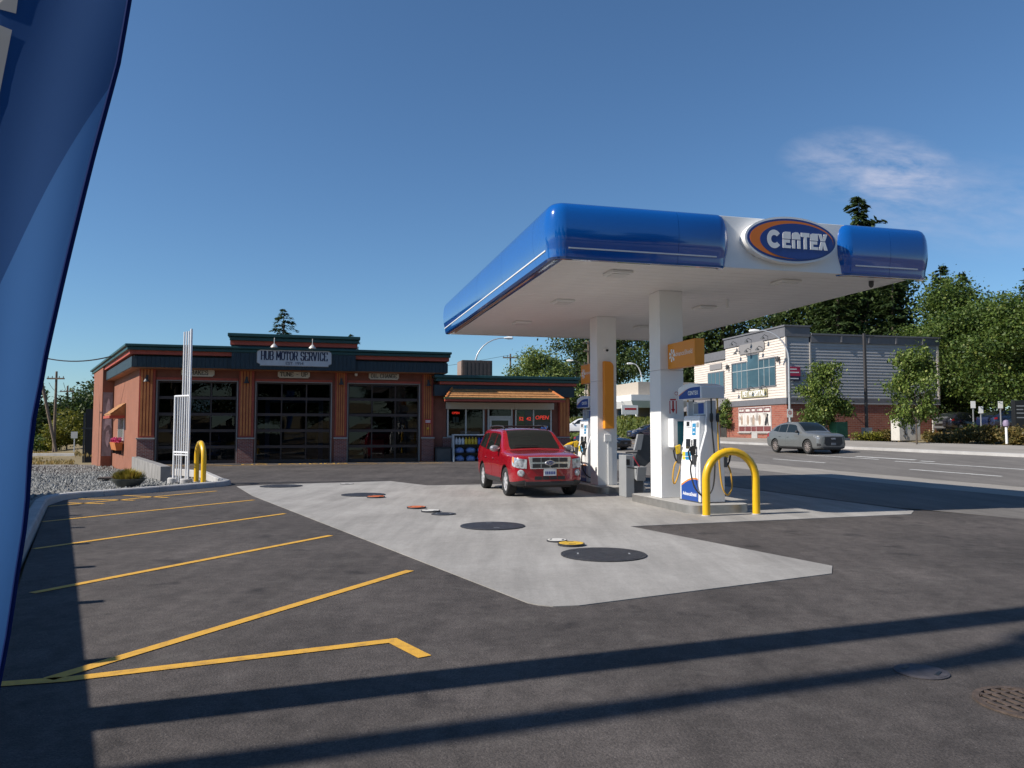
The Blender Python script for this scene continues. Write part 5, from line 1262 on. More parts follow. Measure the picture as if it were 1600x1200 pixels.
# ---- sloping crossover / saloon family
def cross_body(L, H, W, belt, cowl, ws_top, roof_end, tail, hood0, hood1, zb=0.24):
    h = W / 2; f = L / 2; wr_ = h * 0.66
    return Body([
     (f, sec(h * 0.66, zb + 0.12, zb + 0.2, 0.52, hood0 - 0.10, hood0 - 0.05, hood0 - 0.04, hood0 - 0.03, h * 0.55, h * 0.62)),
     (f - 0.07, sec(h * 0.82, zb + 0.06, zb + 0.16, 0.54, hood0 - 0.05, hood0 - 0.01, hood0, hood0 + 0.02, h * 0.62, h * 0.77)),
     (f - 0.22, sec(h * 0.93, zb + 0.02, zb + 0.12, 0.56, hood0, hood0 + 0.05, hood0 + 0.06, hood0 + 0.08, h * 0.70, h * 0.88)),
     (f - 0.50, sec(h * 0.985, zb, zb + 0.11, 0.58, hood0 + 0.05, hood0 + 0.10, hood0 + 0.12, hood0 + 0.145, h * 0.76, h * 0.93)),
     (cowl + 0.30, sec(h, zb, zb + 0.10, 0.62, belt - 0.04, hood1 - 0.04, hood1 - 0.02, hood1, h * 0.80, h * 0.95)),
     (cowl + 0.04, sec(h, zb, zb + 0.10, 0.64, belt, hood1 + 0.02, hood1 + 0.05, hood1 + 0.08, h * 0.84, h * 0.955, wg=h * 0.91)),
     ((cowl + ws_top) / 2, sec(h, zb, zb + 0.10, 0.64, belt + 0.01, (hood1 + H) / 2 + 0.0, (hood1 + H) / 2 + 0.06, (hood1 + H) / 2 + 0.10, h * 0.76, h * 0.955, wg=h * 0.84)),
     (ws_top, sec(h, zb, zb + 0.10, 0.64, belt + 0.02, H - 0.13, H - 0.055, H - 0.025, wr_, h * 0.955, wg=h * 0.76)),
     ((ws_top + roof_end) / 2, sec(h, zb, zb + 0.10, 0.65, belt + 0.03, H - 0.10, H - 0.03, H, wr_ * 0.97, h * 0.955, wg=h * 0.75)),
     (roof_end, sec(h, zb, zb + 0.11, 0.68, belt + 0.06, H - 0.17, H - 0.09, H - 0.06, wr_ * 0.94, h * 0.95, wg=h * 0.75)),
     ((roof_end + tail) / 2, sec(h * 0.985, zb + 0.02, zb + 0.13, 0.70, belt + 0.07, (H + belt) / 2 + 0.02, (H + belt) / 2 + 0.07, (H + belt) / 2 + 0.10, wr_ * 1.0, h * 0.93, wg=h * 0.80)),
     (tail, sec(h * 0.94, zb + 0.08, zb + 0.2, 0.72, belt + 0.05, belt + 0.09, belt + 0.10, belt + 0.12, h * 0.74, h * 0.88, wg=h * 0.84)),
     (-f + 0.06, sec(h * 0.88, zb + 0.14, zb + 0.26, 0.72, belt - 0.02, belt + 0.02, belt + 0.03, belt + 0.04, h * 0.74, h * 0.84)),
     (-f, sec(h * 0.74, zb + 0.24, zb + 0.34, 0.70, belt - 0.16, belt - 0.11, belt - 0.10, belt - 0.09, h * 0.66, h * 0.70))])
def crossover(label, paint, L=4.68, H=1.70, W=1.89, belt=1.03, cowl=0.98, ws_top=0.20, roof_end=-1.2, tail=-2.08, hood0=0.95, hood1=1.12, wb=2.82, wr=0.37, rimm=RIMD, grille=True, group=None, name='car', cat='car', spokes=10):
    B = cross_body(L, H, W, belt, cowl, ws_top, roof_end, tail, hood0, hood1); f = L / 2
    ax = wb / 2 + 0.03
    c_ = car_base(name, label, cat, B, paint, (ax, ax - wb), wr, 0.24, W - 0.26, rimm, spokes, wr + 0.045, group)
    for sd in (-1, 1):
        B.patch('windscreen', CGL, c_, ((cowl + 0.02, 6.3), (ws_top + 0.06, 6.15), (ws_top + 0.06, 8.0), (cowl + 0.02, 8.0)), 0.006, sd)
        B.patch('rear_window', CGL, c_, ((roof_end - 0.06, 6.25), (tail + 0.08, 6.25), (tail + 0.08, 8.0), (roof_end - 0.06, 8.0)), 0.006, sd)
        mid = (cowl + roof_end) / 2 - 0.25
        B.patch('side_window', CGL, c_, ((cowl - 0.22, 4.12), (mid + 0.03, 4.12), (mid + 0.03, 4.93), (ws_top + 0.20, 4.88)), 0.005, sd)
        B.patch('side_window', CGL, c_, ((mid - 0.03, 4.12), (roof_end + 0.12, 4.12), (roof_end + 0.12, 4.92), (mid - 0.03, 4.93)), 0.005, sd)
        B.patch('side_window', CGL, c_, ((roof_end + 0.08, 4.12), (roof_end - 0.42, 4.30), (roof_end - 0.22, 4.82), (roof_end + 0.08, 4.92)), 0.005, sd)
        for a, b in ((cowl - 0.12, mid), (mid - 0.03, roof_end + 0.12)):
            d = B.patch('door', paint, c_, ((a, 2.2), (b, 2.2), (b, 3.9), (a, 3.9)), 0.003, sd)
            p = B.pt(b + 0.14, 3.55, 0.03, sd); MB().tube([(p[0] - 0.09, p[1] - 0.02 * sd, p[2]), (p[0], p[1], p[2]), (p[0] + 0.09, p[1] - 0.02 * sd, p[2])], 0.013, 6).build('handle', paint, d, smooth=True)
        B.patch('rocker_panel', TRIMB, c_, ((ax - 0.46, 1.2), (ax - wb + 0.46, 1.2), (ax - wb + 0.46, 2.05), (ax - 0.46, 2.05)), 0.01, sd)
        B.patch('headlight', LENSD, c_, ((f - 0.08, 3.5), (f - 0.40, 3.68), (f - 0.44, 3.95), (f - 0.08, 3.8)), 0.008, sd)
        B.patch('side_intake', TRIMB, c_, ((f - 0.05, 2.2), (f - 0.20, 2.3), (f - 0.19, 3.0), (f - 0.05, 2.95)), 0.006, sd, 5, 5)
        B.patch('tail_lamp', TAILR, c_, ((-f + 0.28, 3.4), (-f + 0.04, 3.4), (-f + 0.05, 3.95), (-f + 0.30, 4.0)), 0.006, sd, 5, 5)
        p = B.pt(cowl - 0.26, 4.12, 0.10, sd)
        m_ = MB().lathe([(0.0, -0.07), (0.07, -0.06), (0.09, 0.0), (0.06, 0.06), (0.0, 0.07)], 12, axis='x').build('mirror', TRIMB, c_, smooth=True); m_.location = (p[0], p[1] + 0.02 * sd, p[2] + 0.06); m_.scale = (0.9, 1.25, 0.85)
        MB().box(p[0] - 0.02, p[0] + 0.02, min(p[1], p[1] - 0.12 * sd), max(p[1], p[1] - 0.12 * sd), p[2] + 0.0, p[2] + 0.03).build('mirror_arm', TRIMB, c_)
    if grille:
        z1 = hood0 - 0.07; w_ = W * 0.30
        g = MB().prism([(-w_ * 0.72, 0.42), (w_ * 0.72, 0.42), (w_, 0.54), (w_ * 0.92, z1), (-w_ * 0.92, z1), (-w_, 0.54)], f - 0.03, f + 0.012, 'x').build('grille', TRIMB, c_, bevel=0.012)
        for k in range(4):
            MB().lathe([(0.030, 0.0), (0.036, 0.006), (0.042, 0.0)], 16, (f + 0.014, -0.09 + k * 0.06, z1 - 0.09), 'x', cap=False).build('emblem_ring', CHR, g) if name == 'suv' else None
        boxp('number_plate', mat('dark_plate', (0.16, 0.17, 0.19), 0.5), c_, f + 0.013, f + 0.025, -0.14, 0.14, 0.46, 0.58)
    boxp('bumper_lip', TRIMB, c_, f - 0.16, f - 0.012, -W * 0.33, W * 0.33, 0.26, 0.37, bevel=0.02)
    boxp('underbody', TRIMB, c_, -f + 0.25, f - 0.25, -W * 0.32, W * 0.32, 0.20, 0.40)
    return c_
def park(c_, x, y, head, z=None):
    """head = direction of travel, degrees from +Y towards +X"""
    c_.location = (x, y, (zg(x, y) if z is None else z) + 0.004); c_.rotation_euler = (0, 0, R(90 - head))
GP = mat('grey_car_paint', (0.115, 0.12, 0.12), 0.35, coat=0.7, var=0.03); DKP = mat('black_car_paint', (0.012, 0.012, 0.018), 0.2, coat=1.0); NVP = mat('navy_car_paint', (0.012, 0.02, 0.055), 0.2, coat=1.0); WHP = mat('white_car_paint', (0.65, 0.66, 0.67), 0.3, coat=0.8); BLP = mat('blue_car_paint', (0.03, 0.09, 0.3), 0.25, coat=0.9)
q5 = crossover('grey sloping roofed SUV driving along the road past the brick building', GP, name='suv', cat='SUV')
for sd in (-1, 1): MB().tube([(0.0, sd * 0.58, 1.62), (-0.6, sd * 0.575, 1.675), (-1.2, sd * 0.56, 1.60)], 0.015, 6).build('roof_rail', TRIMB, q5, smooth=True)
dv = Vector((0.46, -2.68)); hd = math.degrees(math.atan2(dv.x, dv.y))
park(q5, 16.1, 42.35, hd - 6.0)
z_ = zg(15.9, 42.3); q5.rotation_euler = (R(0), 0, q5.rotation_euler.z)
k1_ = crossover('black car with pale rims on the road behind the columns, nearer of two', DKP, 4.5, 1.46, 1.8, 0.92, 0.85, -0.05, -1.1, -1.85, 0.76, 0.96, 2.65, 0.32, RIMM, True, 'cars on the road', spokes=9)
park(k1_, 6.6, 56.2, 140)
k2_ = crossover('dark blue hatchback parked below the green bank beyond the columns', NVP, 4.2, 1.48, 1.76, 0.94, 0.9, -0.05, -1.3, -1.85, 0.78, 0.98, 2.6, 0.32, RIMM, True, None, spokes=7)
park(k2_, 12.9, 72.0, -105)
k3_ = crossover('white car far behind the far pump, left of the columns', WHP, 4.6, 1.6, 1.82, 0.96, 0.9, 0.0, -1.5, -2.0, 0.82, 1.0, 2.7, 0.34, RIMM)
park(k3_, 6.6, 74, -80, 1.2)
k4_ = crossover('dark car parked beyond the shrubs at the right edge, left of two', DKP, 4.6, 1.5, 1.82, 0.94, 0.9, 0.0, -1.2, -1.95, 0.80, 0.98, 2.7, 0.33, RIMM, group='cars parked beyond the shrubs'); park(k4_, 33.8, 58.0, 62)
k5_ = crossover('dark blue car parked beyond the shrubs at the right edge, right of two', NVP, 4.6, 1.5, 1.82, 0.94, 0.9, 0.0, -1.2, -1.95, 0.80, 0.98, 2.7, 0.33, RIMM, group='cars parked beyond the shrubs'); park(k5_, 36.4, 56.2, 75)
k6_ = crossover('blue car standing inside the leftmost garage bay', BLP, 4.5, 1.5, 1.8, 0.94, 0.9, 0.0, -1.2, -1.95, 0.80, 0.98, 2.7, 0.33, RIMM)
p_ = HF.pt(-2.2, 3.6); k6_.location = (p_.x, p_.y, 0.02); k6_.rotation_euler = (0, 0, HF.a + R(-90))

# ================================================================ ACROSS THE ROAD
PF = Fr(20.4, 57.0, 13.0, 0.86)       # near corner of the two storey building; x along its grey side, y along its white front
WSID = mat('cream_lap_siding', (0.62, 0.55, 0.49), 0.7, var=0.05, scale=1.0); GSID = mat('grey_lap_siding', (0.33, 0.335, 0.35), 0.65, var=0.07, scale=1.0); GTRM = mat('grey_trim', (0.135, 0.135, 0.148), 0.6, var=0.08)
BRK2 = brickmat('red_brick_large', (0.22, 0.058, 0.036), (0.30, 0.095, 0.06), (0.30, 0.24, 0.20), 0.42, 0.14)
BGL = mat('blue_window_glass', (0.05, 0.10, 0.13), 0.05, spec=0.8)
pb = thing('two_storey_building', 'two storey corner building, cream front, grey sided, brick ground floor', 'building', PF)
def lap(axis, a, b, c0, z0, z1, step, sgn=-1):
    """lapped boards as one continuous surface on the plane axis = c0, facing sgn"""
    n = int(round((z1 - z0) / step)); pr = []
    for i in range(n):
        z = z0 + (z1 - z0) * i / n; zz = z0 + (z1 - z0) * (i + 1) / n
        pr += [(0.045, z), (0.008, zz)]
    mb = MB(); V = [(o_, z, e) for e in (a, b) for o_, z in pr]; k = len(pr)
    P = [((c0 + sgn * o_, e, z) if axis == 'x' else (e, c0 + sgn * o_, z)) for o_, z, e in V]
    return mb.add(P, [(i, i + 1, k + i + 1, k + i) for i in range(k - 1)])
boxp('brick_storey', BRK2, pb, 0.0, 13.3, 0.0, 9.0, -0.4, 2.72)
boxp('upper_core', WSID, pb, 0.03, 13.27, 0.03, 8.97, 3.2, 7.3)
boxp('band', GTRM, pb, -0.08, 13.36, -0.08, 9.08, 2.722, 3.18, bevel=0.02)
lap('x', 0.0, 9.0, 0.0, 3.2, 7.75, 0.21).build('front_siding', WSID, pb); lap('y', 0.0, 13.3, 0.0, 3.2, 7.35, 0.23).build('side_siding', GSID, pb)
boxp('corner_parapet', GTRM, pb, -0.10, 2.0, -0.10, 9.1, 7.76, 8.50); boxp('corner_cap', GTRM, pb, -0.18, 2.08, -0.18, 9.18, 8.502, 8.62)
boxp('parapet_core', GSID, pb, 0.02, 1.98, 0.02, 8.98, 7.3, 7.758)
boxp('side_cornice', GTRM, pb, 2.081, 13.42, -0.12, 8.9, 7.36, 7.92); boxp('side_cap', GTRM, pb, 2.081, 13.5, -0.2, 8.95, 7.922, 8.04)
for x in (4.6, 7.0, 9.4, 11.8): boxp('cornice_bracket', GTRM, pb, x, x + 0.12, -0.2, -0.121, 7.42, 7.9)
boxp('corner_board', WSID, pb, -0.07, 0.08, -0.07, 0.08, 3.19, 7.76); boxp('corner_board', WSID, pb, 13.2, 13.37, -0.07, 0.05, 3.19, 7.36); boxp('corner_board', mat('pale_downpipe', (0.5, 0.46, 0.42), 0.5), pb, 1.95, 2.07, -0.09, -0.046, 3.19, 7.35)
boxp('band_line', mat('pale_flashing', (0.45, 0.45, 0.45), 0.5), pb, 0.2, 13.36, -0.1, -0.081, 2.74, 2.80)
# upper window
mat('pale_frame2', (0.34, 0.37, 0.38), 0.5)
wf = MB().box(-0.10, -0.046, 1.25, 7.9, 4.12, 4.2).box(-0.10, -0.046, 1.25, 3.6, 6.28, 6.38).box(-0.10, -0.046, 5.5, 7.9, 6.28, 6.38).box(-0.10, -0.046, 3.6, 5.5, 6.78, 6.88).build('upper_window', GTRM, pb)
ysp = [1.33, 2.15, 2.9, 3.68, 5.42, 6.3, 7.0, 7.82]
for a, b in zip(ysp, ysp[1:]):
    top = 6.78 if a == 3.68 else 6.28
    boxp('mullion', MATS['pale_frame2'] if a > 1.4 else GTRM, wf, -0.085, -0.046, a - 0.03, a + 0.02, 4.2, top)
    boxp('pane', BGL, wf, -0.062, -0.05, a + 0.03, b - 0.04, 4.2, 5.6); boxp('pane', BGL, wf, -0.062, -0.05, a + 0.03, b - 0.04, 5.66, top)
    boxp('transom', MATS['pale_frame2'], wf, -0.085, -0.046, a + 0.03, b - 0.04, 5.6, 5.66)
boxp('mullion', GTRM, wf, -0.098, -0.046, 7.78, 7.9, 4.2, 6.28)
# ground floor shopfront with printed window film
sf = boxp('shop_window', mat('pale_frame', (0.5, 0.47, 0.45), 0.5), pb, -0.05, -0.001, 2.05, 6.95, 0.62, 2.62)
FILM = mat('window_film', (0.62, 0.58, 0.54), 0.3, col2=(0.32, 0.28, 0.25), scale=1.6, thr=(0.52, 0.6)); MRN = mat('maroon_film', (0.16, 0.05, 0.05), 0.3, var=0.2)
for i, (a, b) in enumerate(((2.12, 3.1), (3.16, 4.2), (4.26, 4.95), (5.01, 5.9), (5.96, 6.88))):
    boxp('film_pane', FILM, sf, -0.06, -0.051, a, b, 1.12, 2.12); boxp('film_pane', MRN, sf, -0.06, -0.051, a, b, 2.18, 2.56); boxp('film_pane', MRN, sf, -0.06, -0.051, a, b, 0.68, 1.08)
    boxp('film_stripe', FILM, sf, -0.064, -0.0605, a + 0.12, b - 0.12, 2.28, 2.46)
def sil(y, m_=TRIMB): # sitting dog silhouette, flat print
    P = [(-0.38, 0), (-0.36, 0.3), (-0.2, 0.62), (-0.05, 0.78), (-0.08, 0.95), (0.02, 1.0), (0.16, 0.96), (0.2, 0.85), (0.12, 0.8), (0.14, 0.45), (0.2, 0.0), (0.05, 0.0), (0.0, 0.35), (-0.1, 0.0)]
    MB().add([(-0.0625, y - x, 1.14 + z * 0.92) for x, z in P], [tuple(range(len(P)))]).build('film_print', m_, sf, fix=False)
sil(2.6)
SKN = mat('print_tan', (0.35, 0.26, 0.2), 0.5, var=0.3, scale=5)
for y in (3.68, 4.6, 5.45, 6.4):
    P = [(0.18 * math.cos(2 * math.pi * i / 12), 0.42 * math.sin(2 * math.pi * i / 12)) for i in range(12)]
    MB().add([(-0.0625, y + a, 1.58 + b) for a, b in P], [tuple(range(12))]).build('film_print', SKN, sf, fix=False)
boxp('shop_door', ALU, pb, -0.055, -0.002, 4.1, 4.95, -0.05, 0.61)
boxp('sill', CAPM, pb, -0.12, -0.002, 1.95, 4.05, 0.52, 0.61); boxp('sill', CAPM, pb, -0.12, -0.002, 5.0, 7.05, 0.52, 0.61)
def goose(lab, y, z, grp):
    t = thing('gooseneck_lamp', lab, 'lamp', PF, (-0.06, y, z), 0, grp)
    MB().tube([(0.0, 0, 0.1), (-0.35, 0, 0.25), (-0.5, 0, 0.12)], 0.025, 6).build('arm', GRYD, t); MB().lathe([(0.03, 0.12), (0.10, 0.05), (0.17, -0.08), (0.15, -0.08)], 12, (-0.5, 0, 0)).build('shade', GRYD, t, smooth=True)
for k, y in enumerate((2.2, 4.6, 7.0)): goose(f'dark gooseneck lamp on the cream building cornice, {("right", "middle", "left")[k]} of the top row', y, 7.9, 'cornice lamps')
for k, y in enumerate((3.0, 4.7, 6.4)): goose(f'dark gooseneck lamp over the blank grey plate, {("right", "middle", "left")[k]} of three', y, 7.1, 'plate lamps')
for k, y in enumerate((2.6, 4.4, 6.8)): goose(f'dark gooseneck lamp over the PET HOSPITAL sign, {("right", "middle", "left")[k]} of three', y, 4.0, 'pet sign lamps')
for k, y in enumerate((0.75, 8.4)):
    t = thing('wall_lamp', ('dark lantern right of the blue upper window', 'dark lantern left of the blue upper window')[k], 'lamp', PF, (-0.05, y, 6.0), 0, 'lanterns by the upper window')
    MB().lathe([(0.05, 0.35), (0.12, 0.25), (0.12, 0.0), (0.06, -0.1)], 10, (-0.18, 0, 0)).build('lantern', GRYD, t); boxp('arm', GRYD, t, -0.06, 0.0, -0.03, 0.03, 0.1, 0.3)
t = thing('sign_board', 'blank grey plate with cut corners above the upper window', 'sign', PF, (-0.05, 4.7, 6.98)); MB().prism([(a, b) for a, b in notched(3.9, 0.8, 0.16)], -0.06, 0.0, 'x').build('plate', mat('plate_grey', (0.23, 0.22, 0.22), 0.6), t)
t = thing('sign_board', 'green edged PET HOSPITAL sign above the brick shopfront', 'sign', PF, (-0.05, 4.4, 3.38)); boxp('plate', mat('sign_olive', (0.30, 0.27, 0.15), 0.6), t, -0.08, 0, -1.95, 1.95, 0, 0.6, bevel=0.02)
text('lettering', 'PET HOSPITAL', WHT, t, 0.62, (-0.085, 0.0, 0.29), (R(90), 0, R(-90)), ext=0.02, bold=0.014, sx=0.84)
t = thing('wall_sign', 'red and navy hanging sign on the grey side wall near the corner', 'sign', PF, (0.15, -0.05, 4.45)); boxp('red_panel', mat('sign_crimson', (0.42, 0.02, 0.07), 0.5), t, 0, 0.95, -0.08, -0.02, 0.35, 1.05); boxp('navy_panel', NAVY, t, 0.05, 0.95, -0.08, -0.02, 0.0, 0.34)
for z, w in ((0.82, 0.55), (0.58, 0.75), (0.12, 0.7)): boxp('sign_line', WHT, t, 0.1, 0.1 + w, -0.085, -0.0805, z, z + 0.08)
# neighbour behind, partly hidden
nb = thing('neighbour_building', 'narrow cream building with sloped grey canopy behind the corner building', 'building', PF, (0.6, 9.2, 0))
boxp('core', WSID, nb, 0.05, 10, 0, 7.0, 2.6, 7.4); lap('x', 0.0, 7.0, 0.05, 3.0, 7.0, 0.21).build('siding', WSID, nb); boxp('cornice', GTRM, nb, -0.12, 10.1, 0.0, 7.1, 7.0, 7.75)
nw = boxp('window', GTRM, nb, -0.05, 0.0, 1.2, 4.2, 4.0, 6.0); 
for a in (1.3, 2.05, 2.8, 3.5): boxp('pane', BGL, nw, -0.06, -0.051, a, a + 0.62, 4.1, 5.9)
MB().prism([(-1.6, 2.5), (0.0, 2.5), (0.0, 3.6)], 0.0, 7.0, 'y').build('canopy', mat('grey_shingle', (0.16, 0.15, 0.15), 0.8, var=0.2), nb)
boxp('recess', DARKIN, nb, 0.3, 0.5, 0.0, 7.0, -0.3, 2.5); boxp('brick_post', BRK2, nb, -1.4, -0.9, 0.4, 0.9, -0.3, 2.49); boxp('brick_post', BRK2, nb, -1.4, -0.9, 4.4, 4.9, -0.3, 2.49)
boxp('plate', mat('plate_grey', (0.23, 0.22, 0.22)), nb, -0.05, 0.0, 1.6, 3.8, 6.2, 6.7)

# street furniture on the far pavement
POLEM = mat('galvanised_pole', (0.46, 0.47, 0.49), 0.45, 0.5, var=0.06); BRZ = mat('dark_bronze_pole', (0.05, 0.045, 0.045), 0.5)
def streetlamp(lab, x, y, z, h, dx, dy, m_=POLEM, r=0.09, rise=1.0):
    t = thing('street_lamp', lab, 'street lamp', W0, (x, y, z), 0, 'street lamps')
    pts = [(0, 0, 0.0), (0, 0, h * 0.5), (0, 0, h - 2.2)]
    for i in range(1, 9):
        a = math.pi / 2 * i / 8; pts.append((dx * (1 - math.cos(a)), dy * (1 - math.cos(a)), h - 2.2 + (2.2 if rise else 1.0) * math.sin(a)))
    MB().tube(pts, [r * 1.15, r, r * 0.8] + [r * (0.75 - 0.045 * i) for i in range(8)], 10).build('pole', m_, t, smooth=True)
    hx = Vector((dx, dy, 0)).normalized(); q = Vector(pts[-1])
    MB().tube([q - hx * 0.05, q + hx * 0.3, q + hx * 0.62, q + hx * 0.7], [0.05, 0.12, 0.11, 0.03], 8).build('lamp_head', WHT, t, smooth=True)
    MB().lathe([(r * 2.2, 0), (r * 2.2, 0.04), (r * 1.2, 0.06)], 12).build('base_plate', m_, t)
    return t
streetlamp('curved grey street lamp in front of the cream corner building', 20.0, 55.3, zg(20, 55.3) + 0.13, 8.0, -1.9, 0.7)
streetlamp('curved street lamp rising behind the shop roof', -2.9, 60.0, 0, 8.9, 2.3, 0.3, POLEM, 0.08)
streetlamp('curved pale street lamp seen between the two columns', 14.6, 86.0, 2.8, 6.3, -1.0, 0.0, mat('white_pole', (0.6, 0.6, 0.6), 0.5), 0.09)
streetlamp('short armed street lamp left of the far column', 8.1, 84.0, 1.5, 7.8, -1.4, 0.4, BRZ, 0.07)
t = thing('parking_sign', 'white no parking sign on the street lamp post', 'sign', W0, (19.95, 55.16, zg(20, 55.3) + 1.75), 8); boxp('plate', WHT, t, -0.22, 0.22, -0.012, 0, 0, 0.6); MB().lathe([(0.10, -0.014), (0.15, -0.014)], 16, (0, 0, 0.34), 'y', cap=False).build('ring', RED, t, fix=False); boxp('symbol', BLK, t, -0.03, 0.04, -0.0135, -0.0122, 0.26, 0.42)
t = thing('steel_pole', 'dark square pole with bracket standing in front of the grey wall', 'pole', W0, (24.9, 54.0, zg(24.9, 54) + 0.05), 13); boxp('shaft', BRZ, t, -0.08, 0.08, -0.08, 0.08, 0.3, 7.4); boxp('footing', KERBM, t, -0.25, 0.25, -0.25, 0.25, -0.1, 0.75); boxp('bracket', BRZ, t, 0.081, 0.8, -0.04, 0.04, 7.1, 7.25)
t = thing('utility_cabinet', 'white utility cabinet with black branch drawing beside the right street tree', 'cabinet', W0, (24.5, 47.9, zg(24.5, 47.9) + 0.1), 10)
boxp('housing', mat('cabinet_wrap', (0.55, 0.52, 0.47), 0.5, var=0.08), t, -0.72, 0.72, -0.4, 0.4, 0, 1.42, bevel=0.02)
for k in range(9):
    rg = random.Random(k); x0, z0 = rg.uniform(-0.55, 0.4), rg.uniform(0.05, 0.6); pts = [(x0, -0.408, z0)]
    for j in range(4): pts.append((min(0.68, max(-0.68, pts[-1][0] + rg.uniform(-0.14, 0.14))), -0.408, min(1.36, pts[-1][2] + rg.uniform(0.06, 0.2))))
    MB().tube(pts, 0.022, 4).build('branch_print', TRIMB, t)
GRN = mat('green_box_paint', (0.02, 0.11, 0.06), 0.5, var=0.1)
for k, (x, y, w, h, lab) in enumerate(((22.75, 53.6, 0.9, 1.2, 'dark green electrical box behind the left street tree'), (21.6, 54.4, 0.75, 1.3, 'pale green electrical box left of the dark green one'))):
    t = thing('electrical_box', lab, 'box', W0, (x, y, zg(x, y) + 0.1), 12); m_ = GRN if k == 0 else mat('pale_green_paint', (0.22, 0.36, 0.26), 0.5)
    boxp('housing', m_, t, -w / 2, w / 2, -0.4, 0.4, 0.1, h, bevel=0.02); boxp('pad', KERBM, t, -w / 2 - 0.08, w / 2 + 0.08, -0.48, 0.48, -0.1, 0.099)
t = thing('parking_meter', 'white post with rounded head at the right edge pavement', 'meter', W0, (25.7, 40.0, zg(25.7, 40) + 0.12)); MB().tube([(0, 0, 0), (0, 0, 0.85)], 0.06, 10).build('post', WHT, t); MB().lathe([(0.05, 0.85), (0.14, 0.92), (0.16, 1.05), (0.12, 1.2), (0.0, 1.25)], 12).build('head', mat('meter_head', (0.25, 0.2, 0.3), 0.5), t, smooth=True)
t = thing('rail_fence', 'low white three rail fence beyond the shrubs', 'fence', W0, (32.6, 57.0, zg(32.6, 57) + 0.0), 10)
for z in (0.35, 0.7, 1.05): boxp('rail', mat('weathered_white_rail', (0.45, 0.42, 0.38), 0.7), t, -1.6, 1.6, -0.03, 0.0, z, z + 0.16)
for x in (-1.5, 0.0, 1.5): boxp('post', MATS['weathered_white_rail'], t, x - 0.06, x + 0.06, 0.001, 0.1, 0, 1.3)
for x, y, h, lab in ((32.9, 54.8, 2.3, 'white sign on a post, leftmost of those beyond the shrubs'), (33.5, 54.9, 1.9, 'low white sign beside the leftmost post beyond the shrubs'), (34.6, 54.4, 2.2, 'square white sign in front of the dark parked cars'), (35.9, 54.2, 2.2, 'square white sign nearest the right edge beyond the shrubs')):
    t = thing('lot_sign', lab, 'sign', W0, (x, y, zg(x, y)), 0, 'parking lot signs'); boxp('post', POLEM, t, -0.03, 0.03, 0.0, 0.05, 0, h); boxp('plate', WHT, t, -0.17, 0.17, -0.02, -0.001, h - 0.5, h)
t = thing('monument_sign', 'tall black directory sign with faint lettering at the right edge', 'sign', W0, (28.8, 43.2, zg(28.8, 43.2)), 5); boxp('slab', BLK, t, -0.55, 0.7, 0, 0.3, 0, 2.3, bevel=0.02)
for z, w in ((1.95, 0.7), (1.75, 0.4), (1.55, 0.75), (1.3, 0.5)): boxp('lettering_line', GRYP, t, -0.45, -0.45 + w, -0.006, -0.001, z, z + 0.06)

# ---------------------------------------------------------------- shopping plaza far beyond the columns
MF = Fr(14.0, 85.0, 13.0, 2.9)
BANK = groundmat('grass_bank_soil', (0.06, 0.09, 0.02), (0.11, 0.14, 0.03), 0.4, None, fine=6, bump=0.6, big=0.6)
def bank(a, b):
    x = -14 + 34 * a; y = 75.0 + 9.5 * b; f = min(1, b / 0.75); f = f * f * (3 - 2 * f)
    return (x - 2.2 * b, y, zg(x, y) - 0.02 + (2.9 - zg(x, y)) * f + 0.12 * math.sin(x * 1.7) * math.sin(b * 7))
struct(MB().grid(bank, 40, 12).build('grass_bank', BANK, smooth=True))
struct(MB().box(-30, 45, 84.3, 150, 2.5, 2.88).build('plaza_ground', ROADM))
ml = thing('plaza_building', 'low plaza with white band roof and shop windows beyond the columns', 'building', MF)
boxp('upper_wall', mat('beige_wall', (0.42, 0.37, 0.31), 0.8, var=0.06), ml, 0, 26, 0, 30, 2.6, 4.1); boxp('roof_band', WHT, ml, -1.4, 27, -1.4, 31, 1.95, 2.598); MB().hexa([(-1.4, -1.4, 1.9), (27, -1.4, 1.9), (27, 31, 1.9), (-1.4, 31, 1.9), (-1.0, -1.0, 1.2), (27, -1, 1.2), (27, 31, 1.2), (-1.0, 31, 1.2)][4:] + [(-1.4, -1.4, 1.949), (27, -1.4, 1.949), (27, 31, 1.949), (-1.4, 31, 1.949)]).build('band_slope', WHT, ml)
boxp('shop_wall', mat('plaza_brown', (0.16, 0.12, 0.09), 0.7), ml, 0.2, 26, 0.2, 30, -0.3, 1.199)
for i in range(8): boxp('shop_window', BGL, ml, 0.12, 0.19, 1.0 + i * 3.2, 3.4 + i * 3.2, -0.1, 1.1); 
for i in range(9): boxp('white_post', WHT, ml, -0.1, 0.12, 0.4 + i * 3.2, 0.7 + i * 3.2, -0.3, 1.19)
t = thing('pole_sign', 'small white sign with red lettering before the plaza windows', 'sign', W0, (12.6, 82.0, 2.4), 10); boxp('plate', WHT, t, -0.9, 0.9, 0, 0.15, 0.9, 1.9); boxp('lettering_line', RED, t, -0.6, 0.7, -0.01, -0.001, 1.4, 1.6); boxp('post', POLEM, t, -0.05, 0.05, 0.03, 0.12, 0, 0.899)
sh_ = thing('low_shed', 'low beige flat building behind the far pump', 'building', W0, (5.5, 98, 2.0), 13); boxp('wall', mat('beige_wall', (0.42, 0.37, 0.31)), sh_, -3, 2.2, 0, 8, 0, 4.2); boxp('roof_edge', GTRM, sh_, -3.2, 2.4, -0.2, 8.2, 4.201, 4.5)

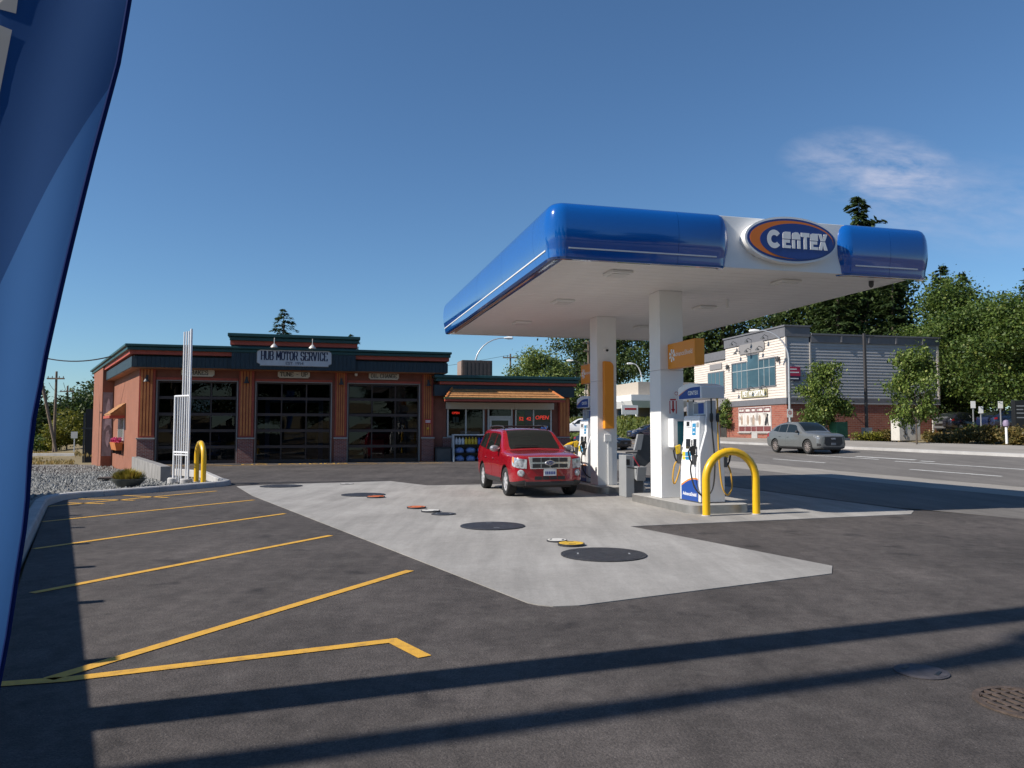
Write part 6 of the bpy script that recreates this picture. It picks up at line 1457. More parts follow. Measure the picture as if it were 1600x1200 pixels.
# ================================================================ POLES, WIRES
PWOOD = mat('weathered_pole_wood', (0.16, 0.12, 0.09), 0.9, var=0.25, scale=5)
def upole(lab, x, y, z, h, arms, r=0.15, arm_rot=10, w=2.4, lean=None):
    t = thing('utility_pole', lab, 'utility pole', W0, (x, y, z), arm_rot, 'utility poles')
    MB().tube([(0, 0, -0.3), (0, 0, h * 0.5), (0, 0, h)], [r * 1.15, r, r * 0.75], 10).build('pole', PWOOD, t, smooth=True)
    for hz in arms:
        a = boxp('crossarm', PWOOD, t, -w / 2, w / 2, -0.18, -0.06, hz - 0.07, hz + 0.07)
        for xx in (-w / 2 + 0.1, -w / 5, w / 5, w / 2 - 0.1): MB().lathe([(0.03, 0), (0.05, 0.1), (0.03, 0.16), (0.0, 0.18)], 8, (xx, -0.12, hz + 0.07)).build('insulator', GRYD, a)
    return t
upole('wooden utility pole at the far left nearest the banner', -44.0, 74.0, -0.6, 7.9, (7.2,), 0.13, 5, 1.6)
upole('distant wooden utility pole right of the leaning one at far left', -62.0, 107.0, -0.6, 8.4, (7.6,), 0.15, 5, 1.9)
upole('thin wooden utility pole behind the shop roof', -0.2, 95.0, 0.5, 10.6, (10.1,), 0.13, 5, 1.9)
upole('tall wooden utility pole with several crossarms left of the far column', 10.1, 101.0, 1.0, 12.4, (12.1, 11.0, 9.3), 0.16, 30, 1.6)
t = thing('leaning_pole', 'dark timber brace pole leaning beside the far left utility pole', 'pole', W0, (-43.1, 73.0, -0.6)); MB().tube([(0, 0, -0.2), (-1.9, 0.2, 7.2)], 0.14, 8).build('timber', PWOOD, t)
def wire(lab, a, b, sag, grp='overhead wires', r=0.02):
    a, b = Vector(a), Vector(b); pts = [(a + (b - a) * (i / 20)) - Vector((0, 0, sag * 4 * (i / 20) * (1 - i / 20))) for i in range(21)]
    o = MB().tube(pts, r, 5).build('overhead_wire', HB); tag(o, lab, 'wire', grp); return o
cnr = HF.pt(*leftwall(5.0, 0.8), 5.55)
wire('black service wire sagging from the banner to the garage roof corner', (-31.0, 45.0, 7.6), cnr, 0.9, None or 'overhead wires', 0.035)
wire('upper thin wire between the far left utility poles', (-44.7, 74, 6.2), (-62.7, 107, 7.3), 0.6); wire('lower thin wire between the far left utility poles', (-43.3, 74, 6.2), (-61.3, 107, 7.3), 0.9)
wire('thin wire from the far left pole running behind the garage', (-61.2, 107, 7.3), (-0.5, 95, 10.9), 1.6); wire('thin wire from the shop roof pole to the tall pole at the column', (0.4, 95, 10.9), (9.9, 101, 12.6), 0.5)
wire('second thin wire from the shop roof pole to the tall pole', (-0.6, 95, 10.9), (9.7, 101, 10.6), 0.6)
upole('wooden service pole left of the gravel carrying the garage wire', -31.0, 45.0, -0.6, 8.6, (8.1,), 0.14, 40, 1.8)
# poles beside the lot on the left, out of the picture: their shadows cross the foreground
t = thing('sign_column', 'tall square steel sign column left of the lot', 'pole', W0, (-6.3, 3.07, 0), 20); boxp('shaft', GRYP, t, -0.205, 0.205, -0.205, 0.205, 0, 11.5); boxp('footing', KERBM, t, -0.4, 0.4, -0.4, 0.4, -0.2, 0.12)
t = thing('utility_pole', 'tall utility pole with lamp arm left of the lot', 'utility pole', W0, (-11.9, 0.12, 0), 0, 'utility poles')
MB().tube([(0, 0, -0.3), (0, 0, 8), (0, 0, 16)], [0.18, 0.15, 0.12], 12).build('pole', PWOOD, t, smooth=True)
MB().tube([(0, 0, 12.2), (0.25, 0.22, 12.75), (0.45, 0.36, 12.9), (0.75, 0.58, 12.92)], 0.085, 8).build('lamp_arm', POLEM, t, smooth=True); MB().tube([(0.7, 0.55, 12.9), (1.0, 0.75, 12.9)], [0.14, 0.10], 8).build('lamp_head', POLEM, t)

# ================================================================ TREES AND PLANTS
def quadmesh(name, C, A, B, m):
    """leaf quads (diamonds): centres C, half axes A, B"""
    n = len(C); V = np.empty((n, 4, 3)); V[:, 0] = C - A; V[:, 1] = C - B; V[:, 2] = C + A; V[:, 3] = C + B
    me = bpy.data.meshes.new(name); me.vertices.add(n * 4); me.vertices.foreach_set('co', V.reshape(-1))
    me.loops.add(n * 4); me.loops.foreach_set('vertex_index', np.arange(n * 4)); me.polygons.add(n)
    me.polygons.foreach_set('loop_start', np.arange(n) * 4)
    me.update(calc_edges=True); me.validate(); me.materials.append(m)
    return me
def unit(v): return v / np.maximum(np.linalg.norm(v, axis=1, keepdims=True), 1e-9)
def crown(name, lobes, n, size, m, seed, clump=0.28, per=26, flat_=0.35):
    rg = np.random.default_rng(seed); L_ = np.array(lobes, float); vol = L_[:, 3] * L_[:, 4] * L_[:, 5]; vol = vol ** 0.67
    k = max(1, n // per); idx = rg.choice(len(L_), k, p=vol / vol.sum())
    d = unit(rg.normal(size=(k, 3))); rad = rg.uniform(0.45, 1.0, (k, 1)) ** 0.45
    cc = L_[idx, :3] + d * rad * L_[idx, 3:6]; cr_ = clump * rg.uniform(0.6, 1.4, (k, 1))
    rep = np.repeat(np.arange(k), per); N = len(rep)
    off = rg.normal(size=(N, 3)) * cr_[rep]; off[:, 2] *= 0.7
    C = cc[rep] + off
    nn = unit(d[rep] * 0.5 + rg.normal(size=(N, 3)) * 0.8 + np.array([0, 0, flat_]))
    t = unit(np.cross(nn, rg.normal(size=(N, 3)))); b = np.cross(nn, t); s_ = size * rg.uniform(0.55, 1.3, (N, 1))
    return quadmesh(name, C, t * s_, b * s_ * 0.62, m)
def trunkmesh(h, r, limbs, seed, m):
    rg = random.Random(seed); mb = MB(); mb.tube([(0, 0, -0.3), (rg.uniform(-.1, .1) * r, 0, h * 0.35), (rg.uniform(-1, 1) * r, rg.uniform(-1, 1) * r, h * 0.7), (0, 0, h)], [r * 1.25, r, r * 0.7, r * 0.3], 8)
    for (x, y, z) in limbs:
        b = Vector((0, 0, h * rg.uniform(0.3, 0.7))); e = Vector((x, y, z)); mid = (b + e) / 2 + Vector((0, 0, 0.08 * h))
        mb.tube([b, mid, e], [r * 0.5, r * 0.35, r * 0.12], 6)
    return mb.mesh('trunk', m, True)
BARK = mat('tree_bark', (0.09, 0.07, 0.055), 0.9, var=0.3, scale=6)
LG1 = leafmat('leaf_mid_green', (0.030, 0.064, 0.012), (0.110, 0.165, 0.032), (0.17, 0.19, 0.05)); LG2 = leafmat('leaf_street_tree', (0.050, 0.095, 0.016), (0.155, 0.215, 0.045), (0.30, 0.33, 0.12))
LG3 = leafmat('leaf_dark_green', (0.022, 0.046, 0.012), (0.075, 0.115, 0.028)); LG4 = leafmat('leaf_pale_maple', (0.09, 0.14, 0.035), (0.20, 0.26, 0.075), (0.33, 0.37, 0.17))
NDL = leafmat('needle_green', (0.018, 0.040, 0.014), (0.060, 0.092, 0.030)); LYL = leafmat('leaf_yellow_green', (0.09, 0.11, 0.015), (0.22, 0.21, 0.03)); LBR = leafmat('shrub_brown_green', (0.07, 0.07, 0.018), (0.20, 0.14, 0.04), (0.30, 0.20, 0.08))
def lobes_round(R_, H, n, seed, z0):
    rg = random.Random(seed); L_ = [(0, 0, z0 + H * 0.5, R_ * 0.62, R_ * 0.62, H * 0.46)]
    for i in range(n):
        a = rg.uniform(0, 6.28); f = rg.uniform(0.05, 1.0); rr = R_ * (0.92 if f < 0.6 else 0.92 - (f - 0.6) * 1.45) * rg.uniform(0.5, 1.12)
        s_ = R_ * rg.uniform(0.18, 0.46); L_.append((rr * math.cos(a), rr * math.sin(a), z0 + H * f, s_, s_, s_ * rg.uniform(0.6, 0.95)))
    return L_
def dec(R_, H, z0, n, size, m, seed, nl=14, tr=0.2, clump=None):
    L_ = lobes_round(R_, H, nl, seed, z0)
    return (crown('crown', L_, n, size, m, seed, clump or R_ * 0.13), trunkmesh(z0 + H * 0.55, tr, [l[:3] for l in L_[1:9]], seed, BARK))
def plant_tree(name, label, meshes, x, y, z=None, rot=0.0, s_=1.0, group='background trees', sz=None):
    t = thing(name, label, 'tree', W0, (x, y, (zg(x, y) if z is None else z) - 0.05), rot, group)
    t.scale = (s_, s_, sz or s_)
    inst('crown', meshes[0], t); inst('trunk', meshes[1], t)
    return t
def conifer(h, R_, n, seed, m, bare=0.08, droop=0.25):
    rg = np.random.default_rng(seed); C, A, B = [], [], []; mb = MB(); mb.tube([(0, 0, -0.3), (0, 0, h * 0.5), (0, 0, h * 0.98)], [R_ * 0.09, R_ * 0.055, 0.02], 8)
    lev = int(h / 0.55); tot = 0
    for i in range(lev):
        f = bare + (1 - bare) * i / lev; z = f * h; br = R_ * (1 - f) ** 0.62 * (0.75 + 0.5 * rg.random()) + 0.15
        nb_ = int(5 + 3 * rg.random())
        for j in range(nb_):
            a = rg.random() * 6.28; L_ = br * rg.uniform(0.6, 1.15); up = 0.25 * (f - 0.3)
            if rg.random() < 0.25 and L_ > 0.6: mb.tube([(0, 0, z), (L_ * 0.9 * math.cos(a), L_ * 0.9 * math.sin(a), z + L_ * up - droop * L_ * 0.8)], [0.05, 0.015], 4)
            k = max(3, int(n / lev / nb_ * L_ / (R_ * 0.6)))
            s_ = rg.uniform(0.12, 1.0, k) ** 0.75 * L_
            for q in s_:
                w = (0.12 + 0.20 * (1 - q / L_)) * L_ * 0.7; lx = rg.normal() * w * 0.6
                px_, py_ = q * math.cos(a) - lx * math.sin(a), q * math.sin(a) + lx * math.cos(a); pz = z + q * up - droop * q * q / max(L_, 0.3) + rg.normal() * 0.10
                C.append((px_, py_, pz)); da = a + rg.normal() * 0.5; A.append((math.cos(da), math.sin(da), -0.35 + rg.normal() * 0.3)); B.append((-math.sin(da), math.cos(da), rg.normal() * 0.4))
    C, A, B = np.array(C), unit(np.array(A)), unit(np.array(B)); s_ = (0.05 + 0.0105 * h) * rg.uniform(0.7, 1.4, (len(C), 1))
    return (quadmesh('crown', C, A * s_, B * s_ * 0.42, m), mb.mesh('trunk', BARK, True))

# street trees
st1 = dec(1.75, 3.7, 1.35, 9500, 0.105, LG2, 11, 16, 0.06, 0.24); st2 = dec(1.7, 3.9, 1.25, 9500, 0.095, LG2, 23, 18, 0.055, 0.24); st3 = dec(0.75, 2.6, 0.9, 1500, 0.10, LG2, 31, 9, 0.04, 0.18)
plant_tree('street_tree', 'young leafy street tree behind the grey SUV before the brick wall', st1, 21.8, 53.3, None, 0, 0.82, 'street trees', 1.0)
plant_tree('street_tree', 'young leafy street tree beside the white utility cabinet', st2, 22.6, 43.0, None, 0, 0.78, 'street trees', 1.0)
plant_tree('street_tree', 'thin small street tree left of the PET HOSPITAL shopfront', st3, 18.2, 65.3, group='street trees')
# background
dA = dec(5.2, 10.5, 2.0, 34000, 0.15, LG1, 41, 26, 0.3, 0.62); dB = dec(4.6, 11.5, 1.6, 32000, 0.15, LG1, 42, 26, 0.3, 0.6); dC = dec(6.0, 13.0, 5.0, 26000, 0.2, LG3, 43, 26, 0.4, 0.72); dD = dec(3.9, 8.0, 2.8, 26000, 0.16, LG4, 44, 24, 0.3, 0.5)
cA = conifer(30, 8.4, 24000, 51, NDL); cB = conifer(22, 5.2, 14000, 52, NDL); cC = conifer(17, 4.3, 9000, 53, NDL)
k = 0
for lab, me, x, y, z, rot, s_ in (
 ('large leafy tree at the right behind the black directory sign', dA, 37.6, 59.0, None, 0, 0.82), ('broad green tree right of the grey sided building', dB, 39.4, 68.0, None, 80, 0.88), ('green tree at the far right edge behind the lot', dA, 42.5, 60.0, None, 200, 0.80),
 ('leafy tree rising directly behind the right end of the grey wall', dB, 42.5, 75.0, None, 150, 0.9), ('round pale green maple behind the shop roof', dD, 4.0, 95.0, 0.5, 30, 1.02),
 ('dark tree behind the plaza between the columns, leftmost', dC, 13.6, 116.0, 2.5, 0, 1.05), ('dark tree behind the plaza right of the near column', dC, 22.0, 112.0, 2.5, 120, 1.1), ('dark tree behind the narrow cream building', dC, 30.0, 108.0, 2.5, 230, 1.15),
 ('dark tree behind the corner building parapet, left', dC, 38.0, 104.0, 2.5, 40, 1.2), ('dark tree behind the corner building parapet, right', dC, 44.5, 96.0, 2.5, 300, 1.15)):
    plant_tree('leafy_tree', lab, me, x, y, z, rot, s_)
for lab, me, x, y, z, rot, s_ in (
 ('tallest dark conifer rising above the right end of the canopy', cA, 44.6, 97.5, 2.0, 0, 1.0), ('dark conifer just right of the canopy end, pointed top', cB, 49.6, 88.0, 2.0, 60, 0.86), ('dark conifer right of the pointed one beyond the canopy end', cB, 53.3, 90.0, 2.0, 120, 0.84),
 ('dark conifer under the canopy edge, left of the tall one', cB, 38.5, 90.0, 2.0, 200, 0.98), ('dark conifer under the canopy edge above the grey wall', cB, 43.0, 86.0, 2.0, 270, 0.86), ('dark conifer at the extreme right edge', cC, 53.8, 78.0, 2.0, 0, 1.05),
 ('lone conifer tip rising behind the raised garage parapet', cC, -33.5, 112.0, 1.4, 0, 1.08), ('small conifer tip behind the right end of the raised parapet', cC, -22.0, 104.0, 0.0, 90, 0.88), ('dark conifer beside the maple behind the shop roof', cC, 0.9, 99.0, 0.0, 45, 0.56), ('dark conifer right of the maple behind the shop roof', cC, 7.9, 94.0, 0.5, 45, 0.56)):
    plant_tree('conifer_tree', lab, me, x, y, z, rot, s_)
# far left
dE = dec(5.5, 6.0, 0.8, 9000, 0.26, LG3, 61, 20, 0.25, 0.65); yl = dec(2.2, 4.2, 0.5, 4200, 0.15, LYL, 62, 14, 0.06, 0.32)
for i, (x, y, s_, lab) in enumerate(((-66, 104, 1.0, 'dark tree at the far left beside the banner'), (-58, 108, 0.95, 'dark tree behind the yellow green sapling at far left'), (-63, 118, 1.1, 'dark tree behind the distant utility pole'), (-74, 108, 1.05, 'dark tree at far left behind the banner edge'), (-54, 122, 1.05, 'dark tree just left of the garage back corner'))):
    plant_tree('leafy_tree', lab, dE, x, y, -0.6, i * 70, s_)
plant_tree('sapling', 'yellow green sapling beside the leaning pole at far left', yl, -44.5, 77.0, -0.6, 0, 1.0)
bs = dec(1.6, 1.6, 0.1, 2600, 0.12, LG1, 63, 10, 0.04, 0.25)
for i, (x, y) in enumerate(((-47.5, 79), (-50, 80))): plant_tree('bush', ('low green bush left of the sapling at far left', 'low green bush nearest the banner at far left')[i], bs, x, y, -0.6, i * 50)
# wood behind the photographer, seen only as reflections in glass and paint
for i in range(9): plant_tree('leafy_tree', 'tree of the wood behind the viewer', (dC, dA)[i % 2], -44 + i * 11.5, -38 - 4 * (i % 3), 0, i * 40, 0.9 + 0.1 * (i % 3), 'trees behind the viewer')
for i, (x, y) in enumerate(((50, 58), (56, 50), (61, 60), (54, 38), (64, 44), (70, 54), (75, 40), (66, 28))): plant_tree('leafy_tree', 'tree beyond the right edge of the view', (dA, dB, dC)[i % 3], x + 4, y, None, i * 47, 0.85, 'trees beyond the right edge')
for i, (x, y) in enumerate(((-78, 78), (-86, 62), (-92, 84), (-98, 50), (-90, 36))): plant_tree('leafy_tree', 'tree beyond the left edge of the view', (dE, dC)[i % 2], x, y, -0.6, i * 47, 0.95, 'trees beyond the left edge')
# shrubs on the far verge
def shrub(name, label, x, y, R_, H, m, seed, n=900, grp='verge shrubs'):
    t = thing(name, label, 'shrub', W0, (x, y, zg(x, y) - 0.02), 0, grp)
    L_ = [(random.uniform(-R_, R_) * 0.7, random.uniform(-0.5, 0.5) * R_ * 0.5, H * random.uniform(0.35, 0.6), R_ * 0.45, R_ * 0.4, H * 0.42) for _ in range(7)]
    inst('foliage', crown('foliage', L_, n, 0.075, m, seed, 0.13, 18), t)
    mb = MB()
    for l in L_: mb.tube([(l[0] * 0.3, l[1] * 0.3, 0), (l[0], l[1], l[2])], 0.015, 4)
    mb.build('stems', BARK, t)
for i, (x, y, R_, H, m_, lab) in enumerate(((22.9, 50.2, 0.9, 0.62, LYL, 'low yellowish shrub left of the steel pole footing'), (24.2, 51.0, 0.9, 0.6, LYL, 'second low yellowish shrub beside the green box'), (24.9, 50.4, 0.9, 0.75, LBR, 'brown green shrub right of the steel pole footing'), (25.9, 51.0, 0.9, 0.7, LG3, 'dark shrub against the brick wall left of the cabinet'),
  (26.0, 47.0, 0.8, 0.6, LBR, 'small brownish shrub right of the white cabinet'), (26.5, 45.2, 1.2, 0.95, LBR, 'tan shrub left in the row before the fence'), (27.8, 46.0, 1.1, 0.95, LG3, 'dark green shrub in the middle of the right row'), (27.6, 44.0, 1.1, 1.05, LBR, 'tan shrub right of the dark green one'), (28.6, 43.4, 1.1, 0.9, LBR, 'tan shrub behind the white meter post'), (27.3, 41.6, 1.2, 0.9, LBR, 'tan shrub at the right edge beside the directory sign'), (25.3, 44.6, 0.9, 0.6, LBR, 'low tan shrub at the pavement edge'))):
    shrub('verge_shrub', lab, x, y, R_, H, m_, 100 + i, 1500)
# grass on the bank and the dry verge, past counting
def tufts(name, n, fn, h, m, seed, label):
    rg = np.random.default_rng(seed); P = np.array([fn(rg) for _ in range(n)]); a = rg.random(n) * 6.28
    A = np.stack([np.cos(a) * 0.3, np.sin(a) * 0.3, np.ones(n)], 1) * (h * rg.uniform(0.5, 1.3, (n, 1))); B = np.stack([-np.sin(a), np.cos(a), np.zeros(n)], 1) * (h * 0.28)
    o = inst(name, quadmesh(name, P, A, B, m)); o['kind'] = 'stuff'; o['label'] = label; o['category'] = 'grass'; return o
def on_bank(rg):
    a, b = rg.random(), rg.random() * 0.85; p = bank(a, b); return (p[0], p[1], p[2] + 0.1)
tufts('bank_grass', 9000, on_bank, 0.22, leafmat('bank_grass_leaf', (0.05, 0.08, 0.012), (0.15, 0.17, 0.03), (0.25, 0.2, 0.08)), 5, 'green and straw grass on the bank before the plaza')
DRY = leafmat('dry_grass_leaf', (0.22, 0.16, 0.06), (0.36, 0.28, 0.12), (0.12, 0.16, 0.03))
def on_verge(rg):
    y = 50 + rg.random() * 30; x = -0.665 * y + 6 - rg.random() * 16; return (x, y, zg(x, y) - 0.02)
tufts('dry_grass', 6000, on_verge, 0.14, DRY, 6, 'dry yellow grass beyond the gravel at far left')

# ================================================================ THINGS ON THE LOT
IRON = mat('black_cast_lid', (0.035, 0.036, 0.042), 0.55, 0.2, var=0.35, scale=9, bump=0.5, bscale=26); RUST = mat('rusty_iron', (0.085, 0.062, 0.05), 0.8, 0.2, var=0.4, scale=14, bump=0.4)
def lid(name, lab, x, y, r, m_, h=0.012, cat='cover', grp=None, z=0.009, rings=True, ringm=None):
    t = thing(name, lab, cat, W0, (x, y, z), random.uniform(0, 90), grp)
    MB().lathe([(r, 0), (r, h), (r * 0.94, h + 0.002)], 44).build('frame', ringm or m_, t)
    MB().lathe([(r * 0.93, h - 0.002), (r * 0.92, h + 0.004), (r * 0.3, h + 0.005)], 44).build('plate', m_, t)
    if rings:
        for k in range(2): MB().box(-0.05, 0.05, -0.012, 0.012, h + 0.0045, h + 0.007).build('lift_slot', GRYP if m_ is IRON else BLK, t).location = (0, (k * 2 - 1) * r * 0.6, 0)
    return t
lid('tank_cover', 'large black tank cover nearest the front of the concrete pad', 1.20, 10.18, 0.56, IRON, grp='tank covers'); lid('tank_cover', 'large black tank cover in the middle of the concrete pad', -0.33, 13.18, 0.55, IRON, grp='tank covers')
lid('tank_cover', 'large black tank cover behind the red lid', -3.75, 19.5, 0.55, IRON, grp='tank covers'); lid('tank_cover', 'farthest large black tank cover near the yellow hoop', -6.72, 22.5, 0.6, IRON, grp='tank covers')
lid('fill_cap', 'round yellow fill lid in front of the nearest tank cover', 0.84, 11.02, 0.19, mat('lid_yellow', (0.62, 0.38, 0.03), 0.5, var=0.2, scale=12), 0.03, 'lid', 'fill lids', ringm=IRON); lid('fill_cap', 'small white fill lid beside the yellow one', 0.66, 11.42, 0.15, mat('lid_white', (0.6, 0.58, 0.54), 0.5, var=0.1, scale=9), 0.02, 'lid', 'fill lids', ringm=IRON)
ORL = mat('lid_orange', (0.55, 0.13, 0.03), 0.5, var=0.2, scale=12)
lid('fill_cap', 'orange fill lid left of the small white one mid pad', -2.0, 16.2, 0.2, ORL, 0.03, 'lid', 'fill lids', ringm=IRON); lid('fill_cap', 'white fill lid right of the orange one mid pad', -1.63, 15.5, 0.19, mat('lid_white', (0.6, 0.58, 0.54)), 0.03, 'lid', 'fill lids', ringm=IRON)
lid('fill_cap', 'red orange fill lid touching the far black tank cover', -3.3, 18.75, 0.22, ORL, 0.03, 'lid', 'fill lids', ringm=IRON); lid('monitor_cover', 'small flat black cover right of the white lid', -1.33, 15.05, 0.24, IRON, 0.01, 'cover', 'small covers'); lid('monitor_cover', 'small pale ringed cover far on the pad behind the lids', -5.0, 23.4, 0.2, KERBM, 0.01, 'cover', 'small covers', ringm=IRON)
lid('manhole', 'worn bluish manhole cover lying in the shadow band at right', 2.78, 5.32, 0.17, mat('worn_lid', (0.06, 0.055, 0.062), 0.7, 0.0, var=0.3, scale=14), 0.006, 'manhole', None, 0.002)
t = thing('drain_grate', 'rusty round drain grate at the lower right corner', 'grate', W0, (3.10, 4.70, 0.002), 15)
MB().lathe([(0.30, 0), (0.30, 0.012), (0.262, 0.012), (0.262, -0.02)], 40, cap=False).build('ring', RUST, t)
for i in range(7):
    x = -0.21 + i * 0.07; q = math.sqrt(max(0.0, 0.262 ** 2 - x * x))
    boxp('bar', RUST, t, x - 0.013, x + 0.013, -q, q, 0.001, 0.011)
for i in range(5):
    y = -0.2 + i * 0.1; q = math.sqrt(0.26 ** 2 - y * y); boxp('crossbar', RUST, t, -q, q, y - 0.010, y + 0.010, 0.0012, 0.0095)
boxp('pit_shade', mat('pit_black', (0.008, 0.008, 0.008), 0.95), t, -0.185, 0.185, -0.185, 0.185, 0.0002, 0.0008)  # flat black sheet painted in for the dark hollow under the bars
# left corner: retaining wall, frame, planter
t = thing('retaining_wall', 'low grey concrete wall running from garage corner to the gravel', 'wall', W0, (0, 0, 0))
a, b = Vector((-11.05, 25.0)), Vector((-17.75, 36.7)); d = (b - a).normalized(); n = Vector((-d.y, d.x)) * 0.31
MB().hexa([(*(a), -0.3), (*(b), -0.6), (*(b + n), -0.6), (*(a + n), -0.3), (*(a), 0.47), (*(b), 0.38), (*(b + n), 0.38), (*(a + n), 0.47)]).build('wall_body', mat('weathered_concrete', (0.22, 0.21, 0.20), 0.9, var=0.3, scale=1.6, bump=0.3, bscale=40), t, bevel=0.015)
t = thing('pipe_frame', 'tall white metal pipe frame standing at the gravel corner', 'frame', W0, (-9.95, 23.2, 0.07), -37)
FW = mat('white_pipe_paint', (0.72, 0.72, 0.73), 0.35, var=0.05)
for i, x in enumerate((0.0, 0.13, 0.26, 0.39)): MB().tube([(x, 0, 0.0 if i != 1 else 0.9), (x, 0, 4.55 + (0.06 if i == 3 else 0))], 0.036 if i == 3 else 0.024, 8).build('upright', FW, t, smooth=True)
MB().tube([(-0.42, 0, 0), (-0.42, 0, 2.6)], 0.035, 8).build('low_upright', FW, t, smooth=True); MB().tube([(-0.44, 0, 2.6), (0.41, 0, 2.6)], 0.03, 8).build('crosspiece', FW, t, smooth=True); MB().tube([(-0.4, 0, 0.9), (0.39, 0, 0.9)], 0.03, 8).build('crosspiece', FW, t, smooth=True); MB().tube([(-0.4, 0, 0.82), (0.39, 0, 0.82)], 0.02, 8).build('crosspiece', FW, t, smooth=True)
for x in (-0.25, -0.12): MB().tube([(x, 0, 0.0), (x, 0, 2.58)], 0.02, 6).build('baluster', FW, t, smooth=True)
for k, x in enumerate((-0.42, 0.3)): MB().lathe([(0.17, -0.1), (0.17, 0.1), (0.14, 0.13), (0.05, 0.13)], 16, (x, 0, 0)).build('footing', KERBM, t, smooth=40)
t = thing('planter', 'dark round planter bowl with yellow green grasses on the gravel', 'planter', W0, (-10.8, 21.75, 0.03))
MB().lathe([(0.26, 0.0), (0.33, 0.10), (0.44, 0.21), (0.45, 0.25), (0.41, 0.25), (0.36, 0.17), (0.0, 0.17)], 24).build('bowl', mat('planter_dark', (0.06, 0.065, 0.06), 0.6, var=0.2), t, smooth=True)
rg = np.random.default_rng(8); n = 900; ang = rg.random(n) * 6.28; rad = rg.random(n) ** 0.5 * 0.42
P = np.stack([np.cos(ang) * rad, np.sin(ang) * rad, 0.27 + 0.20 * (1 - (rad / 0.45) ** 2) * rg.uniform(0.4, 1.1, n)], 1); A = unit(np.stack([np.cos(ang) * 0.7, np.sin(ang) * 0.7, np.ones(n)], 1)) * rg.uniform(0.07, 0.16, (n, 1)); B = np.stack([-np.sin(ang), np.cos(ang), np.zeros(n)], 1) * 0.012
inst('grasses', quadmesh('grasses', P, A, B, leafmat('planter_grass', (0.16, 0.14, 0.02), (0.34, 0.28, 0.05), (0.25, 0.07, 0.03))), t)
t = thing('rusty_sheet', 'flat brown rusty plate lying on the gravel by the wall', 'plate', W0, (-14.2, 27.6, grz(-14.2, 27.6) + 0.06), 20); MB().box(-0.5, 0.5, -0.4, 0.4, 0, 0.06).build('plate', RUST, t, bevel=0.01)
t = thing('enclosure_gate', 'tall black gate panels at the back left of the garage', 'gate', W0, (-29.4, 53.0, -0.6), 20)
for x, w in ((0.0, 0.5), (0.58, 0.75), (1.36, 0.7)): boxp('panel', TRIMB, t, x, x + w, 0, 0.06, 0, 3.7 + 0.1 * x)
boxp('brace', GRYD, t, -0.2, 1.3, -0.06, -0.001, 2.3, 2.42); boxp('post', GRYD, t, -0.12, -0.02, -0.04, 0.08, 0, 3.4)
t = thing('low_wall', 'low weathered concrete barrier in the dry grass at far left', 'wall', W0, (-39.0, 62.0, zg(-39, 62) - 0.1), -4); boxp('barrier', KERBM, t, -7, 6, 0, 0.4, 0, 0.45, bevel=0.02)
t = thing('lot_sign', 'small pale sign on a post by the far left sapling', 'sign', W0, (-39.8, 70.0, -0.7)); boxp('post', POLEM, t, -0.04, 0.04, 0, 0.06, 0, 2.2); boxp('plate', GRYP, t, -0.3, 0.3, -0.02, -0.001, 1.6, 2.2)
# flowers in the side window box
FLW = leafmat('pink_flower', (0.45, 0.02, 0.12), (0.65, 0.08, 0.25), (0.05, 0.12, 0.03)); rg = np.random.default_rng(9); n = 260
P = np.stack([rg.uniform(-1.2, 1.2, n), rg.uniform(0.1, 0.44, n), 0.42 + rg.random(n) * 0.25], 1); nn = unit(rg.normal(size=(n, 3))); T_ = unit(np.cross(nn, rg.normal(size=(n, 3)))); o = inst('flowers', quadmesh('flowers', P, T_ * 0.06, np.cross(nn, T_) * 0.06, FLW), fb)
# fence on the left boundary (only its shadow falls in the picture)
FWD = mat('fence_board', (0.20, 0.15, 0.11), 0.85, var=0.2, scale=4); f0 = Vector((-12.88, 17.86)); fd = Vector((0.506, -0.862)); fa = math.degrees(math.atan2(fd.y, fd.x))
t = thing('board_fence', 'solid timber boundary fence left of the parking bays', 'fence', W0, (f0.x, f0.y, 0), fa)
for i in range(12):
    boxp('post', FWD, t, i * 2.17 - 0.06, i * 2.17 + 0.06, -0.06, 0.06, -0.3, 1.96)
    if i < 11:
        for j in range(14): boxp('board', FWD, t, i * 2.17 + 0.065 + j * 0.1457, i * 2.17 + 0.065 + (j + 1) * 0.1457 - 0.001, -0.012, 0.012, 0.0, 1.83)
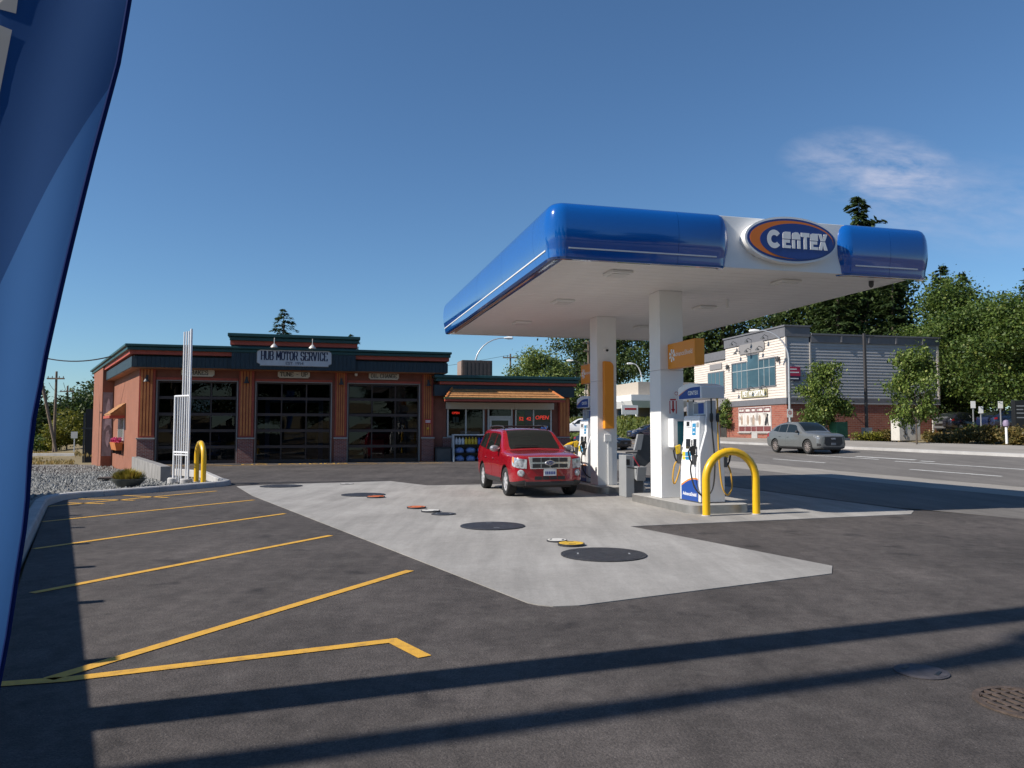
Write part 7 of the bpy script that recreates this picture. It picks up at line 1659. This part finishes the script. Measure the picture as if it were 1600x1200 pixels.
# feather banner close to the viewer
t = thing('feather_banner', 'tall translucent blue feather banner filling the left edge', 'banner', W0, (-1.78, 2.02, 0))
edge = [(4.25, -0.93), (4.1, -0.86), (3.8, -0.87), (3.4, -0.92), (3.1, -0.975), (2.81, -1.038), (2.63, -1.064), (2.38, -1.118), (2.21, -1.152), (1.95, -1.205), (1.83, -1.23), (1.77, -1.24), (1.67, -1.26), (1.58, -1.270), (1.46, -1.276), (1.38, -1.284), (1.26, -1.303), (1.10, -1.325), (0.95, -1.35)]
def clothmat(name, c_):
    m = bpy.data.materials.new(name); m.use_nodes = True; tt = m.node_tree; b = tt.nodes['Principled BSDF']; out = tt.nodes['Material Output']; b.inputs['Roughness'].default_value = 0.8; b.inputs['Specular IOR Level'].default_value = 0.1; b.inputs['Base Color'].default_value = (*c_, 1)
    tl = tt.nodes.new('ShaderNodeBsdfTranslucent'); tl.inputs['Color'].default_value = (*c_, 1); mx = tt.nodes.new('ShaderNodeMixShader'); mx.inputs[0].default_value = 0.5
    co = tt.nodes.new('ShaderNodeTexCoord'); wv = tt.nodes.new('ShaderNodeTexNoise'); wv.inputs['Scale'].default_value = 380; tt.links.new(co.outputs['Object'], wv.inputs['Vector']); bp = tt.nodes.new('ShaderNodeBump'); bp.inputs['Strength'].default_value = 0.15; bp.inputs['Distance'].default_value = 0.002; tt.links.new(wv.outputs['Fac'], bp.inputs['Height']); tt.links.new(bp.outputs['Normal'], b.inputs['Normal'])
    tt.links.new(b.outputs[0], mx.inputs[1]); tt.links.new(tl.outputs[0], mx.inputs[2]); tt.links.new(mx.outputs[0], out.inputs['Surface']); return m
def ex(z):
    for (z1, x1), (z0, x0) in zip(edge, edge[1:]):
        if z0 <= z <= z1: return x0 + (x1 - x0) * (z - z0) / (z1 - z0)
    return edge[-1][1] if z < 1 else edge[0][1]
def yw(x, z): return 0.018 * math.sin(x * 9 + z * 1.5) + 0.012 * math.sin(x * 17 - z * 3.1) + 0.03 * math.sin(z * 1.2)
def bp_(f, z, dy=0.0):
    x = -1.76 + (ex(z) + 1.76) * f; return (x + 1.78, yw(x, z) + dy, z)
def zsplit(x): return 2.57 + (x + 1.08) * 1.79     # fabric is darker blue above this slant, lighter below
zs = [0.95 + 3.3 * i / 110 for i in range(111)]; nx2 = 30
lo, hi = MB(), MB()
V = [bp_(j / nx2, z) for z in zs for j in range(nx2 + 1)]
Fl, Fh = [], []
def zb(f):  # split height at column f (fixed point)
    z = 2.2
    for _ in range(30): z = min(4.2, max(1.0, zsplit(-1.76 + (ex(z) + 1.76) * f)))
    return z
nz = 60
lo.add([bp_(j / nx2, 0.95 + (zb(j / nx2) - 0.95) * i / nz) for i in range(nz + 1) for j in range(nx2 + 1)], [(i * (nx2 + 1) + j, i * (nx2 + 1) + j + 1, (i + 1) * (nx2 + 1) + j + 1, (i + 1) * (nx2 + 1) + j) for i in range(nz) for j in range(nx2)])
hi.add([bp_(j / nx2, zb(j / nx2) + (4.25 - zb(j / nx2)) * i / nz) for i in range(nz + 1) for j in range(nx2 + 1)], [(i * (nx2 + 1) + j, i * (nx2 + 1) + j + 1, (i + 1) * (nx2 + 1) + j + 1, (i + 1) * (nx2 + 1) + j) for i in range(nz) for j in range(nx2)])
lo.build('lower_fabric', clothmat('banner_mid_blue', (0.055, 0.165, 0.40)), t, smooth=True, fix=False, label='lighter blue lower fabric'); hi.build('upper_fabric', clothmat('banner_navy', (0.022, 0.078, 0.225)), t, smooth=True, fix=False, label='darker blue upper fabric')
MB().tube([bp_(1.0, z) for z in zs], 0.0065, 8).build('edge_hem', clothmat('banner_hem', (0.015, 0.035, 0.16)), t, smooth=True)
WC = clothmat('banner_white_print', (0.62, 0.60, 0.56))
for poly in ([(0.32, 2.84), (0.46, 2.84), (0.45, 2.755), (0.40, 2.765), (0.32, 2.79)], [(0.32, 2.75), (0.40, 2.725), (0.44, 2.71), (0.405, 2.53), (0.37, 2.42), (0.32, 2.40)]):
    P = poly; MB().add([(x, yw(x - 1.78, z) - 0.004, z) for x, z in P], [tuple(range(len(P)))]).build('white_print', WC, t, fix=False)
MB().tube([(0.0, 0, 0.0), (0.0, 0.0, 1.5), (0.0, 0.03, 3.4), (0.12, 0.03, 4.0), (0.45, 0.02, 4.32), (0.86, 0.02, 4.24)], 0.014, 8).build('pole', ALU, t, smooth=True); MB().lathe([(0.28, 0), (0.28, 0.03), (0.04, 0.09), (0.03, 0.25)], 18).build('base', BLK, t)
